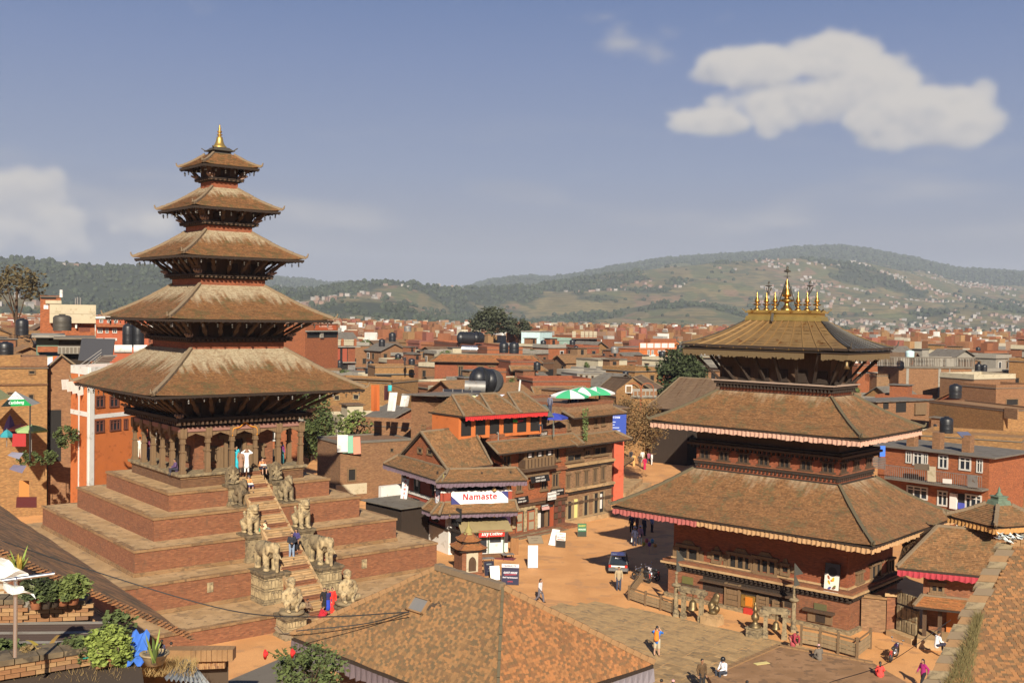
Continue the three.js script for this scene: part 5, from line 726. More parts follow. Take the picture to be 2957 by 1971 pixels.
[['grey curtain cloth slung over the balcony rail',1200,530,1370,600,mat(.13,.1,.07)],['long cream cloth draped down from the balcony rail',1350,560,1440,730,M.cream],['white bundle on the balcony floor',1520,700,1620,750,M.white],['pale sheet metal panel at the end of the balcony',1800,655,1915,795,M.tin]].forEach(([l,x0,y0,x1,y1,m])=>{const[u,y,w,h]=H.rect(0,Z.c4(x0,y0),Z.c4(x1,y1)),b=new MB();b.box(0,0,0,w,h,.07,{rz:.04});one('balcony_cloth',l,'cloth',b,m,H.inFace(0,u,max(y,yb),1.32),-atan2(F.B.z-F.A.z,F.B.x-F.A.x));});
const sc=new MB().at(F.m),[u,y,w,h]=H.rect(0,Z.c4(648,450),Z.c4(866,580));for(let i=0;i<7;i++)sc.box(u,y+h*i/7,1.2,w,h/7*.7,.04);part('slatted_screen',sc,M.tin,H.g);const bc=new MB();bc.box(0,0,0,.5,1.0,.05);one('blue_shirt','bright blue shirt hung under the eave beside the balcony','shirt',bc,mat(.05,.16,.6),H.inFace(0,F.at(Z.c4(805,400))[0],F.at(Z.c4(805,455))[1],.8));}
H=hero('tiled_house','brick house with mossy tiles and a dark window at the edge of the square',Z.c4(1990,690),Z.c4(2500,735),5.6,7,M.ochre,{low:1480,flat:0});{const L=H.faces[0].L;H.slope([H.inFace(0,-.4,5.5,.9),H.inFace(0,L,5.5,.9),H.inFace(0,L,7.4,-4.5),H.inFace(0,-.4,7.4,-4.5)],16,M.thatch);H.w(pxs(Z.c4,[2165,712,2352,860]),'wood');const y=H.faces[0].at(Z.c4(2200,930))[1];H.slope([H.inFace(0,-.4,y-.9,1.8),H.inFace(0,L,y-.9,1.8),H.inFace(0,L,y,.05),H.inFace(0,-.4,y,.05)],8,M.thatch);H.block('dark_shop',0,L/2,0,L,y-.9,M.dark,.02);}
}
{
let H=hero('balcony_block','four storey brick block with cream balcony parapets left of the pagoda',Z.lt(325,205),Z.lt(612,215),0,8,M.orange,{d:150,low:965,par:.2});{const L=H.faces[0].L,F=H.faces[0];for(const y of[212,272]){H.block('balcony_parapet',0,L/2,F.at(Z.lt(450,y+24))[1],L+.2,1.15,M.cream,1.0,.0);}for(const[x0,y0,x1,y1]of[[345,245,395,275],[420,245,455,275],[510,250,580,280],[345,312,395,352],[510,312,580,352]])H.block('dark_opening',0,...H.rect(0,Z.lt(x0,y0),Z.lt(x1,y1)),M.redwood,.04);H.block('white_post',0,...H.rect(0,Z.lt(484,240),Z.lt(496,330)),M.white,.6);}
H=hero('stair_block','narrow brick stair tower of the balcony block with roof canopy',Z.lt(258,122),Z.lt(392,128),0,7,M.orange,{d:151,low:965,par:.1});{const F=H.faces[0];H.block('dark_opening',0,...H.rect(0,Z.lt(262,120),Z.lt(360,142)),M.dark,.03);H.block('cream_band',0,...H.rect(0,Z.lt(292,150),Z.lt(395,172)),M.cream,.3);H.block('white_window',0,...H.rect(0,Z.lt(280,180),Z.lt(310,206)),M.white,.05);H.block('dark_opening',0,...H.rect(0,Z.lt(330,178),Z.lt(385,205)),M.redwood,.03);const p=new MB();p.cyl(atD(Z.lt(394,130),150),atD(Z.lt(394,82),150),.22,.2,8);one('roof_pipe','white upright pipe on the balcony block roof','pipe',p,M.white);
[487,500,518].forEach((x,i)=>{const m=new MB();m.cyl(atD(Z.lt(x,205),152),atD(Z.lt(x,[135,128,132][i]),152),.1,.1,6);one('aerial',['first','tallest','last'][i]+ ' of three pale phone aerials on the balcony block','aerial',m,M.tin,V(0,0,0),0,'phone aerials');});}
H=hero('red_block','deep red house with rows of white windows behind the pagoda roof',Z.lt(618,265),Z.lt(960,268),0,8,mat(.36,.09,.04,{map:T.plaster}),{d:142,low:985,par:.2,pm:M.white});H.w(pxs(Z.lt,[640,265,665,295],[690,268,715,295],[735,268,760,295],[628,330,662,362],[680,330,700,362],[725,330,755,362],[622,394,665,410],[675,394,755,410]),'white');H.block('balcony_slab',0,H.faces[0].L/2,H.faces[0].at(Z.lt(750,322))[1],H.faces[0].L,.35,M.orange,.8);
H=hero('green_room_house','flat roofed house with a dull green wall and orange band',Z.lt(232,388),Z.lt(386,388),0,6,M.green,{d:120,low:1060,par:.05});H.slab(H.h,.25,1.2,M.concrete);H.block('orange_band',0,...H.rect(0,Z.lt(240,448),Z.lt(380,482)),M.orange,.7);H.block('white_door',0,...H.rect(0,Z.lt(300,515),Z.lt(338,570)),M.white,.05);H.block('orange_wall',0,...H.rect(0,Z.lt(338,510),Z.lt(380,570)),M.orangeplaster,.05);H.block('small_window',0,...H.rect(0,Z.lt(312,390),Z.lt(342,408)),M.dark,.04);
H=hero('grey_balcony_house','house with a grey concrete panelled balcony left of the pagoda',Z.lt(378,400),Z.lt(585,398),0,6,M.darkwood,{d:116,low:1060,par:.05});H.slab(H.h,.2,.9,M.greyconcrete);H.block('balcony_panel',0,...H.rect(0,Z.lt(372,445),Z.lt(572,492)),M.concrete,1.0);for(let i=0;i<8;i++){const[u,y,w,h]=H.rect(0,Z.lt(376+i*25,452),Z.lt(392+i*25,486));H.block('balcony_slot',0,u,y,w,h,M.greyconcrete,1.06,-.98);}H.block('sheet_door',0,...H.rect(0,Z.lt(382,510),Z.lt(422,558)),M.tin,.05);
H=hero('ochre_block','big ochre brick house with bricked-up windows behind the cafe terrace',Z.lt(-220,585),Z.lt(304,570),0,7,M.ochre,{d:114,low:1220,par:.1});{const L=H.faces[0].L,F=H.faces[0];for(const y of[700,585])H.block('string_course',0,L/2,F.at(Z.lt(150,y))[1],L+.1,.16,M.darkbrick,.12);H.w(pxs(Z.lt,[180,600,228,630],[180,755,218,795],[40,740,95,765]),'hole');const w=new MB().at(F.m);const u=F.at(Z.lt(130,540))[0];w.box(u/2,H.h,-2,u,1.2,4);part('upper_wall',w,M.ochre,H.g);const w2=new MB().at(F.m);w2.box((u+L)/2,H.h,-2,L-u,1.0,4);part('upper_wall',w2,M.oldbrick,H.g);}
H=hero('dark_gable_house','shaded brick house with a blue plastic sheet on its ridge',Z.lt(310,590),Z.lt(500,610),0,6,M.oldbrick,{d:115,low:1200,flat:0});{const L=H.faces[0].L,b=new MB().at(H.faces[0].m);b.tri(V(0,H.h,.01),V(L,H.h,.01),V(L*.45,H.h+1.2,.01));part('gable',b,M.oldbrick,H.g);H.slope([H.inFace(0,-.3,H.h-.1,.3),H.inFace(0,-.3,H.h-.1,-6),H.inFace(0,L*.45,H.h+1.3,-6),H.inFace(0,L*.45,H.h+1.3,.3)].reverse(),8,M.blue);H.slope([H.inFace(0,L+.3,H.h-.1,.3),H.inFace(0,L+.3,H.h-.1,-6),H.inFace(0,L*.45,H.h+1.3,-6),H.inFace(0,L*.45,H.h+1.3,.3)],8,M.greyroof);H.block('dark_doorway',0,L*.16,5,1.5,5,M.dark,.03);}
{
const C=atD(Z.lt(575,900),102),D2=atD(Z.lt(456,900),106),E2=atD(Z.lt(930,900),106.5);for(const p of[C,D2,E2])p.y=0;const bk=D2.clone().add(E2).sub(C);
H=new House('orange_house','bright orange house with white bands and brown windows beside the pagoda','house',[C,E2,bk,D2],14.2,M.orangeplaster);keep.push([200,380,1260,102]);
const F=H.faces[0],S=H.faces[3],band=(f,a,b)=>{const q=H.rect(f,a,b);H.block('white_band',f,H.faces[f].L/2,q[1],H.faces[f].L,q[3],M.white,.04);};band(0,Z.lt(600,888),Z.lt(640,915));band(3,Z.lt(490,865),Z.lt(560,895));H.block('white_quoin',0,.26,0,.55,14.2,M.white,.05);H.block('white_quoin',3,S.L-.18,0,.36,14.2,M.white,.05);H.block('white_quoin',3,S.L*.45,0,.22,14.2,M.white,.035);
H.w(pxs(Z.lt,[615,765,672,845],[705,765,765,842],[612,922,670,1006],[706,918,776,994],[796,915,822,985]),'blue');H.parapet(14.1,.7,.2,M.white);
['first','second','third','fourth'].forEach((l,i)=>{const b=new MB();b.box(0,-.9,0,.55,.9,.04,{tx:1.3,rz:.05*i});const[u,y]=S.at(Z.lt(440+i*34,690+i*12));one('white_pennant',l+' white pennant hung along the orange house eave','pennant',b,M.white,H.inFace(3,u,y+.4,.3),1.0);});}
{
const A=gnd(Z.lt(285,1452)),B=gnd(Z.lt(850,1402));A.y=B.y=0;const t=B.clone().sub(A).normalize(),n=V(t.z,0,-t.x).multiplyScalar(8);H=new House('long_roofed_house','low brick house with a very long mossy brown roof left of the plinth','house',[A,B,B.clone().add(n),A.clone().add(n)],4.4,M.oldbrick);const L=H.faces[0].L,I=(x,y,z)=>H.inFace(0,x,y,z),yE=yOver(Z.lt(450,1270),I(L*.3,0,1.3)),yR=yE+4.6;
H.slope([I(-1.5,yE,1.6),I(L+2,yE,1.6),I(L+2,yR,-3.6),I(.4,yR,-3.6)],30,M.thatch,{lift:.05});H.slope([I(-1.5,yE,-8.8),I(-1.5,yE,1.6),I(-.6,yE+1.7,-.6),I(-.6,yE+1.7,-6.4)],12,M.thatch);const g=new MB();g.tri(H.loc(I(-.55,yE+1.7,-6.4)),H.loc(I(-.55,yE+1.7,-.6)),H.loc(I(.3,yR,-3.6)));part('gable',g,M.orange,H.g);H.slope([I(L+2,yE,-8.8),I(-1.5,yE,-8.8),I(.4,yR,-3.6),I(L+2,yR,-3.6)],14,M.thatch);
H.block('dark_gallery',0,L/2,2.6,L-.6,1.3,M.dark,.02);for(let i=0;i<8;i++){const b=new MB(),x=L*(i+.4)/8;b.bar(H.loc(I(x,2.5,.05)),H.loc(I(x-.1,yE-.15,1.3)),.14);part('strut',b,M.oldwood,H.g);const pst=new MB().at(H.faces[0].m);pst.box(x,0,.03,.25,3,.12);part('pier',pst,M.palebrick,H.g);}const q=H.rect(0,Z.lt(328,1415),Z.lt(378,1446));sign('wall_notice','small white notice on the brick wall under the long mossy roof',q[2],q[3],(c,W,Hh)=>{c.fillStyle='#e8e8ea';c.fillRect(0,0,W,Hh);c.fillStyle='#3a4a8a';c.fillRect(W*.06,Hh*.1,W*.25,Hh*.4);c.fillStyle='#445';for(let i=0;i<4;i++)c.fillRect(W*.36,Hh*(.15+.2*i),W*.55,Hh*.07);},H.faceM(0,q[0],q[1]+ q[3]/2,.1));}
}
// rooftop tanks that stand out, trees
{
const T2=(l,p,d,r,h,m)=>tank(l,atD(p,d),r,h,m);
T2('black tank on the roof garden beside a solar panel',Z.c4(1476,195),112,.62,1.5);T2('tall black tank on the long brick house roof',Z.c3(1578,1055),146,.75,1.7);T2('pale blue drum standing on the streaked balustrade',Z.c3(1063,588),205,.75,1.1,mat(.45,.62,.62));T2('black tank at the end of the balustrade, nearer one',Z.c3(1838,745),203,.55,1.2);T2('black tank at the end of the balustrade, farther one',Z.c3(1905,750),203,.5,1.1);
T2('big black tank beside the white pole on the roofs',Z.c2(330,550),230,1.05,2.3);T2('black tank next to the biggest rooftop tank',Z.c2(215,545),232,1.0,2.2);T2('tall black tank on a brick stand above the ochre terrace',Z.c1(1225,415),235,.75,1.9);T2('smaller black tank left of the tall stand',Z.c1(1107,470),225,.65,1.5);T2('black tank beside a person on the terrace house',Z.c1(1445,675),186,.55,1.0);
T2('grey steel tank on a white stand far back',Z.c1(1400,300),330,1.1,1.7,M.tin);T2('black tank under the mint house',Z.c2(790,500),285,.75,1.9);T2('black tank below the cream parapet house',Z.c2(1032,528),260,.6,1.3);T2('black tank beside the white concrete house',Z.c2(1595,815),190,.5,1.0);T2('grey steel tank pair on concrete stand',Z.c2(1470,545),235,.8,1.4,M.tin);T2('black tank left of the red block behind the pagoda roof',Z.lt(828,452),125,.62,2.5);T2('second black tank in a green frame behind the pagoda roof',Z.lt(892,452),125,.62,2.5);T2('grey tank on the green walled house',Z.lt(400,345),122,.9,1.6,M.oldmetal);T2('black tank on a far left roof',Z.lt(140,375),118,.6,1.6);T2('low black tank by the solar rack at the far left',Z.lt(32,502),95,.6,1.0);
const lying=(l,p,q,d,r)=>{const b=new MB(),a=atD(p,d),e=atD(q,d+1);b.cyl(a,e,r,r,14);b.ball(a.x,a.y,a.z,r*.6,r*.98,r*.98,12).ball(e.x,e.y,e.z,r*.6,r*.98,r*.98,12);for(const t of[.2,.5,.8]){const c=a.clone().lerp(e,t),u=e.clone().sub(a).normalize().multiplyScalar(.06);b.cyl(c.clone().sub(u),c.clone().add(u),r*1.04,r*1.04,14);}one('lying_tank',l,'water tank',b,M.tank);};lying('first of two long black tanks lying on a steel frame',Z.c1(2000,375),Z.c1(2130,380),260,1.55);lying('second long black tank on the steel frame',Z.c1(2170,378),Z.c1(2225,380),262,1.5);lying('large black tank lying on the brick cube house roof',Z.c1(2205,835),Z.c2(-10,850),135,1.45);lying('black tank lying at the right of the brick cube house',Z.c2(60,860),Z.c2(80,866),136,1.5);
{const b=new MB();for(const x of[1965,2045,2165,2250])b.bar(atD(Z.c1(x,560),261),atD(Z.c1(x,425),261),.2);b.bar(atD(Z.c1(1960,432),261),atD(Z.c1(2260,436),261),.25);one('steel_stand','rusty steel frame that carries the long black tanks','frame',b,M.redwood);hero('tank_house','brick house with a long terrace under the steel tank frame',Z.c1(1700,420),Z.c1(2300,500),12.3,8,M.orange,{low:1020});}
{const b=new MB();b.cyl(atD(Z.c1(2010,500),208),atD(Z.c1(2190,505),208),.75,.75,14);one('solar_heater','shiny blue ended solar heater drum on the red brick house','water heater',b,M.steel);for(const[x,y]of[[700,465]]){const h=new MB();h.cyl(atD(Z.lt(738,y),120),atD(Z.lt(852,y),120),.45,.45,12).cyl(atD(Z.lt(862,y),120),atD(Z.lt(950,y),120),.45,.45,12);one('solar_heater','long white solar heater drums behind the pagoda roof','water heater',h,M.white);}const p=new MB();const c=atD(Z.lt(612,468),112);p.box(0,-1.1,0,3.2,2.3,.1,{rx:-.4});one('photovoltaic_module','single dark solar panel on a frame above the stair','solar panel',p,mat(.035,.035,.04,{roughness:.3}),c);}
{const b=new MB(),a=atD(Z.c4(1615,190),107);b.box(0,0,0,1.2,.05,.8,{rx:.5,ry:.3});one('photovoltaic_module','small blue solar panel propped on a post of the roof garden','solar panel',b,mat(.1,.11,.17,{roughness:.3}),atD(Z.c4(1685,215),106));}
{const st=new MB();for(let i=0;i<12;i++){const a=atD(Z.lt(515+i*12,632-i*11),108),c=a.clone().add(V(.9,0,-1.5));st.bar(a,c,.3,.16);}const ra=new MB();for(const o of[0,30])ra.bar(atD(Z.lt(512,600-o),107.5),atD(Z.lt(655,485-o*.6),107.5),.06);one('outside_stair','pale outside stair with steel handrails left of the pagoda roof','stair',st,M.concrete);one('stair_handrail','pair of steel handrails of the pale outside stair','handrail',ra,M.tin);}
tree('broadleaf_tree','dark green bushy tree growing in the shade right of the pagoda',gnd(Z.pl(1560,60)),9.5,2.7,4.2,G.mid,{n:130,per:55,s:.2,seed:3,low:-1});tree('young_tree','lighter green young tree before the ochre brick wall',atD(Z.c1(800,1400),125).setY(0),8.6,1.9,2.2,G.light,{n:50,per:30,s:.2,seed:4});
tree('round_tree','dense round dark tree beside the metal roofed temple',atD(Z.c2(2230,700),178).setY(0),14.5,3.6,4.6,G.dark,{n:190,per:60,s:.26,seed:6,low:-1});
tree('skyline_tree','wide dark tree on the far skyline of the old town',atD(Z.c2(75,230),330).setY(0),20.8,5.4,3.8,G.grey,{n:110,per:40,s:.45,seed:8});tree('skyline_tree','smaller round tree right of the wide skyline tree',atD(Z.c2(390,270),340).setY(0),18.2,3.4,3,G.grey,{n:60,per:36,s:.42,seed:10});tree('lone_tree','lone bare trunked tree on the skyline at the far left',atD(Z.lt(88,230),190).setY(0),25.6,4.6,2.6,mat(.1,.075,.03),{n:60,per:30,s:.3,seed:12});
shrub('dry_bush','big dry brown bush beside the street before the blind arches',atD(Z.c2(1700,1400),128).setY(5.2),3.4,2.6,mat(.16,.095,.035),{n:120,per:60,s:.13});
shrub('garden_shrub','green shrub in front of the balcony house screen',atD(Z.c4(740,690),88).setY(3.3),1.1,1.3,G.dark,{n:60,per:30});shrub('garden_shrub','green shrub at the foot of the orange house',atD(Z.lt(425,945),103).setY(8.0),.9,.9,G.mid,{n:40,per:30});
}
// the rest of the old town, row behind row
{
const R=rng(77),pk=(a)=>a[floor(R()*a.length)],walls=[[M.brick,'red brick'],[M.oldbrick,'brown brick'],[M.orange,'orange brick'],[M.ochre,'ochre brick'],[M.palebrick,'pale brick'],[M.redbrick,'pinkish brick'],[M.cream,'cream plaster'],[M.concrete,'grey concrete'],[M.white,'white plaster']],wt=[0,0,1,1,1,2,2,3,3,4,4,5,6,7,8];
const ordn=(n)=>{const w=['first','second','third','fourth','fifth','sixth','seventh','eighth','ninth','tenth','eleventh','twelfth'];return n<=12?w[n-1]:n +(n%10===1&&n!==11?'st':n%10===2&&n!==12?'nd':n%10===3&&n!==13?'rd':'th');};
const pxOf=(x,z)=>PW/2+FOC*x/-z,pyOf=(x,y,z)=>horizonY(pxOf(x,z))+(20-y)/-z*FOC;
const winG=new MB();winG.box(0,0,0,.95,1.35,.1);const wG=winG.geometry(),frG=new MB();frG.box(0,-.12,.03,1.25,.14,.16).box(0,1.35,.03,1.25,.14,.16).box(-.5,0,.02,.12,1.35,.13).box(.5,0,.02,.12,1.35,.13);const fG=frG.geometry();
let made=0,row=0;const far=[],spots=[],tankSpots=[],plantSpots=[];
for(let d=118;d<900;d +=8.5+d*.004){
row++;let k=0;const half=d*.5,n=floor(2*half/(9.2+d*.004));
for(let i=0;i<n;i++){
const x=lerp(-half,half,(i+.15+.7*R())/n),z=-d-R()*5,p=pxOf(x,z),yaw=.68 +(R()- .5)*.5 +(R()>.5?PI/2:0),w=5.2+4*R(),dp=5+4*R();let h=(p<1000?10:8.2)+ 4.2*R()+(R()>.9?3:0),kind=R(),wk=wt[floor(R()*wt.length)],cast=R(),c2=R();
if(d>620&&p>2150&&R()>.3)continue;if(R()<(p>1820&&p<2010&&d<200?1:.05))continue;
if(p<-60||p>3020)continue;
const mw=(w+dp)*.5/d*FOC;let ok=true;
for(const[x0,x1,low,hd]of keep)if(p+mw>x0&&p-mw<x1){if(d<hd+4){const mx=20 -(low-horizonY(p))/FOC*d;h=min(h,mx);}else if(d<hd+15)ok=false;}
if(p+mw>1820&&p-mw<1960&&d<178)ok=false;if(p<420&&d<135)ok=false;if(p>2560&&d<128)ok=false;if(p>380&&p<920&&d<128)ok=false;
if(p>880&&p<1830&&d<140)h=min(h,6.5);
if(!ok||h<3.5)continue;k++;
if(made>=285){far.push([x,z,yaw,w,dp,min(h,12),wk,R()]);continue;}
made++;
const[m,mn]=walls[wk],gable=kind>.74,o=thing('town_house','','house',V(x,0,z),yaw,GRP),b=new MB(),hw=w/2,hd=dp/2;b.box(0,-.3,0,w,h+.3,dp);part('wall',b,m,o);
let rn='';
if(gable){const e=h-.1,r=h+1.4+.8*R(),mm=pk([M.roof,M.roof,M.brownroof,M.greyroof]),g=new MB(),W2=hw+.6,D2=hd+.5,t=.12;for(const s of[-1,1]){g.quad(V(-D2*0-W2,e,s*D2),V(W2,e,s*D2),V(W2,r,0),V(-W2,r,0));g.quad(V(-W2,e-t,s*D2),V(W2,e-t,s*D2),V(W2,r-t,0),V(-W2,r-t,0));g.quad(V(-W2,e-t,s*D2),V(W2,e-t,s*D2),V(W2,e,s*D2),V(-W2,e,s*D2));}for(const s of[-1,1]){g.quad(V(s*W2,e,-D2),V(s*W2,r,0),V(s*W2,r-t,0),V(s*W2,e-t,-D2)).quad(V(s*W2,e,D2),V(s*W2,r,0),V(s*W2,r-t,0),V(s*W2,e-t,D2));}part('roof',g,mm,o);const gg=new MB();for(const s of[-1,1])gg.tri(V(s*hw,h,-hd),V(s*hw,h,hd),V(s*hw,r-t,0));part('gable',gg,m,o);rn=mm===M.roof?'tiled gable roof':mm===M.brownroof?'brown tin gable roof':'grey tin gable roof';}
else{
const g=new MB(),ph=.5+.5*R(),pm=R()>.7?M.cream:R()>.6?M.concrete:m;for(const s of[-1,1])g.box(s*(hw-.1),h,0,.22,ph,dp).box(0,h,s*(hd-.1),w-.44,ph-.003,.22);part('parapet',g,pm,o);const sl=new MB();sl.box(0,h-.1,0,w+.5,.14,dp+.5);part('roof_slab',sl,M.greyconcrete,o);rn=pm===M.cream?'cream parapet':pm===M.concrete?'grey parapet':'flat roof';
if(cast>.5){const q=new MB(),rw=2+1.4*R(),rx=(R()- .5)*(w-rw-.6),rz=(R()- .5)*(dp-3);q.box(rx,h,rz,rw,2.1,2.3);part('stair_room',q,m,o);const q2=new MB();q2.box(rx,h+2.1,rz,rw+.5,.12,2.9);part('stair_room_roof',q2,R()>.5?M.greyroof:M.brownroof,o);const q3=new MB();q3.box(rx,h,rz+1.17,.8,1.8,.06);part('stair_room_door',q3,M.dark,o);rn +=', stair room';}
if(c2>.62)tankSpots.push([V((R()- .5)*(w-2),h +(cast>.75?2.2:.1),(R()- .5)*(dp-2)).applyAxisAngle(V(0,1,0),yaw).add(V(x,0,z)),d]);else if(c2>.25&&d<400)plantSpots.push([V((R()- .5)*(w-1),h+.1,(hd-.5)*(R()>.5?1:-1)).applyAxisAngle(V(0,1,0),yaw).add(V(x,0,z)),d]);
if(R()>.7){const q=new MB();q.box((R()- .5)*w*.4,h-2.9,hd+.5,w*.7,.14,1.1);part('balcony_slab',q,M.greyconcrete,o);const q2=new MB();q2.box(0,h-2.76,hd+1.0,w*.7,.8,.08);part('balcony_rail',q2,R()>.5?M.cream:M.oldwood,o);rn +=', balcony';}
}

for(let f=0;f<4;f++){const a=yaw+f*PI/2,nx=sin(a),nz=cos(a);if(nx*-x+nz*-z<0)continue;const L=f%2?dp:w,off=f%2?hw:hd,nw=max(1,floor(L/2.3)),lev=d<260?3:2;for(let l=0;l<lev;l++)for(let c=0;c<nw;c++){const y=h-2.2-l*2.5;if(y<.6||R()<.22)continue;const r=new THREE.Matrix4().makeRotationY(f*PI/2),g=limb('window',o),ps=V(lerp(-L/2,L/2,(c+.5)/nw),y,off+.01).applyMatrix4(r);g.position.copy(ps);g.rotation.y=f*PI/2;part('pane',wG,R()>.8?M.glass:M.dark,g);if(d<330)part('frame',fG,R()>.7?M.frame:M.oldwood,g);}}
o.userData.label=mn+' house with '+rn+', '+ordn(k)+ ' in roof row '+row;
}
}

const hb=new MB();hb.box(0,0,0,1,1,1,{open:1});hb.box(0,.93,0,1.06,.04,1.06).box(.2,1,.1,.4,.2,.35);const wall1=new THREE.InstancedMesh(hb.geometry(),mat(1,1,1,{map:T.plaster}),far.length);const wb=new MB();for(let l=0;l<3;l++)for(let c=0;c<3;c++){wb.box((c-1)*.3,.72-l*.25,.5,.13,.13,.02).box(.5,.72-l*.25,(c-1)*.3,.02,.13,.13).box(-.5,.72-l*.25,(c-1)*.3,.02,.13,.13);}const win1=new THREE.InstancedMesh(wb.geometry(),M.dark,far.length);
const pal=[[.2,.075,.035],[.24,.11,.05],[.26,.1,.045],[.28,.16,.07],[.28,.17,.11],[.25,.09,.06],[.45,.4,.3],[.3,.28,.25],[.6,.58,.54]];
const mx=new THREE.Matrix4();far.forEach(([x,z,yaw,w,dp,h,wk,t],i)=>{mx.makeRotationY(yaw).scale(V(w,h,dp)).setPosition(x,-.1,z);wall1.setMatrixAt(i,mx);win1.setMatrixAt(i,mx);const c=mul(pal[wk],.8+.4*t);wall1.setColorAt(i,col(...c));});
const town=thing('town_houses','far small houses of the old town that run together into one mass of roofs','houses');town.userData.kind='stuff';wall1.name='walls';win1.name='windows';town.add(wall1,win1);

let t0=null;tankSpots.slice(0,90).forEach(([p],i)=>{if(!t0)t0=tank('plain black plastic water tank on a roof of the old town',p,.6,1.4,M.tank,'black tanks scattered over the town roofs');else{const c=copyOf(t0,p);c.scale.setScalar(.85+.4*h2(i,3));}});
let p0=null;plantSpots.slice(0,70).forEach(([p],i)=>{if(!p0){p0=shrub('roof_plants','pot plants growing along a roof edge of the old town',p,.8,.45,G.mid,{cat:'plants',n:26,per:14,s:.14});p0.userData.group='pot plants on the town roofs';}else{const c=copyOf(p0,p,h2(i,1)*6);c.scale.set(.8+h2(i,2),.7+.9*h2(i,3),.8);}});

const ic=new THREE.IcosahedronGeometry(1,1),q=ic.attributes.position;for(let i=0;i<q.count;i++){const v=V(0,0,0).fromBufferAttribute(q,i),s=.72+.55*fbm3(v.x*1.7+5,v.y*1.7+5,v.z*1.7+5,2);q.setXYZ(i,v.x*s,v.y*s,v.z*s);}ic.computeVertexNormals();
const N=34000,woods=new THREE.InstancedMesh(ic,mat(1,1,1),N);let c=0,guard=0;
while(c<N&&guard++<900000){const z=-lerp(640,8200,pow(R(),.75)),x=z*lerp(-.52,.52,R()),p=pxOf(x,z);if(p<-60||p>3020)continue;const y=terrainY(x,z),wd=woodAt(x,z,y);if(R()>wd*.97+.02)continue;if(-z<1150&&(p<2080||R()>.75))continue;const s=(3.2+4.5*R()*R())*(1+step(1500,6500,-z)*.9);mx.makeRotationY(R()*6).scale(V(s,s*(.8+.5*R()),s)).setPosition(x,y+s*.45,z);woods.setMatrixAt(c,mx);const g=.7+.6*R();woods.setColorAt(c,col(.036*g,.047*g,.026*g));c++;}
woods.count=c;woods.name='woods';scene.add(woods);tag(woods,'dark woods spread over the hills and the plain beyond the town','woods',null,'stuff');
const hm=new MB();hm.box(0,-1,0,1,1.9,1).box(0,.9,0,1.1,.1,1.1);const hg=hm.geometry(),cl=[mat(.27,.25,.23),mat(.24,.16,.125),mat(.33,.31,.29),mat(.26,.19,.16)];const rest=[];let hh=0;guard=0;
while(hh<1500&&guard++<200000){const z=-lerp(1000,5600,R()),x=z*lerp(-.52,.52,R()),p=pxOf(x,z);if(p<-20||p>2980)continue;const y=terrainY(x,z),cs=fbm(x/210+50,z/260+3,3),band=step(.53,.62,cs)*(p<700?.35:1);if(R()>band||woodAt(x,z,y)>.75||(y<3&&R()>.25))continue;hh++;rest.push([x,y,z,6+6*R(),4.5+3.5*R(),6+4*R(),R()*3,floor(R()*4)]);}
rest.sort((a,b)=>b[2]- a[2]);let h0=null;rest.slice(0,280).forEach(([x,y,z,w,h,dp,ry,k])=>{let o;if(!h0)o=h0=one('hillside_house','tiny pale house standing among fields and trees on the hillside','house',hg,cl[k],V(x,y,z),ry,'scattered houses on the hills');else{o=copyOf(h0,V(x,y,z),ry);o.material=cl[k];}o.scale.set(w,h,dp);});
const im=new THREE.InstancedMesh(hg,mat(1,1,1),max(1,rest.length-280));rest.slice(280).forEach(([x,y,z,w,h,dp,ry,k],i)=>{mx.makeRotationY(ry).scale(V(w,h,dp)).setPosition(x,y,z);im.setMatrixAt(i,mx);im.setColorAt(i,cl[k].color);});im.name='far_hillside_houses';scene.add(im);tag(im,'specks of far houses scattered over the upper hills','houses',null,'stuff');
}
// bodies: smooth unions of tapered limbs, meshed

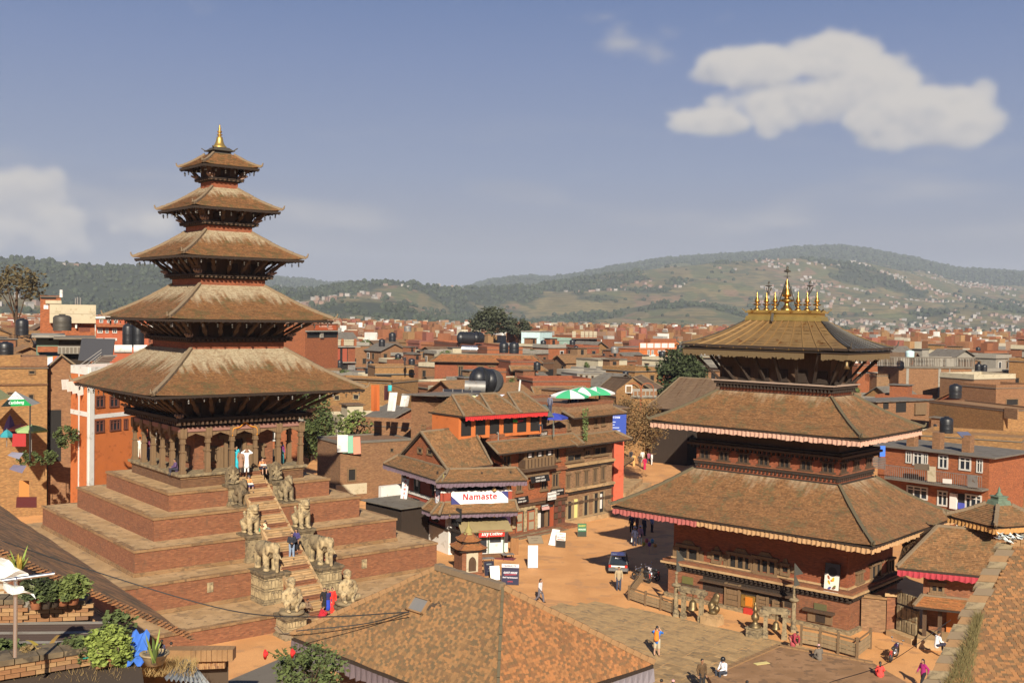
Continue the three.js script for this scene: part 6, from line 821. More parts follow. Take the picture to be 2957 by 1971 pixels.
function blob(prims,cell,k=.05){
let lo=[1e9,1e9,1e9],hi=[-1e9,-1e9,-1e9];const pad=2*cell+k*.5;
const box=prims.map((p)=>{const b=p.length===8?[0,1,2].map((i)=>[min(p[i]- p[3],p[4+i]- p[7]),max(p[i]+ p[3],p[4+i]+ p[7])]):[0,1,2].map((i)=>[p[i]- p[3+i],p[i]+ p[3+i]]);b.forEach(([a,c],i)=>{lo[i]=min(lo[i],a-pad);hi[i]=max(hi[i],c+pad);});return b;});
const n=lo.map((l,i)=>Math.ceil((hi[i]- l)/cell)+ 1),[nx,ny,nz]=n,F=new Float32Array(nx*ny*nz).fill(1);
prims.forEach((p,q)=>{
const r=[0,1,2].map((i)=>[max(0,floor((box[q][i][0]- k*1.5-cell*2-lo[i])/cell)),min(n[i]- 1,Math.ceil((box[q][i][1]+ k*1.5+cell*2-lo[i])/cell))]);
const cap=p.length===8,bx=p[4]- p[0],by=p[5]- p[1],bz=p[6]- p[2],bb=cap?bx*bx+by*by+bz*bz||1e-9:0,mr=cap?0:min(p[3],p[4],p[5]);
for(let z=r[2][0];z<=r[2][1];z++)for(let y=r[1][0];y<=r[1][1];y++)for(let x=r[0][0];x<=r[0][1];x++){
const X=lo[0]+ x*cell-p[0],Y=lo[1]+ y*cell-p[1],W=lo[2]+ z*cell-p[2];let d;
if(cap){const t=clamp((X*bx+Y*by+W*bz)/bb);d=hypot(X-bx*t,Y-by*t,W-bz*t)- lerp(p[3],p[7],t);}else{const u=hypot(X/p[3],Y/p[4],W/p[5]);d=(u-1)*mr*(u>1?1:1);}
const o=(z*ny+y)*nx+x,f=F[o],h=clamp(.5+.5*(f-d)/k);F[o]=f +(d-f)*h-k*h*(1-h);
}
});
const id=new Int32Array(nx*ny*nz).fill(-1),P=[],I=[],at=(x,y,z)=>F[(z*ny+y)*nx+x];
for(let z=0;z<nz-1;z++)for(let y=0;y<ny-1;y++)for(let x=0;x<nx-1;x++){
let c=0,sx=0,sy=0,sz=0,m=0;for(let i=0;i<8;i++)if(at(x +(i&1),y +(i>>1&1),z +(i>>2))<0)m|=1<<i;if(!m||m===255)continue;
for(let a=0;a<8;a++)for(const e of[1,2,4])if(!(a&e)&&((m>>a)&1)!==((m>>(a|e))&1)){const f0=at(x +(a&1),y +(a>>1&1),z +(a>>2)),b=a|e,f1=at(x +(b&1),y +(b>>1&1),z +(b>>2)),t=f0/(f0-f1);sx +=(a&1)+(e===1?t:0);sy +=(a>>1&1)+(e===2?t:0);sz +=(a>>2)+(e===4?t:0);c++;}
id[(z*ny+y)*nx+x]=P.length/3;P.push(lo[0]+(x+sx/c)*cell,lo[1]+(y+sy/c)*cell,lo[2]+(z+sz/c)*cell);
}
const V4=(x,y,z)=>id[(z*ny+y)*nx+x];
for(let z=1;z<nz-1;z++)for(let y=1;y<ny-1;y++)for(let x=1;x<nx-1;x++){
const s=at(x,y,z)<0,q=(a,b,c,d,f)=>{if(a<0||b<0||c<0||d<0)return;f?I.push(a,b,c,a,c,d):I.push(a,c,b,a,d,c);};
if(s!==at(x+1,y,z)<0)q(V4(x,y-1,z-1),V4(x,y,z-1),V4(x,y,z),V4(x,y-1,z),s);if(s!==at(x,y+1,z)<0)q(V4(x-1,y,z-1),V4(x-1,y,z),V4(x,y,z),V4(x,y,z-1),s);if(s!==at(x,y,z+1)<0)q(V4(x-1,y-1,z),V4(x,y-1,z),V4(x,y,z),V4(x-1,y,z),s);
}
const g=new THREE.BufferGeometry(),uv=new Float32Array(P.length/3*2);for(let i=0;i<uv.length/2;i++){uv[i*2]=P[i*3]+ P[i*3+2]*.7;uv[i*2+1]=P[i*3+1];}
g.setAttribute('position',new THREE.BufferAttribute(new Float32Array(P),3));g.setAttribute('uv',new THREE.BufferAttribute(uv,2));g.setIndex(I);g.computeVertexNormals();return g;
}
const both=(l)=>l.flatMap((p)=>[p,p.length===8?[-p[0],p[1],p[2],p[3],-p[4],p[5],p[6],p[7]]:[-p[0],...p.slice(1)]]);
// stone guardians of the stair
{
const eleph=blob([[0,1.2,-.72,.5,0,1.24,.3,.5],[0,1.32,.3,.42,0,1.5,.78,.36],[0,1.5,.92,.34,.34,.3],[0,1.7,.92,.24,.2,.22],[0,1.42,1.15,.2,0,.95,1.3,.15],[0,.95,1.3,.15,0,.42,1.3,.12],[0,.42,1.3,.12,0,.1,1.36,.11],
...both([[.3,1.0,.36,.23,.3,.1,.42,.19],[.3,1.05,-.78,.27,.3,.1,-.8,.19],[.3,.05,.45,.22,.1,.23],[.3,.05,-.78,.22,.1,.23],[.4,1.42,.72,.09,.36,.24],[.17,1.16,1.16,.07,.24,.86,1.46,.045],[.2,1.58,1.14,.05,.045,.05]]),[0,1.3,-1.2,.05,0,.6,-1.32,.04]],.04,.07);
const lionBody=[[0,.72,-.62,.36,0,1.12,.2,.42],[0,1.12,.2,.42,0,1.5,.3,.36],...both([[.26,1.0,.34,.2,.27,.12,.42,.15],[.27,.08,.56,.15,.1,.22],[.3,.72,-.55,.26,.33,.38,-.3,.2],[.33,.38,-.3,.17,.32,.1,-.5,.14],[.32,.08,-.34,.14,.1,.24]]),[0,.7,-.9,.08,0,1.25,-1.0,.07],[0,1.25,-1.0,.13,.16,.1]];
const curls=[];for(let i=0;i<26;i++){const a=(i%9)/9*5+.65+PI/2+.35,r=.36,y=1.3+floor(i/9)*.2;curls.push([cos(a)*r,y,.3+sin(a)*r*.9,.09,.1,.09]);}
const lion=blob([...lionBody,...curls,[0,1.78,.5,.33,.3,.3],[0,1.72,.76,.2,.13,.17],[0,1.52,.68,.19,.1,.18],[0,1.8,.92,.07,.06,.06],...both([[.15,1.9,.74,.08,.07,.07],[.3,1.98,.42,.08,.12,.08]])],.035,.045);
const grif=blob([...lionBody,[0,1.5,.3,.36,0,1.75,.42,.28],[0,1.8,.5,.27,.25,.28],[0,1.74,.72,.17,0,1.5,.92,.06],[0,2.02,.4,.16,.14,.2],...both([[.14,1.86,.7,.06,.06,.05],[.26,1.95,.36,.07,.13,.07],[.42,1.2,-.1,.09,.42,.3]])],.035,.05);
const wrest=blob([[0,.42,0,.42,0,1.12,.02,.4],[0,.62,.12,.4,.3,.36],[0,1.3,0,.16,0,1.5,.03,.15],[0,1.7,.06,.25,.29,.25],[0,1.9,.0,.29,.17,.28],[0,2.02,-.04,.16,.1,.15],[0,1.68,.31,.045,.07,.06],[0,1.58,.28,.1,.025,.04],[0,1.5,.27,.07,.05,.04],
...both([[.1,1.74,.28,.045,.025,.03],[.26,1.68,.02,.05,.11,.06],[.3,1.18,.02,.22,.5,1.1,.0,.19],[.5,1.1,0,.18,.62,.72,.14,.15]]),[.62,.72,.14,.14,.3,.55,.55,.1],[-.62,.72,.14,.14,-.45,.62,.58,.11],[-.22,.35,.1,.26,-.55,.55,.45,.2],[-.55,.55,.45,.19,-.48,.1,.5,.14],[-.48,.08,.62,.13,.08,.22],[.22,.3,.1,.27,.62,.26,.4,.22],[.62,.26,.4,.19,.12,.16,.58,.13],[.26,.62,.6,.05,.02,.2,.78,.07],[.0,.16,.8,.13,.15,.13]],.035,.05);
const goddess=blob([[0,.3,.1,.22,0,.62,.1,.17],[0,.88,.12,.12,.14,.11],[0,1.02,.1,.1,.1,.09],...both([[.15,.72,.1,.07,.32,.5,.2,.06],[.15,.74,.08,.06,.38,.86,.14,.05],[.14,.68,.12,.06,.16,.42,.3,.055],[.12,.25,.1,.12,.36,.16,.24,.09],[.36,.16,.24,.08,.08,.1,.32,.07],[.3,.1,.12,.12,.1,.1]])],.026,.03);
const pedestal=(w,d,y0,l,steps,m=M.stone)=>{const p=limb('pedestal',pagoda),b=new MB(),h=l.y-y0;b.box(l.x,y0,l.z,w,h-.28,d);part('shaft',b,m,p);const c=new MB();c.box(l.x,l.y-.28,l.z,w+.16,.12,d+.16).box(l.x,l.y-.16,l.z,w+.28,.16,d+.28);part('cap',c,M.darkstone,p);const f=new MB();f.box(l.x,y0,l.z,w+.26,.16,d+.26).box(l.x,y0+.16,l.z,w+.12,.12,d+.12);part('base',f,M.stone,p);if(steps){const r=new MB(),n=7;for(const y of[.5,.86])for(const[a,s]of[[0,d],[PI/2,w],[PI,d],[-PI/2,w]]){const q=a===0||a===PI?w:d;for(let i=0;i<n;i++){r.at(new THREE.Matrix4().makeRotationY(a).setPosition(l.x,0,l.z)).box(lerp(-q/2,q/2,(i+.5)/n),y0+h*(y-.34),s/2,q/n*.78,h*.24,.05+.05*h2(i,7+floor(y*9)),{tx:.86});}r.box(0,y0+h*(y-.06),s/2,q,.07,.09);}part('carved_frieze',r,M.palestone,p);}};
const put=(name,label,px,y,g,s,m,o={})=>{const w=atY(px,y),l=nLoc(w),t=thing(name,label,'statue',w,NYAW +(o.turn||0),o.group);const b=part('figure',g,m,t);b.scale.setScalar(s);if(o.w)pedestal(o.w,o.d,o.y0,V(l.x,y,l.z +(o.dz||0)),o.steps);return t;};
const W=(label,px,y)=>{const t=put('wrestler_statue',label,px,y+.22,wrest,.95,M.palestone,{}),b=new MB();b.lathe([[.0,0],[.78,0],[.8,.12],[.72,.24],[0,.25]],0,-.22,.08,18);part('round_base',b,M.stone,t);const l=nLoc(t.position);pedestal(1.35,1.35,0,V(l.x,y,l.z+.05),1);};
W('seated stone wrestler with mace at the foot of the stair, nearest the lowest wall',Z.s6(835,1045),1.4);W('seated stone wrestler with mace at the foot of the stair, next to the posing women',Z.s6(1680,905),1.35);
const El=(label,px,y)=>{const t=put('elephant_statue',label,px,y,eleph,1.0,M.palestone,{w:1.65,d:2.1,y0:1.12,steps:1,dz:.25}),bl=blob([[0,1.25,-.7,.535,0,1.28,.12,.53]],.05,.02);part('carved_blanket',bl,M.stone,t);};
El('stone elephant standing on a carved pedestal on the near side of the stair',Z.s6(480,430),3.1);El('stone elephant standing on a carved pedestal beyond the couple on the stair',Z.s6(1290,335),3.1);
put('lion_statue','stone lion with open jaws on a dark pedestal above the near elephant',Z.s5(420,1115),4.9,lion,.98,M.palestone,{w:1.1,d:1.35,y0:3.08});put('lion_statue','stone lion with open jaws above the elephant beside the couple',Z.s5(1080,1040),4.9,lion,.98,M.palestone,{w:1.1,d:1.35,y0:3.08});
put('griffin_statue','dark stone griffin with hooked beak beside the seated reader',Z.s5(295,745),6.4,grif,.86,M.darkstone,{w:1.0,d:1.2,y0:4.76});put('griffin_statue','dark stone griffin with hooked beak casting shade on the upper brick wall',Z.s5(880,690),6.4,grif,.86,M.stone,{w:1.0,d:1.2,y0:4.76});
const De=(label,px)=>{const t=put('goddess_statue',label,px,7.75,goddess,.92,M.stone,{w:.85,d:.8,y0:6.31}),s=new THREE.Shape();s.moveTo(-.46,0);s.lineTo(-.5,.6);s.quadraticCurveTo(-.48,1.12,0,1.3);s.quadraticCurveTo(.48,1.12,.5,.6);s.lineTo(.46,0);part('arched_slab',new THREE.ExtrudeGeometry(s,{depth:.12,bevelEnabled:true,bevelSize:.03,bevelThickness:.03,bevelSegments:1,curveSegments:8}).translate(0,0,-.18),M.darkstone,t);};
De('many armed goddess relief on an arched slab, near side of the stair top',Z.s5(185,480));De('many armed goddess relief on an arched slab beside the seated orange reader',Z.s5(745,425));
}
// people
const SK={a:[.24,.12,.065],b:[.32,.17,.1],c:[.46,.27,.18]},skinM={},hairM=mat(.012,.01,.009,{roughness:.6});
const headG=blob([[0,0,0,.074,.1,.09],[0,-.055,.02,.056,.055,.062],[0,-.012,.096,.013,.024,.02],[0,-.056,.084,.024,.009,.012],[0,-.09,.074,.022,.018,.018],...both([[.032,.012,.083,.014,.008,.01],[.076,-.012,-.002,.012,.03,.02],[.034,.034,.08,.022,.008,.012]])],.011,.012);
const handG=blob([[0,-.045,0,.036,.048,.016],...[-.027,-.009,.009,.026].map((x,i)=>[x,-.085,0,.009,x*1.1,-.085 -[.05,.062,.066,.055][i],.02,.0075]),...[-.027,-.009,.009,.026].map((x,i)=>[x*1.1,-.135-.01*(i%3),.02,.008,x,-.15-.008*(i%3),.042,.007]),[-.03,-.03,.004,.012,-.062,-.075,.022,.009]],.008,.008);
const handL=(()=>{const g=handG.clone();g.scale(-1,1,1);const i=g.index.array;for(let k=0;k<i.length;k +=3){const t=i[k];i[k]=i[k+1];i[k+1]=t;}g.computeVertexNormals();return g;})();
const POSE={
stand:{hip:[0,.9,0],nk:[0,1.42,.0],kn:[[.1,.48,.03],[-.1,.48,.02]],ft:[[.11,.06,0],[-.11,.06,0]],el:[[.25,1.13,-.03],[-.25,1.13,-.03]],hd:[[.24,.86,.06],[-.24,.86,.06]]},
walk:{hip:[0,.88,0],nk:[0,1.41,.04],kn:[[.1,.5,.18],[-.1,.46,-.04]],ft:[[.1,.07,.26],[-.1,.1,-.36]],el:[[.25,1.14,-.14],[-.25,1.14,.06]],hd:[[.24,.9,-.12],[-.22,.93,.24]]},
photo:{hip:[0,.9,0],nk:[0,1.42,-.02],kn:[[.11,.48,.02],[-.11,.48,.02]],ft:[[.13,.06,0],[-.13,.06,0]],el:[[.28,1.28,.18],[-.28,1.28,.18]],hd:[[.08,1.52,.24],[-.08,1.52,.24]]},
hold:{hip:[0,.9,0],nk:[0,1.41,.02],kn:[[.1,.48,.03],[-.1,.48,.02]],ft:[[.12,.06,.04],[-.12,.06,-.02]],el:[[.25,1.12,.0],[-.25,1.12,.0]],hd:[[.06,1.05,.26],[-.08,1.07,.25]]},
akimbo:{hip:[0,.9,0],nk:[0,1.42,0],kn:[[.1,.48,.03],[-.1,.48,.02]],ft:[[.12,.06,0],[-.12,.06,0]],el:[[.36,1.42,.04],[-.36,1.44,.04]],hd:[[.14,1.62,.06],[-.14,1.62,.06]]},
sit:{hip:[0,.13,0],nk:[0,.64,.08],kn:[[.15,.2,.44],[-.15,.2,.44]],ft:[[.15,-.22,.46],[-.15,-.22,.46]],el:[[.25,.38,.12],[-.25,.38,.12]],hd:[[.1,.3,.36],[-.1,.3,.36]]},
squat:{hip:[0,.2,-.08],nk:[0,.68,.1],kn:[[.17,.46,.26],[-.17,.46,.26]],ft:[[.14,.06,.08],[-.14,.06,.08]],el:[[.25,.46,.2],[-.25,.46,.2]],hd:[[.1,.42,.42],[-.1,.42,.42]]},
bend:{hip:[0,.82,-.1],nk:[0,1.1,.32],kn:[[.11,.46,.05],[-.11,.46,.05]],ft:[[.12,.06,0],[-.12,.06,0]],el:[[.24,.82,.36],[-.24,.82,.36]],hd:[[.1,.62,.44],[-.1,.62,.44]]},
};

function person(pos,turn,pose,h,wear,label,o={}){
const p=POSE[pose],t=thing('person',label,'person',pos,turn,o.group),[low,ct,cb]=wear,sk=SK[o.skin||'b'],[hx,hy,hz]=p.hip,n=p.nk,up=V(n[0]- hx,n[1]- hy,n[2]- hz).normalize(),fem=o.fem;
const skin=skinM[o.skin||'b']??=mat(...sk,{roughness:.6}),sh=fem?.15:.18,cm=M.cloth(...ct),dm=cb?M.cloth(...cb):cm;
const S=(s)=>[n[0]+ s*sh,n[1]- .04,n[2]- .01],hp=(s)=>[hx+s*.09,hy,hz],g=(a,ra,b,rb)=>[...a,ra,...b,rb],ch=[lerp(hx,n[0],.72),lerp(hy,n[1],.72),lerp(hz,n[2],.72)];
const hc=V(...n).addScaledVector(V(up.x*.6,.75,up.z*.6+.08).normalize(),.18),pieces=[];
const torso=[g(p.hip,.13,ch,fem?.125:.14),[ch[0],ch[1],ch[2],sh+.01,.16,.11]],arms=[],fore=[],legs=[],shins=[];
[1,-1].forEach((s,i)=>{arms.push(g(S(s),.058,p.el[i],.045));fore.push(g(p.el[i],.04,p.hd[i],.028));legs.push(g(hp(s),.092,p.kn[i],.06));shins.push(g(p.kn[i],.055,p.ft[i],.036));});
pieces.push(blob([...torso,...arms,...fore,...legs,...shins,g(n,.055,[hc.x,hc.y-.06,hc.z],.05)],.024,.03));
const hm=new THREE.Matrix4().makeRotationFromEuler(new THREE.Euler(pose==='stand'||pose==='walk'?.05:.3,o.look||0,0)).setPosition(hc);pieces.push(headG.clone().applyMatrix4(hm));
[1,-1].forEach((s,i)=>{const d=V(...p.hd[i]).sub(V(...p.el[i])).normalize(),q=new THREE.Quaternion().setFromUnitVectors(V(0,-1,0),d);pieces.push((s>0?handG:handL).clone().applyMatrix4(new THREE.Matrix4().makeRotationFromQuaternion(q).setPosition(...p.hd[i])));});
part('body',mergeGeometries(pieces),skin,t);
const fat=(l,r)=>l.map((q)=>q.length===8?[...q.slice(0,3),q[3]+ r,...q.slice(4,7),q[7]+ r]:[...q.slice(0,3),q[3]+ r,q[4]+ r,q[5]+ r]);
part(fem?'blouse':'shirt',blob([...fat(torso,.018),...fat(arms,.018),...(o.short?[]:fat(fore,.014)),g(p.hip,.13,[hx-up.x*.08,hy-up.y*.08,hz-up.z*.08],.14)],.022,.03),cm,t);
if(low==='trousers')part('trousers',blob([...fat(legs,.016),...fat(shins,.024),g(p.hip,.145,p.hip,.145)],.022,.03),dm,t);
else if(low==='shorts')part('shorts',blob([...fat(legs,.025),g(p.hip,.145,p.hip,.145)],.022,.03),dm,t);
else{const f=V(...p.ft[0]).add(V(...p.ft[1])).multiplyScalar(.5),k=V(...p.kn[0]).add(V(...p.kn[1])).multiplyScalar(.5),e=low==='kurta'?k:low==='dress'?k.clone().lerp(f,.3):f;const sk2=pose==='sit'||pose==='squat'?[...fat(legs,.05),...fat(shins,.04),g(p.kn[0],.08,p.kn[1],.08),g(p.ft[0],.07,p.ft[1],.07)]:[g(p.hip,.16,[k.x,k.y,k.z],.17),g([k.x,k.y,k.z],.17,[e.x,e.y+.02,e.z],.17)];part('skirt',blob(sk2,.024,.05),dm,t);if(low==='kurta')part('trousers',blob([...fat(shins,.02)],.022,.03),M.cloth(...(o.leg||cb||ct)),t);if(low==='sari')part('shawl',blob([g([n[0]+ sh,n[1]+ .01,n[2]],.05,[hx-.1,hy+.12,hz+.1],.06),g([n[0]+ sh,n[1]+ .01,n[2]],.05,[hx+.14,hy-.1,hz-.13],.05)],.024,.04),dm,t);}
const sho=new MB();[0,1].forEach((i)=>{sho.ball(p.ft[i][0],p.ft[i][1]- .03,p.ft[i][2]+ .06,.045,.04,.12,8);});part('shoes',sho,o.bare?skin:M.black,t);
const hr=[[0,.03,-.022,.084,.092,.092],...(o.hair==='long'?[[0,-.02,-.08,.06,.2*.5,.04],[0,0,-.07,.06,0,-.22,-.11,.035]]:o.hair==='bun'?[[0,.03,-.12,.045,.045,.045]]:[])];
if(o.hat)part(o.hat[0],blob(o.hat[0]==='helmet'?[[0,.03,-.01,.13,.135,.14]]:o.hat[0]==='sun_hat'?[[0,.06,-.01,.1,.08,.1],[0,.03,0,.19,.02,.19]]:[[0,.055,-.015,.092,.075,.1],...(o.hat[0]==='cap'?[[0,.03,.1,.06,.012,.07]]:[])],.014,.02).applyMatrix4(hm),mat(...o.hat[1],{roughness:o.hat[0]==='helmet'?.25:.9}),t);part('hair',blob(o.hat?[[0,-.02,-.04,.08,.07,.07]]:hr,.014,.025).applyMatrix4(hm),hairM,t);
if(o.pack){const b=blob([[ch[0],ch[1]+ .1,ch[2]- .2,.13,ch[0],ch[1]- .24,ch[2]- .2,.15]],.025,.04);part('backpack',b,M.cloth(...o.pack),t);const st=new MB();for(const s of[1,-1])st.tube([V(s*.1,ch[1]- .2,ch[2]+ .08),V(s*.13,ch[1]+ .12,ch[2]+ .13),V(s*.12,n[1]+ .03,n[2]),V(s*.1,ch[1]+ .1,ch[2]- .15)],.02);part('shoulder_straps',st,M.cloth(...o.pack),t);}
if(o.vest)part('vest',blob(fat(torso,.034),.024,.03),M.cloth(...o.vest),t);
t.scale.setScalar(h/1.7*(1+0));return t;
}
{
const sunward=0,C=atY,ang=(deg)=>deg*PI/180;
const P=(px,y,deg,pose,h,wear,label,o)=>person(C(px,y),ang(deg),pose,h,wear,label,o),S=(px,deg,pose,h,wear,label,o)=>person(rayStair(px),ang(deg),pose,h,wear,label,o);
P(Z.b2(303,1051),.02,165,'photo',1.78,['shorts',[.03,.16,.55],[.42,.36,.25]],'person in blue shirt and khaki shorts with an orange backpack, photographing',{pack:[.75,.2,.02],short:1,skin:'c'});
const plaid=board(1,1,(c,W,H)=>{c.fillStyle='#9a7a52';c.fillRect(0,0,W,H);c.strokeStyle='#3a2a1c';c.lineWidth=4;for(let i=0;i<12;i++){c.strokeRect(i*16,-5,8,H+9);c.strokeRect(-5,i*16,W+9,8);}});plaid.map.wrapS=plaid.map.wrapT=THREE.RepeatWrapping;plaid.map.repeat.set(3,3);plaid.roughness=.95;
const pm=person(C(Z.b2(557,1067),1.72).setY(0),ang(20),'stand',1.72,['trousers',[.3,.2,.12],[.015,.015,.017]],'person in a brown plaid shirt and black trousers standing on the paving',{skin:'a'});pm.children.find((c)=>c.name==='shirt').material=plaid;
person(C(Z.b2(683,1058),1.28).setY(.33),ang(-60),'sit',1.75,['trousers',[.72,.72,.74],[.03,.035,.05]],'person in white shirt and black helmet sitting on the platform edge',{hat:['helmet',[.012,.012,.013]]});
P(Z.b2(1060,1022),0,35,'bend',1.6,['sari',[.3,.035,.05],[.36,.06,.07]],'person in red patterned dress bending down beside the stone bell frame',{fem:1,hair:'bun'});P(Z.b2(1212,1074),.28,195,'sit',1.65,['trousers',[.14,.115,.09],[.12,.1,.08]],'person in brown coat and pale pink cap sitting on the paving edge',{hat:['topi',[.5,.3,.28]]});
P(Z.b2(1552,1166),.3,170,'sit',1.5,['skirt',[.75,.06,.05],[.7,.06,.05]],'person in bright red with black braid sitting on the low platform',{fem:1,hair:'long'});person(C(Z.b2(1795,1066),1.62).setY(0),ang(-70),'walk',1.62,['trousers',[.28,.012,.12],[.012,.012,.016]],'person in magenta jacket walking past the motorcycle',{fem:1,hair:'long'});
P(Z.b2(1868,1000),.75,100,'sit',1.7,['trousers',[.7,.7,.7],[.02,.02,.04]],'person in white shirt sitting on the gate house steps',{});
[[330,1180,'dark haired person at the bottom edge, near the roof corner',{}],[395,1184,'person in a pale pink cap at the bottom edge of the square',{hat:['topi',[.55,.3,.3]]}],[808,1188,'dark haired person at the bottom edge below the low platform',{}]].forEach(([x,y,l,o])=>person(C(Z.b2(x,y),1.66).setY(0),ang(160),'stand',1.66,['trousers',[.2,.15,.12],[.03,.03,.04]],l,o));
person(gnd([1559,1738]),ang(60),'walk',1.65,['trousers',[.5,.48,.5],[.12,.11,.13]],'dark haired person in pale shirt walking across the sand by the signboards',{fem:1,hair:'long'});
P(Z.ca(212,1478),0,0,'stand',1.74,['trousers',[.36,.28,.17],[.035,.045,.08]],'person in tan jacket and blue shirt standing behind the parked car',{vest:[.34,.27,.17]});
const sg='people gathered in the shade at the temple corner';
[[430,500,200,[.02,.015,.05],[.012,.012,.02],'person in dark blue clothes at the outer side of the shaded group',{}],[482,735,170,[.03,.03,.06],[.02,.02,.04],'person in pale hat and navy dress with a white bag beside the temple',{fem:1,hat:['sun_hat',[.4,.38,.4]]}],[572,712,150,[.36,.22,.3],[.02,.02,.03],'person in pink top and pale hat beside the temple shade',{fem:1,hat:['sun_hat',[.45,.38,.4]]}],[640,560,120,[.01,.015,.04],[.01,.01,.02],'person in black standing deep in the temple shade',{}],[770,500,60,[.2,.25,.4],[.02,.02,.03],'person in light blue shirt under the red frill of the temple eave',{}],[520,520,90,[.06,.012,.02],[.02,.015,.02],'person in dark maroon clothes amid the shaded group',{}]].forEach(([x,y,a,c,d,l,o])=>P(Z.ca(x,y),0,a,'stand',1.7,['trousers',c,d],l,o));
{const b=new MB();b.box(0,0,0,.22,.42,.1,{tx:.6}).bar(V(0,.4,0),V(0,.75,0),.02);one('white_bag','white carrier bag held by the person in the navy dress','bag',b,M.white,C(Z.ca(440,722),0).setY(.3));}
[[Z.mk(200,972),10,'sari',[.4,.01,.06],[.45,.012,.07],'person in a crimson sari walking up the street',1],[Z.mk(68,892),170,'trousers',[.06,.04,.03],[.1,.06,.04],'person in dark brown walking up the street',0],[Z.st(1962,642),175,'sari',[.55,.3,.1],[.6,.33,.12],'person in a pale orange robe walking up the street',1],[Z.st(1940,610),180,'trousers',[.05,.05,.06],[.2,.22,.3],'person with black backpack near the street stall',0],[Z.mk(388,846),80,'trousers',[.7,.7,.7],[.65,.65,.65],'person all in white at the far street corner',0],[Z.mk(310,815),200,'trousers',[.3,.08,.12],[.06,.06,.1],'person in red and grey before the far street stalls',0],[Z.mk(140,780),190,'trousers',[.6,.6,.55],[.3,.28,.25],'person in pale shirt behind the crimson sari',0]].forEach(([px,a,k,c,d,l,f],i)=>P(px,0,a,i%2?'walk':'stand',1.65,[k,c,d],l,{fem:f,hair:f?'bun':'short',...(i===3?{pack:[.02,.02,.025]}:{})}));

P(Z.s5(232,282),8.56,30,'stand',1.62,['sari',[.03,.4,.5],[.03,.42,.52]],'person in a turquoise sari standing by the pagoda door',{fem:1,hair:'long'});P(Z.s5(288,332),8.56,160,'stand',1.66,['kurta',[.26,.15,.1],[.28,.16,.11]],'person in a brown tunic with back turned at the pagoda stair top',{fem:1,hair:'long',leg:[.03,.02,.02]});P(Z.s5(365,332),8.56,20,'akimbo',1.66,['kurta',[.75,.74,.74],[.75,.74,.74]],'person in white tunic with both hands raised at the pagoda door',{fem:1,leg:[.7,.7,.72]});
P(Z.n2(583,1108),8.56,200,'stand',1.65,['trousers',[.6,.58,.52],[.55,.52,.45]],'person in cream clothes between the side columns of the pagoda',{});P(Z.n2(640,1118),8.56,150,'stand',1.74,['trousers',[.14,.03,.07],[.05,.07,.14]],'person in maroon shirt and jeans leaning by the side columns',{});P(Z.n2(858,1200),8.6,-60,'sit',1.6,['trousers',[.09,.05,.12],[.03,.03,.05]],'person in dark violet sitting at the pagoda corner column',{});P(Z.n2(1655,1142),8.56,60,'stand',1.6,['sari',[.25,.05,.2],[.04,.2,.22]],'person in violet and teal sari at the far end of the pagoda porch',{fem:1,hair:'bun'});
P(Z.s5(560,300),8.6,40,'sit',1.65,['shorts',[.62,.22,.08],[.03,.03,.05]],'person in orange top reading on the porch edge',{fem:1,hair:'bun',short:1,skin:'c',pack:[.03,.03,.04]});S(Z.s5(385,530),40,'sit',1.65,['shorts',[.65,.27,.09],[.1,.08,.22]],'person in orange top, cap and violet shorts reading on the stair',{fem:1,skin:'c',short:1,hat:['cap',[.06,.06,.07]]});
[[560,322,.5,'held_map','open white map held by the porch edge reader'],[400,480,0,'held_map','open white map held by the reader in violet shorts']].forEach(([x,y,d,n,l],i)=>{const b=new MB();b.box(0,0,0,.4,.015,.28,{rx:.3,ry:.5});one(n,l,'map',b,M.white,i?rayStair(Z.s5(390,545)).add(V(.2,.42,.35)):C(Z.s5(560,300),8.6).add(V(.2,.42,.35)));});
P(Z.s5(535,1150),4.75,190,'sit',1.4,['trousers',[.5,.45,.3],[.03,.03,.04]],'child in green vest seated with back turned by the lion',{vest:[.03,.16,.1]});P(Z.s5(590,1095),5.0,120,'sit',1.4,['trousers',[.6,.55,.35],[.1,.13,.2]],'child in pale yellow shirt seated by the lion',{});
S(Z.s5(948,1447),15,'hold',1.76,['trousers',[.02,.022,.03],[.2,.26,.36]],'person in black jacket and pale jeans standing midway down the stair',{});S(Z.s5(1010,1375),-20,'hold',1.66,['dress',[.05,.04,.14],[.012,.012,.016]],'person in violet blouse and black skirt standing close behind on the stair',{fem:1,hair:'long'});P(Z.s5(1365,1470),3.1,30,'squat',1.5,['skirt',[.36,.1,.07],[.36,.1,.07]],'person in red patterned cloth crouching beneath the far elephant',{fem:1,hair:'bun'});
S(Z.s6(1338,1095),20,'stand',1.62,['dress',[.012,.012,.014],[.012,.012,.014]],'person all in black, outermost of the three posing on the stair',{fem:1,hair:'long'});S(Z.s6(1390,1105),20,'stand',1.6,['dress',[.02,.02,.1],[.02,.05,.42]],'person in bright blue skirt, middle of the three posing',{fem:1,hair:'long'});S(Z.s6(1455,1098),10,'stand',1.66,['sari',[.7,.03,.02],[.72,.035,.02]],'person in a scarlet sari posing beside the far wrestler',{fem:1,hair:'long'});
S(Z.s6(1550,1060),200,'sit',1.7,['trousers',[.7,.42,.5],[.1,.1,.12]],'person in pink shirt seated and photographing the posing women',{});S(Z.s6(1290,1195),120,'squat',1.6,['skirt',[.36,.012,.025],[.38,.012,.025]],'person in deep red crouching at the stair foot',{fem:1,hair:'bun'});
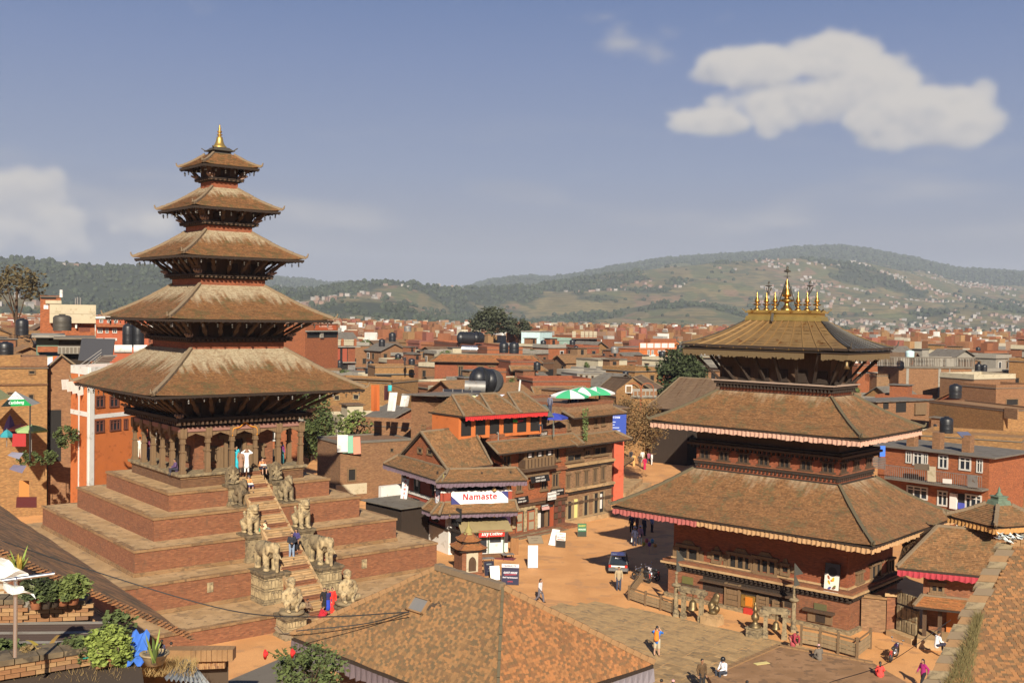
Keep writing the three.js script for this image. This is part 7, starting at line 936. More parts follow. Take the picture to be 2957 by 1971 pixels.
P(Z.s6(900,1390),0,120,'bend',1.68,['trousers',[.66,.66,.64],[.02,.035,.1]],'person in green and white jacket stooping beside the lowest wall',{vest:[.012,.1,.06]});S(Z.s6(1060,1085),60,'squat',1.55,['trousers',[.2,.13,.08],[.17,.11,.07]],'person in brown rags with a stick leaning at the near wrestler',{skin:'a'});
person(C(Z.f2(915,790),1.66).setY(0),ang(150),'stand',1.66,['trousers',[.7,.7,.72],[.03,.03,.04]],'person in black vest and white sleeves behind the flower pot',{vest:[.012,.012,.014]});person(C(Z.f2(1085,832),1.72).setY(0),ang(170),'stand',1.72,['trousers',[.3,.17,.13],[.03,.03,.035]],'person in dark bib overalls with back turned by the ruined wall',{vest:[.035,.032,.035]});

person(atD(Z.st(1328,240),104),ang(150),'stand',1.7,['trousers',[.13,.13,.17],[.04,.05,.09]],'person in grey shirt standing on the roof terrace beside the parasols',{});[[1165,310,[.02,.02,.03],'in black seated at the roof terrace table'],[1240,305,[.05,.07,.06],'in dark green seated under the grey shade roof'],[970,330,[.04,.02,.03],'seated under the coloured parasol'],[1080,320,[.2,.03,.03],'in red seated behind the terrace wall']].forEach(([x,y,c,l])=>person(atD(Z.st(x,y+40),101),ang(30),'sit',1.7,['trousers',c,[.03,.03,.04]],'person '+l,{}));
[[1510,140,[.03,.06,.2]],[1555,135,[.12,.03,.03]],[1470,150,[.02,.02,.03]]].forEach(([x,y,c],i)=>person(atD(Z.st(x,y+40),109),ang(60*i),'sit',1.7,['trousers',c,[.03,.03,.04]],'person in ' +['navy','dark red','black'][i]+ ' sitting beneath the green and white parasols',{}));person(atD(Z.c1(1365,690),186),ang(40),'stand',1.72,['trousers',[.03,.025,.03],[.04,.03,.03]],'person in black standing among plants on the brick terrace house',{});
}
// the square: paving, platform, temple front
{
const slabM=[.75,.9,1.0,1.12].map((k)=>mat(.92*k,.9*k,.9*k,{map:T.paved})),pts=[[1400,1990],[1480,1800],[1560,1752],[1735,1738],[1900,1772],[2480,1900],[2060,1985],[1700,2080]].map((p)=>bLoc(gnd(p))),inside=(x,z)=>{let c=false;for(let i=0,j=pts.length-1;i<pts.length;j=i++){const a=pts[i],b=pts[j];if((a.z>z)!==(b.z>z)&&x<(b.x-a.x)*(z-a.z)/(b.z-a.z)+ a.x)c=!c;}return c;};
const pv=new THREE.Group();pv.name='paving';pv.position.copy(BP);pv.rotation.y=BYAW;scene.add(pv);pv.userData.kind='structure';pv.userData.label='worn stone paving of the square';const rest=new MB(),list=[],v=slabM.map(()=>[]);
for(let r=0;r<90;r++){let x=-22-h2(r,3);const z=3+r*.5;while(x<14){const w=.6+.7*h2(floor(x*10)+ 5000,r);if(inside(x+w/2,z))list.push([x+w/2,z,w,.5]);x +=w;}}
list.sort((a,b)=>bWorld(V(a[0],0,a[1])).z>bWorld(V(b[0],0,b[1])).z?-1:1);list.forEach(([x,z,w,d],i)=>{const y=.008+.02*h2(i,8),b=i<290?new MB():rest;b.box(x,.0,z,w-.03,y,d-.03,{rx:(h2(i,1)- .5)*.012,rz:(h2(i,2)- .5)*.012});if(i<290)part('slab',b,slabM[floor(h2(i,9)*4)],pv);});part('slabs',rest,slabM[2],pv).userData.kind='stuff';
const q=[[590,1196],[985,1022],[1510,1118],[1700,1230],[700,1400]].map((p)=>gnd(Z.b2(...p))),b=new MB(),H=.3;for(let i=0;i<q.length;i++){const a=q[i],c=q[(i+1)%q.length],n=14;for(let k=0;k<n;k++){const s=a.clone().lerp(c,k/n),e=a.clone().lerp(c,(k+.96)/n),o=.02*h2(k,i);b.quad(s,e,e.clone().setY(H+o),s.clone().setY(H+o));}}for(let i=1;i+1<q.length;i++)b.tri(q[0].clone().setY(H),q[i].clone().setY(H),q[i+1].clone().setY(H));const pf=new THREE.Group();pf.name='platform';scene.add(pf);pf.userData.kind='structure';pf.userData.label='low brick platform of the square';part('top',b,mat(.72,.62,.6,{map:T.ledge}),pf);const e=new MB();for(let k=0;k<26;k++){const[a,c]=k<13?[q[0],q[1]]:[q[1],q[2]],t=(k%13)/13;e.bar(a.clone().lerp(c,t).setY(H+.03),a.clone().lerp(c,t+.073).setY(H+.03),.3,.09);}part('kerb',e,M.coping,pf);
{const p=new MB();p.box(0,0,0,.9,.02,.35,{ry:.4});one('paper_scrap','crumpled yellow paper lying on the low platform','litter',p,mat(.6,.5,.2),gnd(Z.b2(890,1092),.31));}

const FA=(z)=>[bWorld(V(-7,0,z)),bWorld(V(7,0,z))],fr=(a,c,z)=>{const[A,B]=FA(z),l0=bLoc(onWall([a[0],(a[1]+ c[1])/2],A,B)),l1=bLoc(onWall([c[0],(a[1]+ c[1])/2],A,B)),mx=(a[0]+ c[0])/2;return[(l0.x+l1.x)/2,onWall([mx,c[1]],A,B).y,l1.x-l0.x,onWall([mx,a[1]],A,B).y-onWall([mx,c[1]],A,B).y];};
const add=(nm,a,c,z,d,m)=>{const[x,y,w,h]=fr(a,c,z),g=new MB();g.box(x,y,z+d/2-.02,w,h,d);return part(nm,g,m,bhai);},carved=(a,c,z,n)=>{const[x,y,w,h]=fr(a,c,z),wn=limb('carved_window',bhai),f=new MB(),p=new MB(),t=.12;for(let i=0;i<n;i++)p.box(x-w/2+w*(i+.5)/n,y+.1,z,w/n-t*1.4,h-.2,.06);for(let i=0;i<=n;i++)f.box(x-w/2+w*i/n,y,z,t*1.3,h,.2);f.box(x,y+h,z,w*1.25,.2,.36).box(x,y-.16,z,w*1.2,.18,.34).box(x,y+h+.2,z,w*.7,.3,.14,{tx:.5,tz:1});for(const s of[-1,1])f.box(x+s*(w/2+.28),y+.1,z,.34,h*.8,.12);part('frame',f,M.oldwood,wn);part('pane',p,M.dark,wn);};
carved(Z.b2(425,445),Z.b2(535,515),3.56,2);carved(Z.b2(618,478),Z.b2(662,520),3.56,1);carved(Z.b2(710,492),Z.b2(835,570),3.56,3);carved(Z.b2(850,512),Z.b2(970,588),3.56,3);carved(Z.b2(1002,548),Z.b2(1044,588),3.56,1);add('blind_window',Z.b2(1150,808),Z.b2(1285,865),3.82,.14,M.oldwood);add('blind_window_panel',Z.b2(1195,815),Z.b2(1245,862),3.92,.1,M.darkwood);add('window_lintel',Z.b2(1130,792),Z.b2(1300,806),3.82,.4,M.wood);add('window_lintel',Z.bh(380,480),Z.bh(625,520),3.82,.35,M.wood);add('carved_panel',Z.bh(408,380),Z.bh(545,470),3.82,.08,mat(.12,.11,.03));add('carved_panel',Z.bi(458,730),Z.bi(618,815),3.82,.08,mat(.1,.09,.035));
add('beam_ledge',Z.b2(560,650),Z.b2(1085,735),3.82,.02,M.darkwood);{const g=new MB(),[x0,y0]=fr(Z.b2(555,640),Z.b2(560,650),3.82),[x1]=fr(Z.b2(1085,735),Z.b2(1095,745),3.82);g.box((x0+x1)/2,1.62,3.95,x1-x0,.1,.5);part('porch_ledge',g,M.wood,bhai);}
for(const[a,c]of[[[692,690],[768,838]],[[872,715],[925,810]],[[960,740],[1010,830]]]){const[x,y,w,h]=fr(Z.b2(...a),Z.b2(...c),3.82),g=new MB();for(let i=0;i<5;i++)g.box(x,max(0,y)+ h*i/5,3.86+.05*(i%2),w*(1-.06*i),h/5-.04,.2);g.box(x-w/2,max(0,y),3.9,.14,h,.26).box(x+w/2,max(0,y),3.9,.14,h,.26);part('carved_doorpost',g,M.oldwood,bhai);}
add('gilded_shrine',Z.b2(778,712),Z.b2(858,778),3.82,.12,M.gilt);add('shrine_niche',Z.b2(800,722),Z.b2(838,772),3.9,.08,mat(.5,.16,.01));add('red_altar',Z.b2(800,782),Z.b2(850,848),3.82,.35,mat(.4,.025,.015));add('chalk_mark',Z.bi(40,560),Z.bi(105,625),3.805,.012,M.white);
for(let i=0;i<3;i++){const x=[[1000,330,1065,440],[1185,220,1300,390],[1400,160,1465,330]][i],A=bWorld(V(6.56,0,4)),B=bWorld(V(6.56,0,-4)),f=(p)=>bLoc(onWall(p,A,B)),a=f(Z.bi(x[0],(x[1]+ x[3])/2)),c=f(Z.bi(x[2],(x[1]+ x[3])/2)),y1=f(Z.bi((x[0]+ x[2])/2,x[1])).y,y0=f(Z.bi((x[0]+ x[2])/2,x[3])).y,g=new MB(),w=abs(a.z-c.z),z=(a.z+c.z)/2;g.box(6.6,y0,z,.2,y1-y0,.14).box(6.6,y0,z-w/2,.2,y1-y0,.14).box(6.6,y0,z+w/2,.2,y1-y0,.14).box(6.62,y1,z,.3,.14,w*1.5).box(6.62,y0-.14,z,.3,.16,w*1.5);const wn=limb('carved_window',bhai);part('frame',g,M.oldwood,wn);const p=new MB();p.box(6.57,y0,z,.06,y1-y0,w);part('pane',p,M.dark,wn);}
{const[x,y,w,h]=fr(Z.bi(590,210),Z.bi(800,585),3.9),hm=new THREE.Matrix4().makeRotationY(BYAW).setPosition(bWorld(V(x,y+h/2,4.0))).multiply(new THREE.Matrix4().makeRotationX(-.12));const o=sign('hanging_banner','tall printed cloth banner hanging on the temple front, dark above and white below',w*.9,h,(c,W,Hh)=>{c.fillStyle='#e7e2d6';c.fillRect(0,0,W,Hh);c.fillStyle='#3c3d44';c.fillRect(0,0,W,Hh*.36);c.fillStyle='#1c1a1d';c.beginPath();c.ellipse(W/2,Hh*.28,W*.32,Hh*.16,0,0,7);c.fill();['#c9772e','#d9b51f','#6d7f3c','#4b4f86','#9b5a3c','#d0a928','#77543c'].forEach((s,i)=>{c.fillStyle=s;c.beginPath();c.ellipse(W*(.25+.5*h2(i,3)),Hh*(.48+.4*h2(i,4)),W*.14,Hh*.04,h2(i,5)*3,0,7);c.fill();});},hm);}

const P0=(p,y=0)=>gnd(p,y),bell=(label,c,s,hang)=>{const b=new MB();b.lathe([[0,.62],[.14,.6],[.24,.46],[.27,.2],[.36,.02],[.38,0],[.33,.02],[0,.05]],0,0,0,16,s).cyl(V(0,.6*s,0),V(0,.6*s+hang,0),.04).cyl(V(0,-.16,0),V(0,.1,0),.05);one('temple_bell',label,'bell',b,M.bronze,c);};
const fm=(name,label,a,c,ha,hl)=>{const t=thing(name,label,'bell frame',a,-atan2(c.z-a.z,c.x-a.x)),L=a.distanceTo(c);for(const x of[0,L]){const b=new MB();b.box(x,0,0,.34,.4,.34).box(x,.4,0,.26,ha-.4,.26,{tx:.9}).box(x,ha-.12,0,.4,.16,.36);part('post',b,M.stone,t);}const l=new MB();l.box(L/2,ha+.04,0,L+.7,.24,.4).box(L/2,ha+.28,0,L+.4,hl,.3);part('lintel',l,M.stone,t);return[t,L];};
let a=P0(Z.bh(420,918)),c=P0(Z.bh(648,968));fm('bell_frame','weathered stone bell frame nearer the parked car',a,c,1.75,.1);bell('big dark bronze bell in the frame nearer the car',a.clone().lerp(c,.52).setY(.72),1.0,.42);a=P0(Z.bh(1480,1170));c=P0(Z.bh(1725,1192));fm('bell_frame','squat stone bell frame beside the bending person in red',a,c,1.55,.12);bell('small brass bell in the frame beside the person in red',a.clone().lerp(c,.55).setY(.62),.75,.46);
const col2=(label,p,h,lion2)=>{const t=thing('stone_pillar',label,'pillar',P0(p)),b=new MB();b.box(0,0,0,.42,.3,.42).cyl(V(0,.3,0),V(0,h,0),.17,.14,10).lathe([[.16,0],[.3,.08],[.32,.18],[.2,.26],[0,.27]],0,h,0,12).cyl(V(0,h+.25,0),V(0,h+.9,0),.1,.06,8).ball(0,h+.95,0,.12);part('shaft',b,M.stone,t);const f=new MB(),H2=h+1;f.cyl(V(0,H2,0),V(0,H2+1.5,0),.025);part('flag_staff',f,M.oldmetal,t);const g=new MB();g.tri(V(.02,H2+1.5,0),V(.02,H2+.7,0),V(.55,H2+.85,.1)).tri(V(.02,H2+.8,0),V(.02,H2,0),V(.4,H2+.1,-.05));part('dark_flag',g,mat(.05,.048,.04),t);};
col2('round stone pillar with a dark flag left of the bigger bell',Z.bh(320,890),1.95);col2('round stone pillar with a dark flag by the small brass bell',Z.bi(185,1090),1.9);
{const t=thing('brass_lamp','tall brass guardian lamp on a stone block before the red altar','lamp',P0(Z.bh(1345,1160)),BYAW),b=new MB();b.box(0,0,0,.85,.55,.75).box(0,.55,0,.95,.08,.85);part('stone_block',b,M.stone,t);part('lamp_body',new MB().lathe([[.36,0],[.38,.1],[.2,.22],[.14,.4],[.24,.5],[.26,.7],[.15,.85],[.1,1.0],[.2,1.06],[.12,1.2],[.06,1.4],[.1,1.46],[0,1.6]],0,.63,0,14),M.bronze,t);}
{const t=thing('stone_trough','low stone trough with brass figures between the two bell frames','trough',P0(Z.bh(790,990)),BYAW),b=new MB();b.box(0,0,0,1.25,.5,.9).box(0,.5,-.1,1.1,.14,.6);part('block',b,M.ledge,t);const f=blob([[0,.75,-.1,.3,.22,.25],[.25,1.0,-.15,.2,.25,.2],[-.2,1.1,-.2,.22,.3,.2],[0,1.45,-.3,.3,.25,.18],[.1,1.75,-.35,.24,.25,.15]],.05,.1);part('brass_figures',f,M.bronze,t);}
const fence=(label,pts,hs)=>{const o=P0(pts[0]),t=thing('timber_fence',label,'fence',o),w=pts.map((p)=>P0(p).sub(o));w.forEach((p)=>{const b=new MB();b.box(p.x,0,p.z,.13,hs,.13,{ry:BYAW});part('post',b,M.oldwood,t);});for(let i=0;i+1<w.length;i++)for(const y of[hs*.22,hs*.42,hs*.62,hs*.86]){const b=new MB(),e=w[i].clone().setY(y),f=w[i+1].clone().setY(y);b.bar(e,f,.04,y>hs*.8?.1:hs*.17);part('rail',b,y>hs*.8?M.oldwood:M.palewood,t);}};
fence('weathered timber fence at the car end of the temple front',[Z.b2(222,640),Z.b2(148,740),Z.b2(240,772),Z.b2(325,797),Z.b2(395,822)],1.05);fence('weathered timber fence before the temple corner by the seated person',[Z.b2(1110,992),Z.b2(1215,1012),Z.b2(1316,1040),Z.b2(1421,1070),Z.b2(1496,1012)],1.3);

const wallTop=(A,p)=>yOver(p,A);
{const A=gnd(Z.bi(1060,1075)),B=gnd(Z.bi(1378,1112)),h=wallTop(A,Z.bi(1062,640)),n=V(.5,0,-.8).multiplyScalar(.5),H=new House('court_wall','pinkish brick court wall beside the temple corner','wall',[A,B,B.clone().add(n),A.clone().add(n)],h,M.palebrick);H.block('coping',0,H.faces[0].L/2,h,H.faces[0].L+.1,.14,M.coping,.12,.5);const C=gnd(Z.bi(1505,1120)),h2_=wallTop(B,Z.bi(1380,620)),G2=new House('gate_pier','brick gate pier with a mossy cap at the court wall end','wall',[B.clone().add(V(.02,0,.1)),C,C.clone().add(n.clone().multiplyScalar(2)),B.clone().add(n.clone().multiplyScalar(2))],h2_,M.brick);G2.slab(h2_,.2,.2,M.ledge,'cap');const D=gnd(Z.bi(1790,1230)),S=new House('carved_gate_wall','pale carved stone wall of the court gate in half shade','wall',[C.clone().add(V(.02,0,.2)),D,D.clone().add(n),C.clone().add(n)],h2_-.5,M.palestone);for(let i=0;i<4;i++)for(let j=0;j<3;j++)S.block('carved_panel',0,S.faces[0].L*(i+.5)/4,.4+j*.85,S.faces[0].L/4-.12,.7,M.stone,.06+.05*h2(i,j));S.block('stone_footing',0,S.faces[0].L/2,0,S.faces[0].L+.4,.35,M.ledge,.7);}
{const A=gnd(Z.rt(292,1262)),B=A.clone().add(V(3.6,0,1.5)),n=V(1.4,0,-3.4),y=(p)=>wallTop(A,p),H=new House('gate_house','small brick gate house with a tiled roof and red cloth frill','house',[A,B,B.clone().add(n),A.clone().add(n)],y(Z.rt(300,700)),null),L=H.faces[0].L,yc=y(Z.rt(300,900)),yt=y(Z.rt(300,730)),w=new MB();w.at(H.faces[0].m).box(L/2,yc,-1.7,L,yt-yc+.5,3.4);w.at(H.faces[0].m).box(L/2,0,-2.6,L,yc,1.6);part('wall',w,M.brick,H.g);for(const x of[.12,1.0,L-.2])H.block('timber_column',0,x,.6,.24,yc-.6,M.wood,.02,.24);H.block('stone_step',0,L/2,0,L+.5,.6,M.ledge,.7,1.6);H.block('door_leaf',0,1.9,.6,1.1,1.3,mat(.4,.13,.03),-1.6,1.75);H.win(0,H.rect(0,Z.rt(362,755),Z.rt(480,830)),'wood');H.slope([H.inFace(0,-.5,yc-.15,.8),H.inFace(0,L+.3,yc-.15,.8),H.inFace(0,L,yc+.4,.05),H.inFace(0,0,yc+.4,.05)],5,M.roofRed);H.block('dentils',0,L/2,yc-.35,L,.25,M.darkwood,.35);
const ye=y(Z.rt(140,590)),I=(x,yy,z)=>H.inFace(0,x,yy,z),yr=ye+2.1;H.slope([I(-1.5,ye,1.3),I(L+2.5,ye,1.3),I(L+1.6,yr,-2.2),I(.7,yr,-2.2)],22,M.roof);H.slope([I(-1.5,ye,-5.6),I(-1.5,ye,1.3),I(.7,yr,-2.2),I(.7,yr,-2.25)],20,M.roof);H.slope([I(L+2.5,ye,1.3),I(L+2.5,ye,-5.6),I(L+1.6,yr,-2.25),I(L+1.6,yr,-2.2)],18,M.roofRed);valance(H.g,H.loc(I(-1.45,ye-.1,1.28)),H.loc(I(L+2.4,ye-.1,1.28)),.4,mat(.34,.035,.05));
const sc=I(L+.3,0,-3.2),t=thing('roof_shrine','small square shrine with its own tiled roof and buff frill above the gate house','shrine',sc,.35),b=new MB(),y0=wallTop(sc,Z.rt(915,385)),y1=wallTop(sc,Z.rt(915,225));b.box(0,y0-1.2,0,2.5,y1-y0+.9,2.3);part('wall',b,M.brick,t);const cn=new MB();cn.box(0,y0+.5,0,2.8,.16,2.6).box(0,y0+.8,0,2.9,.1,2.7);part('cornice',cn,M.wood,t);const yr2=wallTop(sc,Z.rt(860,95));hipRoof(t,{ax:.55,az:.5,yt:yr2,bx:2.2,bz:2.05,yb:y1,rows:12,m:M.roof,horn:.3,th:.12});const cap=new MB();cap.box(0,yr2-.05,0,1.15,.32,1.05,{tx:.8}).box(0,yr2+.27,0,.7,.2,.66).box(0,yr2+.47,0,.8,.06,.75).lathe([[.2,0],[.22,.08],[.08,.25],[.1,.35],[0,.6]],0,yr2+.53,0,10);part('cap',cap,M.green,t);for(let k=0;k<4;k++){const p=k%2?[2.0,2.15]:[2.15,2.0];valance(t,rot4(k,V(-p[0],y1-.1,p[1])),rot4(k,V(p[0],y1-.1,p[1])),.34,mat(.42,.22,.07));}}

{const t=thing('street_shrine','small brick shrine with two stepped tile roofs and an arched niche','shrine',gnd(Z.na(990,1480)),.42),b=new MB();b.box(0,0,0,1.95,.3,1.95).box(0,.3,0,1.65,1.75,1.65);part('wall',b,M.brick,t);[[2.2,1.05,2.05,.55],[1.5,.62,2.62,.5]].forEach(([w,u,y,h])=>{hipRoof(t,{ax:u/2,az:u/2,yt:y+h,bx:w/2,bz:w/2,yb:y+.06,rows:6,m:M.roofRed,horn:0,th:.1,hipR:.05,lift:.02,ridge:M.brick});const c=new MB();c.box(0,y-.1,0,w*.86,.12,w*.86).box(0,y+h-.05,0,u*.95,.22,u*.95);part('cornice',c,M.brick,t);});part('pinnacle',new MB().lathe([[.36,0],[.38,.1],[.24,.16],[.3,.3],[.2,.42],[.12,.5],[.15,.56],[.06,.7],[.08,.76],[0,1.0]],0,3.15,0,14),mat(.3,.25,.09,{map:T.plaster}),t);const n=new MB();n.box(.0,.42,.83,.95,1.45,.06);part('white_frame',n,M.cream,t);const s=new THREE.Shape();s.moveTo(-.3,0);s.lineTo(-.3,.65);s.quadraticCurveTo(-.28,1.0,0,1.1);s.quadraticCurveTo(.28,1.0,.3,.65);s.lineTo(.3,0);part('arched_niche',new THREE.ExtrudeGeometry(s,{depth:.03,bevelEnabled:false}).translate(0,.5,.86),M.wood,t);}

const sb=(label,p,w,h,turn,lean,draw)=>{const q=gnd(p);sign('standing_board',label,w,h,draw,new THREE.Matrix4().makeRotationY(turn).setPosition(q).multiply(new THREE.Matrix4().makeRotationX(lean)).multiply(new THREE.Matrix4().makeTranslation(0,h/2+.05,0)),M.oldwood);},lines=(bg,fg,rows)=>(c,W,H)=>{c.fillStyle=bg;c.fillRect(0,0,W,H);rows.forEach(([s,y,k,f])=>text(c,s,W/2,H*y,H*k,f||fg,W*.9));};
sb('tall blank white board propped upright in the middle of the street',Z.su(442,1392),.78,1.75,.1,-.06,lines('#fbfaf8','#999',[['menu',.2,.05],['cafe',.5,.05]]));sb('leaning white board beside the green lettered board',Z.su(690,1100),.75,1.45,-.55,-.5,lines('#f3f1ec','#888',[]));sb('board with green capitals and a dark lower half',Z.su(800,1125),.8,1.25,-.3,-.15,(c,W,H)=>{c.fillStyle='#ece9df';c.fillRect(0,0,W,H*.6);c.fillStyle='#2a231c';c.fillRect(0,H*.55,W,H*.45);text(c,'REST',W/2,H*.12,H*.12,'#3c7a4a');text(c,'SALE SHOP',W/2,H*.33,H*.13,'#2c3a4a',W*.9);c.fillStyle='#c03028';c.fillRect(W*.1,H*.45,W*.8,H*.06);});sb('small green and yellow shop board at the street edge',Z.su(1080,985),.78,1.15,.1,-.1,(c,W,H)=>{c.fillStyle='#22301f';c.fillRect(0,0,W,H);c.fillStyle='#2d6a45';c.fillRect(0,0,W,H*.62);text(c,'GUEST',W/2,H*.18,H*.18,'#d8c34a');text(c,'HOUSE',W/2,H*.45,H*.18,'#e8efe6');});sb('dark printed board lying slanted against the shop steps',Z.su(490,1075),1.3,.95,.25,-1.0,lines('#8a7c66','#4a3f33',[['WELCOME',.3,.14],['OPEN',.6,.14]]));sb('dark blue guest house board with a red underline',Z.su(146,1610),1.28,1.5,-.1,-.08,(c,W,H)=>{c.fillStyle='#1b1a3c';c.fillRect(0,0,W,H);c.fillStyle='#e9e6e6';c.fillRect(0,0,W,H*.17);text(c,'NAMASTE',W/2,H*.09,H*.13,'#1b1a3c',W*.8);text(c,'GUEST HOUSE',W/2,H*.42,H*.13,'#f2f2f5',W*.8,'italic bold');c.strokeStyle='#d33030';c.lineWidth=4;c.beginPath();c.moveTo(W*.16,H*.53);c.lineTo(W*.86,H*.5);c.stroke();text(c,'Roof Top Restaurant',W/2,H*.65,H*.1,'#f2f2f5',W*.86);text(c,'OPEN',W/2,H*.85,H*.1,'#d33030');});sb('slanting dark menu board beside the brick shrine',Z.na(1275,1490),.85,1.05,.5,-.2,lines('#1d1c33','#9aa',[['MENU',.2,.14],['tea',.5,.1],['coffee',.7,.1]]));sb('white board leaning next to the dark menu board',Z.na(1350,1550),.75,1.05,.3,-.35,lines('#f4f2ee','#999',[]));
[[Z.na(1245,1330),'first'],[Z.na(1505,1275),'second']].forEach(([p,l])=>{const t=thing('low_table',l+' low table with a pale top before the coffee kiosk','table',gnd(p),.3),b=new MB();b.box(0,.42,0,1.0,.04,.6);part('top',b,M.tin,t);for(const[x,z]of[[-.42,-.24],[.42,-.24],[-.42,.24],[.42,.24]]){const g=new MB();g.box(x,0,z,.05,.42,.05);part('leg',g,M.redwood,t);}});
{const m=new MB();m.box(0,0,0,3.4,.03,.9,{ry:-.28});one('red_carpet','long red patterned carpet laid before the coffee kiosk','carpet',m,mat(.16,.03,.05),gnd(Z.na(1340,1255)));const d=new MB();d.box(0,0,0,.7,1.35,.08,{rx:-.2,rz:-.08});one('carved_panel','brown carved wooden panel leaning beside the coffee kiosk','panel',d,mat(.3,.14,.05,{map:T.wood}),gnd(Z.na(1590,1215)),.3);}
}
// vehicles
{
const car=thing('parked_car','silver grey hatchback parked with its back to the square','car',gnd(Z.ca(185,1235)).add(V(.1,0,-.3)),PI-.12),paint=new THREE.MeshPhysicalMaterial({color:col(.16,.155,.15),metalness:.55,roughness:.38,clearcoat:.8,side:THREE.DoubleSide});

const S=[[0,.42,.62,.72],[.04,.3,.72,.74],[.5,.24,.86,.75],[1.2,.22,.84,.75],[2.3,.22,.82,.75],[3.0,.26,.72,.73],[3.4,.34,.6,.64]],body=new MB(),ring=([z,y0,y1,w])=>[V(-w*.9,y0,z),V(-w,lerp(y0,y1,.45),z),V(-w*.96,y1,z),V(w*.96,y1,z),V(w,lerp(y0,y1,.45),z),V(w*.9,y0,z)];for(let i=0;i+1<S.length;i++){const a=ring(S[i]),b=ring(S[i+1]);for(let j=0;j<6;j++)body.quad(a[j],a[(j+1)%6],b[(j+1)%6],b[j]);}for(const s of[S[0],S[6]]){const a=ring(s);for(let i=1;i<5;i++)body.tri(a[0],a[i],a[i+1]);}part('body',body,paint,car);
const cb=new MB(),q=(x,y,z)=>V(x,y,z),lo=[[.08,.8,.7],[2.45,.82,.7]],hi=[[.48,1.38,.54],[1.75,1.4,.55]];for(const s of[-1,1]){cb.bar(q(s*.69,.8,.06),q(s*.55,1.36,.46),.09).bar(q(s*.69,.82,2.45),q(s*.55,1.38,1.75),.08).bar(q(s*.72,.82,1.35),q(s*.56,1.38,1.25),.08);}cb.box(0,1.36,1.1,1.16,.06,1.36);part('roof_pillars',cb,paint,car);
const pane=(nm,a,b,c,d)=>{const g=new MB();g.quad(a,b,c,d);return part(nm,g,M.glass,car);};pane('rear_window',q(-.64,.8,.09),q(.64,.8,.09),q(.52,1.35,.47),q(-.52,1.35,.47));pane('windscreen',q(-.64,.82,2.42),q(.64,.82,2.42),q(.52,1.36,1.76),q(-.52,1.36,1.76));for(const s of[-1,1])pane('side_window',q(s*.7,.82,.2),q(s*.7,.82,2.4),q(s*.56,1.36,1.72),q(s*.56,1.36,.5));
const let_=new THREE.Mesh(plate(.8,.16),(()=>{const c=document.createElement('canvas');c.width=200;c.height=40;const g=c.getContext('2d');text(g,'SUZUKI',100,20,34,'#fff',190,'900');const t=new THREE.CanvasTexture(c);t.colorSpace=THREE.SRGBColorSpace;return mat(.85,.85,.85,{map:t,alphaTest:.4});})());let_.name='window_lettering';let_.position.set(0,1.24,.375);let_.rotation.set(-.6,PI,0,'YXZ');car.add(let_);
for(const s of[-1,1]){const l=new MB();l.box(s*.62,.58,-.01,.2,.2,.06);part('tail_light',l,mat(.45,.03,.02,{roughness:.3}),car);const r=new MB();r.box(s*.85,.86,2.2,.18,.12,.06);part('wing_mirror',r,paint,car);for(const z of[.62,2.75]){const w=limb('wheel',car),t=new MB();t.cyl(V(s*.6,.28,z),V(s*.77,.28,z),.28,.28,18);part('tyre',t,M.black,w);const k=new MB();k.cyl(V(s*.74,.28,z),V(s*.785,.28,z),.17,.15,14);part('rim',k,M.steel,w);}}const bp=new MB();bp.box(0,.33,-.06,1.46,.17,.14);part('bumper',bp,mat(.12,.118,.115,{roughness:.5}),car);const np=new MB();np.box(0,.54,-.02,.42,.11,.04);part('number_plate',np,M.cream,car);
const bike=(label,p,turn,lean,tankc)=>{const t=thing('motorcycle',label,'motorcycle',p,turn),g=new THREE.Group();t.rotation.z=lean;for(const z of[-.64,.64]){const w=limb('wheel',t),a=new THREE.TorusGeometry(.27,.06,8,22),m=new MB();m.geo(a,new THREE.Matrix4().makeRotationY(PI/2).setPosition(0,.32,z));part('tyre',m,M.black,w);const r=new MB();r.cyl(V(-.04,.32,z),V(.04,.32,z),.08,.08,10);for(let i=0;i<5;i++){const k=i*1.257;r.bar(V(0,.32,z),V(0,.32+.24*cos(k),z+.24*sin(k)),.05,.03);}part('rim',r,M.oldmetal,w);}const f=new MB();f.bar(V(0,.35,-.6),V(0,.72,-.3),.06).bar(V(0,.4,-.2),V(0,.4,.25),.1).bar(V(0,.4,.25),V(0,.82,.36),.07).bar(V(.09,.32,.64),V(.09,.9,.36),.045).bar(V(-.09,.32,.64),V(-.09,.9,.36),.045);part('frame',f,M.black,t);part('engine',blob([[0,.42,.02,.15,.16,.2],[0,.56,.12,.1,.12,.1]],.03,.05),M.steel,t);part('fuel_tank',blob([[0,.82,.12,.14,0,.78,-.12,.11]],.03,.05),mat(...tankc,{roughness:.25}),t);part('seat',blob([[0,.8,-.2,.11,0,.84,-.62,.09]],.03,.05),M.black,t);const h=new MB();h.bar(V(-.34,1.0,.22),V(.34,1.0,.22),.035).bar(V(0,.9,.36),V(0,1.0,.24),.06);part('handlebar',h,M.steel,t);for(const s of[-1,1]){const m=new MB();m.bar(V(s*.25,1.0,.24),V(s*.32,1.18,.2),.015).ball(s*.33,1.22,.2,.07,.06,.02);part('mirror',m,M.steel,t);}const l=new MB();l.ball(0,.86,.46,.1);part('headlight',l,M.steel,t);const tl=new MB();tl.box(0,.66,-.86,.13,.1,.08).box(0,.42,-.86,.16,.2,.02);part('tail_light',tl,mat(.4,.05,.03),t);const ex=new MB();ex.cyl(V(.13,.3,.1),V(.15,.32,-.7),.035,.055,8);part('exhaust',ex,M.steel,t);return t;};
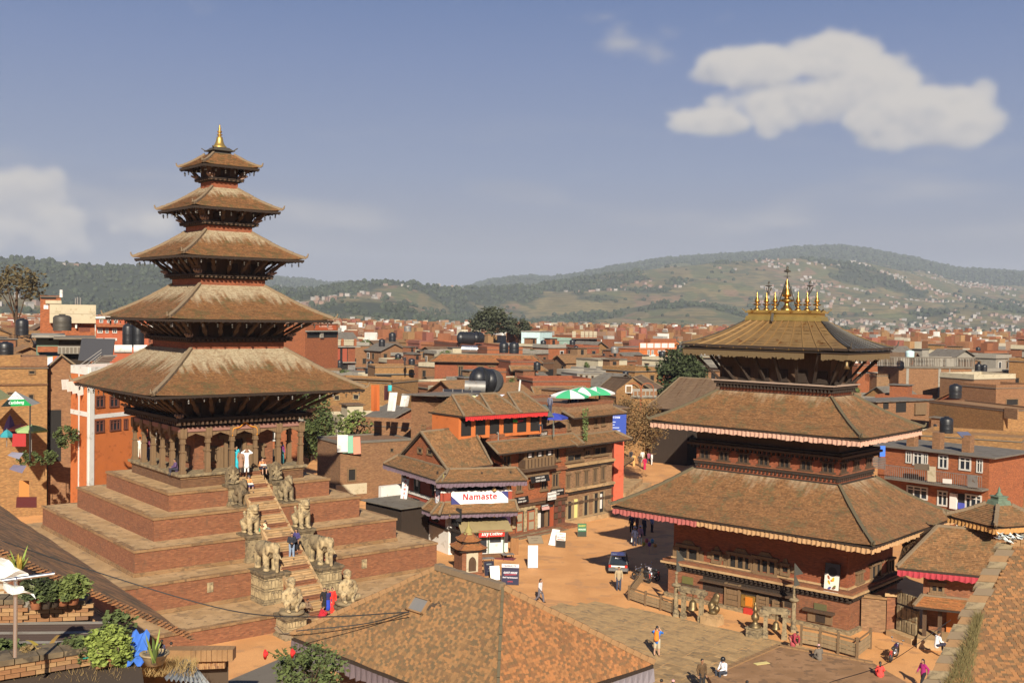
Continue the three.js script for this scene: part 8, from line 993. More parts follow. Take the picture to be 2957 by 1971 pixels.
bike('black motorcycle with violet tank flash leaning on its stand by the fence',gnd(Z.bi(1480,1450)),2.55,.14,[.03,.015,.06]);bike('motorcycle half hidden in shade beside the timber fence',gnd(Z.ca(600,1330)),-2.4,-.12,[.03,.03,.03]);bike('second motorcycle with pale fairing deeper in the temple shade',gnd(Z.ca(760,1290)),-2.5,-.1,[.5,.45,.47]);
[[.5,.4,.02],[.4,.05,.06],[.2,.03,.25],[.05,.2,.3],[.45,.2,.03]].forEach((c,i)=>{const b=new MB();b.ball(0,0,0,.16,.2,.16,10).cyl(V(0,-.2,0),V(.02,-.8,0),.006,.006,3);one('toy_balloon',['yellow','red','violet','blue','orange'][i]+ ' balloon of the bunch in the temple shade','balloon',b,mat(...c,{roughness:.3}),gnd(Z.ca(720,960)).add(V(.22*(i-2),1.3+.3*(i%2),.1*i)),0,'balloons in the temple shade');});
}
// parasols
function parasol(label,p,r,h,cols,o={}){const t=thing('parasol',label,'parasol',p),st=new MB();st.cyl(V(0,-h,0),V(0,.1,0),.035,.03,6);part('pole',st,M.tin,t);const n=cols.length;for(let i=0;i<n;i++){const g=new MB(),a=i/n*6.2832 +(o.a||0),b=(i+1)/n*6.2832 +(o.a||0),f=(k,e)=>V(cos(e)*r*k,-(o.d||.3)*r*pow(k,1.5),sin(e)*r*k);for(let k=0;k<4;k++)g.quad(f(k/4,a),f(k/4,b),f((k+1)/4,b),f((k+1)/4,a));g.quad(f(1,a),f(1,b),f(1,b).add(V(0,-.16,0)),f(1,a).add(V(0,-.16,0)));part('panel',g,M.cloth(...cols[i]),t);}return t;}
{
const g=[.05,.4,.18],w=[.7,.72,.7],D=(f,x,y,d)=>atD(f(x,y),d);
[[960,960,'left'],[1105,930,'middle'],[1260,925,'right']].forEach(([x,y,l],i)=>parasol(['nearest','middle','farthest'][i]+ ' of three green and white parasols on the roof terrace',D(Z.c2,x,y,108+i*2),1.95,2.3,[g,w,g,w,g,w,g,w],{a:.4*i}));
parasol('rainbow parasol of violet, yellow, green and red on the roof terrace',D(Z.st,1020,248,100),1.5,2.2,[[.4,.02,.04],[.02,.4,.05],[.7,.55,.03],[.06,.04,.2],[.05,.08,.35],[.35,.03,.05],[.02,.3,.05],[.65,.5,.03]],{a:.25});parasol('dark blue parasol at the end of the grey shade roof',D(Z.st,1362,240,103),1.3,2.2,[[.02,.04,.3],[.03,.05,.34],[.02,.04,.28],[.02,.04,.33],[.02,.04,.3],[.03,.05,.34]]);
const sr=new MB(),a=D(Z.st,1110,268,100),b=D(Z.st,1355,262,102);sr.quad(a,b,b.clone().add(V(-.6,.8,-3)),a.clone().add(V(-.6,.8,-3))).quad(a.clone().setY(a.y-.08),b.clone().setY(b.y-.08),b,a);for(const p of[a,b])sr.bar(p,p.clone().setY(p.y-2),.08);one('shade_roof','flat grey shade roof over the terrace tables','awning',sr,mat(.1,.11,.09));one('green_awning','dark green tent side beside the lager parasol','awning',(()=>{const m=new MB(),p=(x,y,d)=>atD(Z.lt(x,y),d);m.tri(p(-160,840,100),p(75,775,104),p(-40,700,110)).tri(p(-160,840,100),p(-40,700,110),p(-200,720,108));return m;})(),mat(.16,.17,.08));
{const ap=D(Z.lt,97,738,100),t=thing('lager_parasol','square white and green lager parasol over the cafe terrace','parasol',ap),c=[[2,838],[203,830],[262,812],[92,806]].map(([x,y],i)=>D(Z.lt,x,y,i<2?98.6:102).sub(ap)),cv=board(2,1,(k,W,H)=>{k.fillStyle='#e9ecea';k.fillRect(0,0,W,H*.55);k.fillStyle='#14201a';k.fillRect(0,H*.55,W*.5,H);k.fillStyle='#16974a';k.fillRect(W*.32,H*.55,W,H);text(k,'Black Olive',W/2,H*.33,H*.1,'#222',W*.3);text(k,'Restaurant and Bar',W/2,H*.47,H*.09,'#222',W*.4);text(k,'Carlsberg',W*.5,H*.76,H*.26,'#fff',W*.5,'italic bold','serif');},128),q=new MB();q.tri(c[0],c[1],V(0,0,0),[0,0],[1,0],[.5,1]);part('printed_panel',q,cv,t);const r=new MB();r.tri(c[1],c[2],V(0,0,0)).tri(c[2],c[3],V(0,0,0)).tri(c[3],c[0],V(0,0,0));part('canopy',r,mat(.3,.32,.3),t);const s=new MB();s.cyl(c[1].clone().multiplyScalar(.9),c[1].clone().multiplyScalar(.9).add(V(0,-4.6,0)),.06);part('pole',s,M.black,t);}
parasol('faded red parasol on the cafe terrace',D(Z.lt,130,950,108),1.25,2,[[.5,.12,.08],[.55,.16,.1],[.5,.12,.08],[.55,.14,.1],[.5,.12,.08],[.55,.16,.1]]);parasol('pale green parasol on the cafe terrace',D(Z.lt,202,955,106),1.45,2.4,[[.22,.36,.12],[.28,.4,.17],[.22,.36,.12],[.28,.4,.17],[.22,.36,.12],[.28,.4,.17]]);parasol('teal lager parasol at the edge of the cafe terrace',D(Z.lt,42,985,104),.6,1.5,[[.02,.2,.24],[.03,.25,.3],[.02,.2,.24],[.03,.25,.3],[.02,.2,.24],[.03,.25,.3]],{d:.8});parasol('closed violet parasol on the cafe terrace',D(Z.lt,62,890,108),.62,1.8,[[.1,.07,.2],[.13,.09,.24],[.1,.07,.2],[.13,.09,.24],[.1,.07,.2]],{d:2.6});
{const A=atY(Z.lt(-60,1040),5.6).setY(0),B=atY(Z.lt(590,1035),5.6).setY(0),n=V(-4,0,-12),H=new House('cafe_terrace','orange walled cafe terrace with dark railings behind the long mossy roof','terrace',[A,B,B.clone().add(n),A.clone().add(n)],6,M.orangeplaster);H.slab(5.95,.1,.1,M.ledge);const f=H.faces[0],u=f.at(Z.lt(392,1000))[0],v=f.at(Z.lt(500,1000))[0];rail(H.g,f.m,u,v,6.05,1.5,-.2,M.black,.5,.06);for(const x of[297,326])H.block('orange_pier',0,f.at(Z.lt(x,1000))[0],6,.8,1.5,M.orangeplaster,0,.6);for(let i=0;i<4;i++){const s=shrub('terrace_plant',['first','second','third','fourth'][i]+ ' potted plant along the cafe terrace edge',atD(Z.lt([150,215,290,330][i],1010),106).setY(6.05),.5,.6,G.mid,{n:20,per:20,cat:'plant',s:.1});}}

[['red notice board on the market roof',75,1012,165,1095,[.36,.03,.03],100],['long striped orange cloth hung by the market lane',118,1315,186,1445,[.5,.19,.05],96],['pale violet market awning, upper one',45,1130,150,1160,[.3,.29,.36],98],['pale violet market awning, lower one',55,1212,170,1250,[.2,.17,.24],95],['dark red stall cloth at the end of the market lane',100,1420,235,1490,[.08,.012,.012],92]].forEach(([l,x0,y0,x1,y1,c,d],i)=>{const b=new MB(),p=(x,y,k=0)=>atD(Z.lt(x,y),d-k);if(i===2||i===3)b.quad(p(x0,y1-8,0),p(x1-30,y1+18,2),p(x1,y0+6,0),p(x0+30,y0,-2));else b.quad(p(x0,y1),p(x1,y1),p(x1,y0),p(x0+5,y0));one(i?'market_cloth':'notice_board',l,i?'cloth':'sign',b,M.cloth(...c));});
{const b=new MB();b.lathe([[1.3,0],[1.35,.5],[.9,.8],[.9,1.2],[.5,1.5],[.2,2],[0,2.3]],0,0,0,8);one('brick_stupa','small round brick shrine in the market lane','shrine',b,M.orange,gnd(Z.lt(40,1450)));}
}
// near roofs, tile by tile

const tileM=[[.2,.112,.048],[.25,.14,.06],[.165,.095,.045],[.29,.15,.06],[.135,.09,.045]],mats3=tileM.map((c)=>mat(c[0]*1.2,c[1],c[2]*.9,{map:T.plaster}));
function tiles(parent,a,b,c,d,tw,th,o={}){
const L=a.distanceTo(b),S=a.clone().add(b).distanceTo(c.clone().add(d))/2,rows=round(S/th),tint=o.tint||[1,1,1],mats=tileM.map((k)=>mat(k[0]*tint[0],k[1]*tint[1],k[2]*tint[2],{map:T.plaster}));
const g=new MB();g.quad(V(-.5,0,.55),V(.5,0,.55),V(.5,1,.55),V(-.5,1,.55)).quad(V(-.5,1,.55),V(.5,1,.55),V(.5,1,-.9),V(-.5,1,-.9)).quad(V(.5,0,.55),V(.5,0,-.9),V(.5,1,-.9),V(.5,1,.55)).quad(V(-.5,0,-.9),V(-.5,0,.55),V(-.5,1,.55),V(-.5,1,-.9));const geo=g.geometry();
const list=[],W=parent.localToWorld.bind(parent);parent.updateMatrixWorld(true);
for(let r=0;r<rows;r++){const s=(r+.5)/rows,p=a.clone().lerp(d,s),q=b.clone().lerp(c,s),w=p.distanceTo(q),n=floor(w/tw),off=(r%2)*.5;for(let i=0;i<n;i++){const t=(i+off*.9+.3)/n,m=p.clone().lerp(q,clamp(t));m.y +=(o.wave||.03)*(vn(m.x*.9,m.z*.9)- .5)*2;list.push([m,W(m.clone()).distanceTo(EYE),r,i]);}}
const ex=b.clone().sub(a).normalize(),up=d.clone().sub(a).addScaledVector(ex,-d.clone().sub(a).dot(ex)).normalize(),nz=V(0,0,0).crossVectors(ex,up).normalize();if(nz.y<0)nz.negate();
const B=new THREE.Matrix4().makeBasis(ex,nz,up.clone().negate()),e=new THREE.Euler(),mx=new THREE.Matrix4(),mm=([p,,r,i])=>{const k=(j)=>h2(i,r,j)- .5;mx.makeRotationFromEuler(e.set(.1+k(1)*.1,k(2)*.16,k(3)*.1));return B.clone().multiply(mx).scale(V(tw*(.93+.1*k(4)),.022,th)).setPosition(p.clone().addScaledVector(nz,.012+.012*k(5)));};
list.sort((x,y)=>x[1]- y[1]);const vis=list.filter(([p])=>{const w=W(p.clone()),y=horizonY(PW/2+FOC*w.x/-w.z)+(20-w.y)/-w.z*FOC;return y<1985;}),near=new Set(vis.slice(0,290));
vis.slice(0,290).forEach((t)=>{const o2=part('tile',geo,mats[floor(h2(t[3],t[2],9)*5)],parent);o2.applyMatrix4(mm(t));});
const rest=list.filter((t)=>!near.has(t)),im=new THREE.InstancedMesh(geo,mat(1,1,1,{map:T.plaster}),rest.length);rest.forEach((t,i)=>{im.setMatrixAt(i,mm(t));const k=tileM[floor(h2(t[3],t[2],9)*5)],n=.9+.2*vn(t[0].x*.7,t[0].z*.7,0,6);im.setColorAt(i,col(k[0]*tint[0]*n,k[1]*tint[1]*n,k[2]*tint[2]*n));});im.name='tile_courses';im.userData.kind='stuff';parent.add(im);
const bed=new MB();bed.quad(a.clone().addScaledVector(nz,-.03),b.clone().addScaledVector(nz,-.03),c.clone().addScaledVector(nz,-.03),d.clone().addScaledVector(nz,-.03));part('roof_bed',bed,M.soil,parent);
}
function ridgeRow(parent,p,q,w,h,m=M.ridge,n=0){const L=p.distanceTo(q);n=n||round(L/.32);for(let i=0;i<n;i++){const b=new MB(),j=h2(i,31)- .5;b.bar(p.clone().lerp(q,i/n).add(V(0,j*.03,0)),p.clone().lerp(q,(i+.95)/n).add(V(0,j*.02,0)),w*(1+j*.15),h*(1+j*.2));part('ridge_tile',b,m,parent);}}
{
const C1=V(-8.3,7.5,-41.9),C3=V(5.27,7.5,-39.2),C2=V(-.3,7.5,-33.8),C4=C1.clone().add(C3).sub(C2),R1=atY([1263,1642],10.6),R2=atY([1452,1700],10.6);
const t=thing('hipped_roof_pavilion','near tiled hip roof with grey purple cloth frill filling the lower middle','pavilion',C2),l=(p)=>p.clone().sub(C2),roof=limb('front_slope',t),side=limb('side_slope',t),back=limb('rear_slope',t);
tiles(roof,l(C1),l(C2),l(R2),l(R1),.13,.095,{tint:[.98,.98,.95]});tiles(side,l(C2),l(C3),l(R2).add(V(.05,0,0)),l(R2),.13,.095,{tint:[1.2,.98,.85]});const b=new MB();b.quad(l(C3),l(C4),l(R1),l(R2)).tri(l(C4),l(C1),l(R1));part('slope',b,M.roof,back);
const rd=limb('ridges',t),up=(p)=>l(p).add(V(0,.08,0));ridgeRow(rd,up(R1),up(R2),.26,.2);ridgeRow(rd,up(C1),up(R1),.2,.16,M.coping);ridgeRow(rd,up(C2),up(R2),.1,.08,M.mossridge);ridgeRow(rd,up(C3),up(R2),.22,.18,M.coping);
const hn=new MB(),c1=l(C1);hn.bar(c1.clone().add(V(.2,.05,0)),c1.clone().add(V(-.35,.0,.02)),.18).bar(c1.clone().add(V(-.3,0,0)),c1.clone().add(V(-.62,.35,0)),.11);part('corner_horn',hn,M.ridge,t);
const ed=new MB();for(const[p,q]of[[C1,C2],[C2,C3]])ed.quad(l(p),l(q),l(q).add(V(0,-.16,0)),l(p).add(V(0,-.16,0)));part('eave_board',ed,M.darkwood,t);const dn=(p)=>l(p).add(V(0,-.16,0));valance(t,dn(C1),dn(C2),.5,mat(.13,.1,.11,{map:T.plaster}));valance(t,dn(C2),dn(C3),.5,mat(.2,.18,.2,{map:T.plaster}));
const w=new MB(),ins=(p)=>{const c=l(C1).add(l(C3)).multiplyScalar(.5);return c.add(l(p).sub(c).multiplyScalar(.72));},q=[C1,C2,C3,C4].map(ins);for(let i=0;i<4;i++){const a=q[i].setY(-7.5),c=q[(i+1)%4].setY(-7.5);w.quad(a,c,c.clone().setY(-.1),a.clone().setY(-.1));}part('wall',w,M.darkbrick,t);
const sl=V(0,0,0).addScaledVector(l(C1),.34).addScaledVector(l(C2),.0).addScaledVector(l(R1),.36).addScaledVector(l(R2),.3);{const r=ray(1214,1752),n=V(0,0,0).crossVectors(C2.clone().sub(C1),R1.clone().sub(C1)).normalize(),k=n.dot(C1.clone().sub(EYE))/n.dot(r),p=r.multiplyScalar(k).add(EYE).sub(C2);const ex=C2.clone().sub(C1).normalize(),ny=n.y<0?n.negate():n,z=V(0,0,0).crossVectors(ex,ny),s=limb('skylight',t),m=new THREE.Matrix4().makeBasis(ex,ny,z).setPosition(p),f=new MB().at(m),g2=new MB().at(m);g2.box(0,.02,0,.85,.12,.5);part('pane',g2,M.tin,s);for(const q2 of[-.42,.42])f.box(q2,0,0,.06,.2,.6);for(const q2 of[-.27,.27])f.box(0,0,q2,.9,.2,.06);part('frame',f,M.coping,s);}
}
{
const bl0=atD([2683,1971],30),tl=atD([2892,1572],36),dv=tl.clone().sub(bl0),bl=bl0.clone().addScaledVector(dv,-.25),out=V(7.5,0,1.2),t=thing('corner_roof','big near tiled roof slope with a stone edge at the lower corner','roof',bl),l=(p)=>p.clone().sub(bl),sl=limb('slope',t),edge=limb('stone_edge',t);
const ex=out.clone().normalize();tiles(sl,ex.clone().multiplyScalar(.42),out,l(tl).add(out),l(tl).add(ex.clone().multiplyScalar(.42)),.135,.1,{wave:.06,tint:[1.02,.9,.8]});
const N=24;for(let i=0;i<N;i++){const p=l(bl.clone().lerp(tl,(i+.5)/N)),u=dv.clone().normalize(),n=V(0,0,0).crossVectors(u,ex).normalize();if(n.y<0)n.negate();const b=new MB().at(new THREE.Matrix4().makeBasis(ex,n,u.clone().negate()).setPosition(p.addScaledVector(ex,.16)));b.box((h2(i,4)- .5)*.1,-.05,0,.5,.11+.03*h2(i,2),dv.length()*1.25/N-.015,{ry:(h2(i,6)- .5)*.08});part('stone',b,[M.coping,M.ridge,M.stone][i%3],edge);}
ridgeRow(edge,l(tl).add(V(.2,.1,0)),l(tl).add(out).add(V(0,.1,0)),.3,.22,M.coping);const w=new MB(),a=V(.3,-.2,0),c=l(tl).add(V(.3,-.2,0));w.quad(a.clone().setY(-bl.y),c.clone().setY(-bl.y),c,a);part('wall',w,M.darkbrick,t);
const rg=new MB(),rp=l(tl);for(let i=0;i<70;i++){const p=V(rr(-.1,.9),rr(.12,.3),rr(-.2,.3)),a=rnd()*6,s=.16;rg.tri(p,p.clone().add(V(cos(a)*s,.06,sin(a)*s)),p.clone().add(V(-sin(a)*s,-.03,cos(a)*s)));}one('white_rag','torn white plastic rag caught on the corner roof ridge','rag',rg,mat(.62,.66,.62),tl);
const gr=new MB();for(let i=0;i<1500;i++){const f=rnd()*.42+.1,p=bl.clone().lerp(tl,f).add(V(rr(.2,1.7*(.65-f))+ .3,.05,0)),h=rr(.1,.4),a=rnd()*6;gr.tri(p,p.clone().add(V(.02,0,.01)),p.clone().add(V(cos(a)*.16,h,sin(a)*.16)));}const go=one('roof_grass','dry grass growing along the stone edge of the corner roof','grass',gr,mat(.16,.13,.05));go.userData.kind='stuff';
}
{
const N=V(-11.5,8,-39.8),F=V(-30.5,8,-65.5),up=V(-.777*8.5,5.1,.63*8.5),t=thing('long_brown_roof','long plain brown earth covered roof running away beside the plinth','roof',N),P=(s,q)=>F.clone().sub(N).multiplyScalar(q/2+.5).add(up.clone().multiplyScalar(s)).add(V(0,.1*(vn(q*9,s*5)- .5),0));
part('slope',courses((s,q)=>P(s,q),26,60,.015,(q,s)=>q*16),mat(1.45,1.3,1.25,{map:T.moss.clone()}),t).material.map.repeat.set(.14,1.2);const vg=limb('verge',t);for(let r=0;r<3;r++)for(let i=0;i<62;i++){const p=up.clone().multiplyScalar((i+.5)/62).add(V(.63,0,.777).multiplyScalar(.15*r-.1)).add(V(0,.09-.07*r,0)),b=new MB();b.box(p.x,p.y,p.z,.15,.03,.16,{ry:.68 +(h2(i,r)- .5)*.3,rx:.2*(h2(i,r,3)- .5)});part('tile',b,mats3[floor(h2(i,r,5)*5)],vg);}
const u=up.clone().setY(0).normalize(),A=N.clone().addScaledVector(u,.9).add(V(-.25,-.9,-.3)),gw=thing('brick_gable_wall','rough brick gable wall under the tiled verge with a dark loft opening','wall',A,Math.atan2(u.z,-u.x)),L=7.6;
gw.rotation.y=Math.atan2(-u.z,u.x);const bricks=[],bm=[[.3,.17,.075],[.25,.12,.05],[.34,.2,.09],[.2,.105,.055]].map((c)=>mat(...c,{map:T.plaster})),bg=new MB();bg.box(0,0,0,1,1,1);const bG=bg.geometry();
for(let r=0;r<70;r++){const y=-1.6+r*.085;for(let x=(r%2)*.13;x<L;x +=.26){if(y>x*.6+.45||(x<2.3&&y>-.9))continue;bricks.push([x,y,r]);}}const mx=new THREE.Matrix4(),far=bricks.slice(290),near=bricks.slice(0,290),setM=([x,y,r])=>mx.makeScale(.24,.072,.14).setPosition(x+.02*h2(r,floor(x*9)),y,.03*h2(floor(x*7),r));near.forEach((q)=>{part('brick',bG,bm[floor(h2(q[2],floor(q[0]*8))*4)],gw).applyMatrix4(setM(q));});const im=new THREE.InstancedMesh(bG,mat(1,1,1,{map:T.plaster}),far.length);far.forEach((q,i)=>{im.setMatrixAt(i,setM(q));im.setColorAt(i,bm[floor(h2(q[2],floor(q[0]*8))*4)].color);});im.name='bricks';im.userData.kind='stuff';gw.add(im);const core=new MB();core.quad(V(2.4,-8,-.06),V(L,-8,-.06),V(L,L*.6+.4,-.06),V(2.4,1.8,-.06)).quad(V(0,-8,-.06),V(2.4,-8,-.06),V(2.4,-.9,-.06),V(0,-.9,-.06));part('mortar',core,M.cream,gw);const op=new MB();op.quad(V(.3,-1,-.5),V(2.3,-1,-.5),V(2.3,1.6,-.5),V(.3,.5,-.5));part('loft_opening',op,M.dark,gw);for(let i=0;i<3;i++){const b=new MB();b.box(1.2,-.75+i*.4,-.15,1.9,.16,.06,{rz:.02*i});part('loft_board',b,M.palewood,gw);}

const Y=13.3,g=(x,y,h=Y)=>atY(Z.fl(x,y),h),ter=thing('roof_terrace','near roof terrace with a brown plank deck and brick planters','terrace',g(600,1250)),o=ter.position,q=(p)=>p.clone().sub(o);
{const b=new MB(),c=[g(-200,1560),g(1250,1560),g(1180,1060),g(-200,1040)].map(q);b.quad(...c.map((p)=>p.setY(-.05)));part('terrace_slab',b,M.soil,ter);for(let i=0;i<11;i++){const d=new MB(),a=q(g(-160,1062+i*21)),e=q(g(1000+6*i,1052+i*21));d.bar(a.setY(0),e.setY(.0),.16,.05);part('plank',d,i%4?mat(.1,.062,.045,{map:T.wood}):M.concrete,ter);}}
const planter=(label,x0,y0,x1,y1,h,w,h0=Y)=>{const A=g(x0,y0,h0),B=g(x1,y1,h0),p=thing('brick_planter',label,'planter',A,-atan2(B.z-A.z,B.x-A.x)),L=A.distanceTo(B),n=round(L/.26);for(let r=0;r<floor(h/.085);r++)for(let i=0;i<n;i++){const b=part('brick',bG,bm[floor(h2(i,r,4)*4)],p);b.scale.set(L/n-.015,.075,.13);b.position.set((i+.5 +(r%2)*.4)*L/n,r*.085,-.07+.02*h2(i,r));}for(let i=0;i<round(L/.42);i++){const b=new MB();b.box((i+.5)*.42,floor(h/.085)*.085,-w/2,.4,.075+.03*h2(i,5),w+.1,{ry:.06*(h2(i,2)- .5)});part('coping_stone',b,M.darkstone,p);}const m=new MB();m.box(L/2,-1.6,-w/2-.1,L,1.6+floor(h/.085)*.085-.02,w-.12);part('mortar',m,M.soil,p);return[A,B];};
planter('brick planter wall with flower pots along the back of the terrace',200,1042,765,1020,.34,.5);planter('brick planter wall behind the steel rail',-150,1062,195,1052,.5,.4);planter('mossy brick planter at the front of the terrace, longer one',-100,1560,820,1410,.26,.55);planter('mossy brick planter at the front of the terrace, shorter one',830,1450,1085,1400,.26,.5);
const pot=(label,p,r,h,m,s)=>{const t=thing('flower_pot',label,'flower pot',p),b=new MB();b.lathe([[0,0],[r*.65,0],[r,h*.85],[r*1.1,h*.86],[r*1.1,h],[r*.9,h],[r*.88,h*.85],[0,h*.85]],0,0,0,16);part('pot',b,m,t);if(s){const f=part('foliage',crown(rng(floor(p.x*90)+ 500),s[0],s[1],s[3]||26,26,s[4]||.05,-.9),s[2],t);f.position.y=h+s[1]*.7;}return t;},W=Y+.42;
pot('pale round pot with white flowers at the end of the planter wall',g(232,945,W-.2),.13,.26,M.concrete,[.18,.16,mat(.2,.22,.1)]);pot('brown clay pot with a dense dark green plant',g(310,925,W),.14,.24,M.terracotta,[.3,.26,G.dark]);pot('dark pot half in shade with thin green stems',g(400,920,W),.12,.2,M.soil,[.24,.2,G.mid]);pot('dark pot with red flower beside the tipped pot',g(470,905,W),.12,.2,M.soil,[.2,.16,G.light]);pot('brown tipped clay pot',g(545,895,W),.13,.18,M.terracotta,[.22,.18,G.mid]);pot('clay pot with a broad light green shrub',g(632,885,W),.14,.22,M.terracotta,[.3,.22,G.light,50]);
pot('broad green plastic planter with small leaves',g(720,1385),.3,.17,mat(.01,.2,.15),[.36,.16,G.mid,50]);pot('wide ribbed clay bowl with long green blades',g(1340,1405),.25,.22,M.palestone,null);pot('shallow clay bowl with orange red flowers',g(62,1400),.26,.1,M.palestone,[.26,.2,G.mid,40]);pot('shallow dish with dry grass beside the aloe',g(255,1440),.22,.07,M.terracotta,[.2,.2,G.dry,40]);
const blades=(label,p,n,len,w,m,droop,nm='plant')=>{const t=thing('bladed_plant',label,nm,p);for(let i=0;i<n;i++){const b=new MB(),a=i*2.4,k=len*(.65+.5*h2(i,3)),lean=.25+droop*h2(i,5),f=(s)=>V(cos(a)*k*lean*s,k*(s-droop*s*s*.75),sin(a)*k*lean*s),sd=V(-sin(a),0,cos(a));for(let s=0;s<5;s++){const u=f(s/5),v=f((s+1)/5),w0=w*(1 -(s/5)**2),w1=w*(1 -((s+1)/5)**2);b.quad(u.clone().addScaledVector(sd,-w0),u.clone().addScaledVector(sd,w0),v.clone().addScaledVector(sd,w1),v.clone().addScaledVector(sd,-w1));}part('leaf',b,m[i%m.length],t);}return t;};
const yel=mat(.3,.22,.03),lg=mat(.2,.27,.05),dg=mat(.07,.11,.025);blades('big yellowing aloe with curling leaves on the terrace edge',g(385,1345),16,.75,.05,[yel,lg,mat(.22,.13,.03)],1.0);blades('upright green blades growing in the wide clay bowl',g(1335,1395,Y+.2),14,.62,.03,[lg,dg],.2);blades('dark green strappy plant beside the blue sheet',g(1140,1400),16,.5,.028,[dg,lg],.6);blades('yellow green ginger leaves at the far terrace corner',g(160,640,Y-1.5),18,1.0,.05,[lg,yel],.3);blades('small dark green blades left of the plastic planter',g(590,1385),16,.4,.022,[dg],.3);shrub('terrace_bush','bright yellow green bush behind the terrace planters',g(940,1400),.38,.36,mat(.2,.25,.05),{n:70,per:40,s:.05});shrub('terrace_bush','low olive bush at the end of the plank deck',g(1010,1140),.3,.25,G.mid,{n:24,per:26,s:.05});
[[66,1232,'orange red flower heads over the shallow bowl',[.6,.04,.01]],[455,775,'red flower on the pot wall',[.5,.01,.03]],[1105,1215,'pale yellow flower beside the blue sheet',[.6,.5,.08]]].forEach(([x,y,l,c],i)=>{const b=new MB();for(let k=0;k<5;k++)b.ball(.05*cos(k*2),.03*sin(k*3),.04*sin(k),.035,.025,.035,6);one('flower',l,'flower',b,mat(...c),atD(Z.fl(x,y),hypot(g(x,y+120).x,g(x,y+120).z)));});
{const b=new MB(),d=20.2,p=(x,y)=>atD(Z.fl(x,y),d);b.cyl(p(-60,690),p(472,620),.032,.032,10).cyl(p(133,670),p(128,1345),.034,.034,10);b.ball(...p(133,668).toArray(),.05);one('steel_rail','shiny steel pipe rail with one upright over the terrace','rail',b,M.steel);
const c=(label,pts,dd)=>{const m=new MB(),k=pts.map(([x,y,e])=>atD(Z.fl(x,y),dd +(e||0))),n=6;for(let i=0;i<n;i++)for(let j=0;j<n;j++){const f=(s,r)=>k[0].clone().lerp(k[1],s).lerp(k[3].clone().lerp(k[2],s),r).add(V(0,.06*sin(5*s+4*r),.08*sin(9*r+3*s)));m.quad(f(i/n,j/n),f((i+1)/n,j/n),f((i+1)/n,(j+1)/n),f(i/n,(j+1)/n));}one('white_cloth',label,'cloth',m,mat(.62,.65,.63));};c('white cloth thrown over the far side of the steel rail',[[-80,500],[10,450],[265,690],[-80,700]],20.6);c('white cloth hanging below the steel rail',[[-60,690],[150,690],[300,860],[60,740]],20.1);}
{const b=new MB();for(let i=0;i<5;i++)for(let j=0;j<4;j++){const f=(i,j)=>g(1150+30*i+6*j,1350-0*j).add(V(0,.5-.12*j+.06*sin(i*2+j),.12*j));b.quad(f(i,j+1),f(i+1,j+1),f(i+1,j),f(i,j));}one('blue_sheet','crumpled bright blue plastic sheet behind the terrace plants','sheet',b,mat(.04,.14,.5));const gr=new MB();for(let i=0;i<5200;i++){const x=rr(-60,1700),y=1450+130*rnd()+(x>1100?-60:20),p=g(x,y,13.2-1.0*rnd()),h=rr(.05,.22),a=rnd()*6;gr.tri(p,p.clone().add(V(.014,0,0)),p.clone().add(V(cos(a)*.12,h,sin(a)*.12)));}const go=one('dry_grass','dry straw coloured grass below the terrace planters','grass',gr,mat(.24,.16,.06));go.userData.kind='stuff';const bank=new MB(),e=[g(-200,1700,11.6),g(1900,1700,11.6),g(1650,1380,12.4),g(-200,1500,13.1)];bank.quad(...e);const eb=setting('bank',bank,mat(.55,.5,.45,{map:T.moss}),'earth bank below the terrace');}
{
const d=26,p=(x,y,k=d)=>atD(Z.f2(x,y),k),rw=thing('ruined_wall','broken brick wall stump with thin upright bricks behind the white sheet','wall',p(1700,1250)),o2=rw.position;for(let i=0;i<26;i++)for(let r=0;r<3;r++){const b=new MB(),c=p(1220+i*33,1230+r*50-i*1.5).sub(o2);b.box(c.x,c.y,c.z,.035,.3,.12,{rz:.15*(h2(i,r)- .5)});part('brick',b,bm[floor(h2(i,r,2)*4)],rw);}for(let i=0;i<9;i++){const b=new MB(),c=p(1230+i*95,1150-i*2).sub(o2);b.box(c.x,c.y,c.z,.6,.26,.3,{ry:.1*(h2(i,1)- .5)});part('coping_stone',b,M.coping,rw);}const bk=new MB(),c0=p(1200,1120,d+.3).sub(o2),c1=p(2120,1110,d+.3).sub(o2);bk.quad(c0.clone().setY(c0.y-3),c1.clone().setY(c1.y-3),c1,c0);part('mortar',bk,M.soil,rw);
const sh=new MB(),q4=[p(960,1500,21),p(1800,1620,21),p(1440,1180,23.5),p(1330,1150,23.5)],n=36;for(let i=0;i<n;i++){const f=(s,r)=>q4[0].clone().lerp(q4[1],s).lerp(q4[3].clone().lerp(q4[2],s),r).add(V(0,.035*cos(s*62),0));for(let r=0;r<4;r++)sh.quad(f(i/n,r/4),f((i+1)/n,r/4),f((i+1)/n,(r+1)/4),f(i/n,(r+1)/4));}one('corrugated_sheet','rusty white corrugated metal sheet at the bottom edge','metal sheet',sh,mat(.5,.52,.5,{map:T.metal,roughness:.6}));
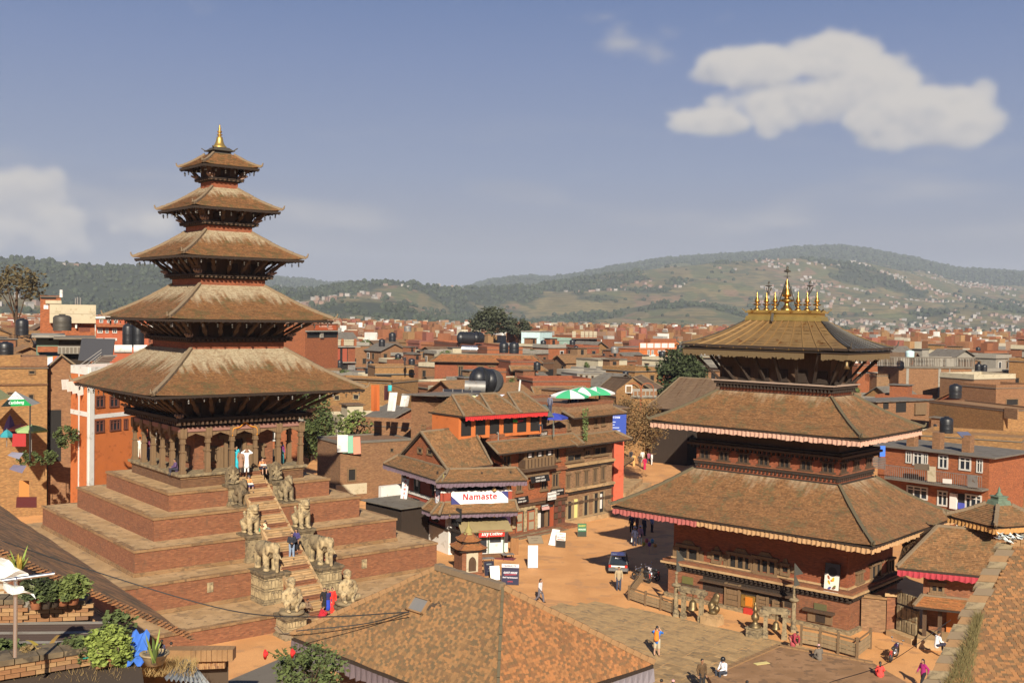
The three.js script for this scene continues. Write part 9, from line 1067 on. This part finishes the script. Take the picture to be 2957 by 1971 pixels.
const k=(x,y,e=27)=>atD(Z.f3(x,y),e),A=k(-500,1100),B=k(1700,905,31),dd=B.clone().sub(A).setY(0).normalize(),nn=V(-dd.z,0,dd.x).negate(),cw=new House('concrete_wall','stained grey concrete wall with a stepped top under the hip roof','wall',[V(A.x,0,A.z),V(B.x,0,B.z),V(B.x,0,B.z).addScaledVector(V(dd.z,0,-dd.x),1.2),V(A.x,0,A.z).addScaledVector(V(dd.z,0,-dd.x),1.2)],min(A.y,B.y),M.greyconcrete);cw.block('wall_ledge',0,cw.faces[0].L/2,cw.h-.6,cw.faces[0].L,.2,M.concrete,.25);
const cr=shrub('flowering_creeper','green creeper with red flowers climbing over the concrete wall',k(1480,1330,27.5),.75,.5,G.mid,{n:60,per:40,s:.055,cat:'creeper',seed:21});const st=new MB();for(const[x0,y0,x1,y1]of[[1250,1000,900,720],[1250,1000,780,760],[1200,950,1020,720],[1350,980,1330,790]]){st.tube([k(x0,y0),k((x0+x1)/2,(y0+y1)/2-10),k(x1,y1)],.012,4);for(let i=0;i<26;i++){const t2=rnd();leaf(st,k(lerp(x0,x1,t2)+ rr(-40,40),lerp(y0,y1,t2)+ rr(-30,30)),.06);}}one('creeper_shoots','thin leafy shoots of the creeper reaching out before the sand','creeper',st,G.mid);[[1168,780],[718,798]].forEach(([x,y],i)=>{const b=new MB();b.ball(0,0,0,.05,.13,.05,8).ball(.04,.02,0,.04,.06,.04,6);one('red_flower',i?'small dark red bud at the tip of the longest shoot':'bright red hanging hibiscus flower of the creeper','flower',b,mat(.6,.02,.02),k(x,y));});
}
{const w=(label,pts,r)=>{const b=new MB();b.tube(pts,r,4,30);one('overhead_wire',label,'wire',b,M.black);};w('long thin wire sagging before the plinth from the brown roof to the hip roof',[atD(Z.fl(0,330),45),atD(Z.fl(740,575),43),atD(Z.pl(1140,912),41),atD(Z.pl(1600,942),39.5),atD(Z.pl(2120,915),38.5)],.022);w('thin dark wire along the rear of the hip roof',[atD(Z.pl(1480,1022),40),atD(Z.pl(1900,975),39.6),atD(Z.pl(2120,912),39)],.02);w('thin wire over the motorcycle from the gate house',[atD(Z.b2(1945,850),50),atD(Z.b2(1600,1085),46),atD(Z.b2(1270,1198),42)],.016);}
}
scene.traverse((o)=>{if(o.isMesh){o.castShadow=true;o.receiveShadow=true;}});
renderer.render(scene,camera);
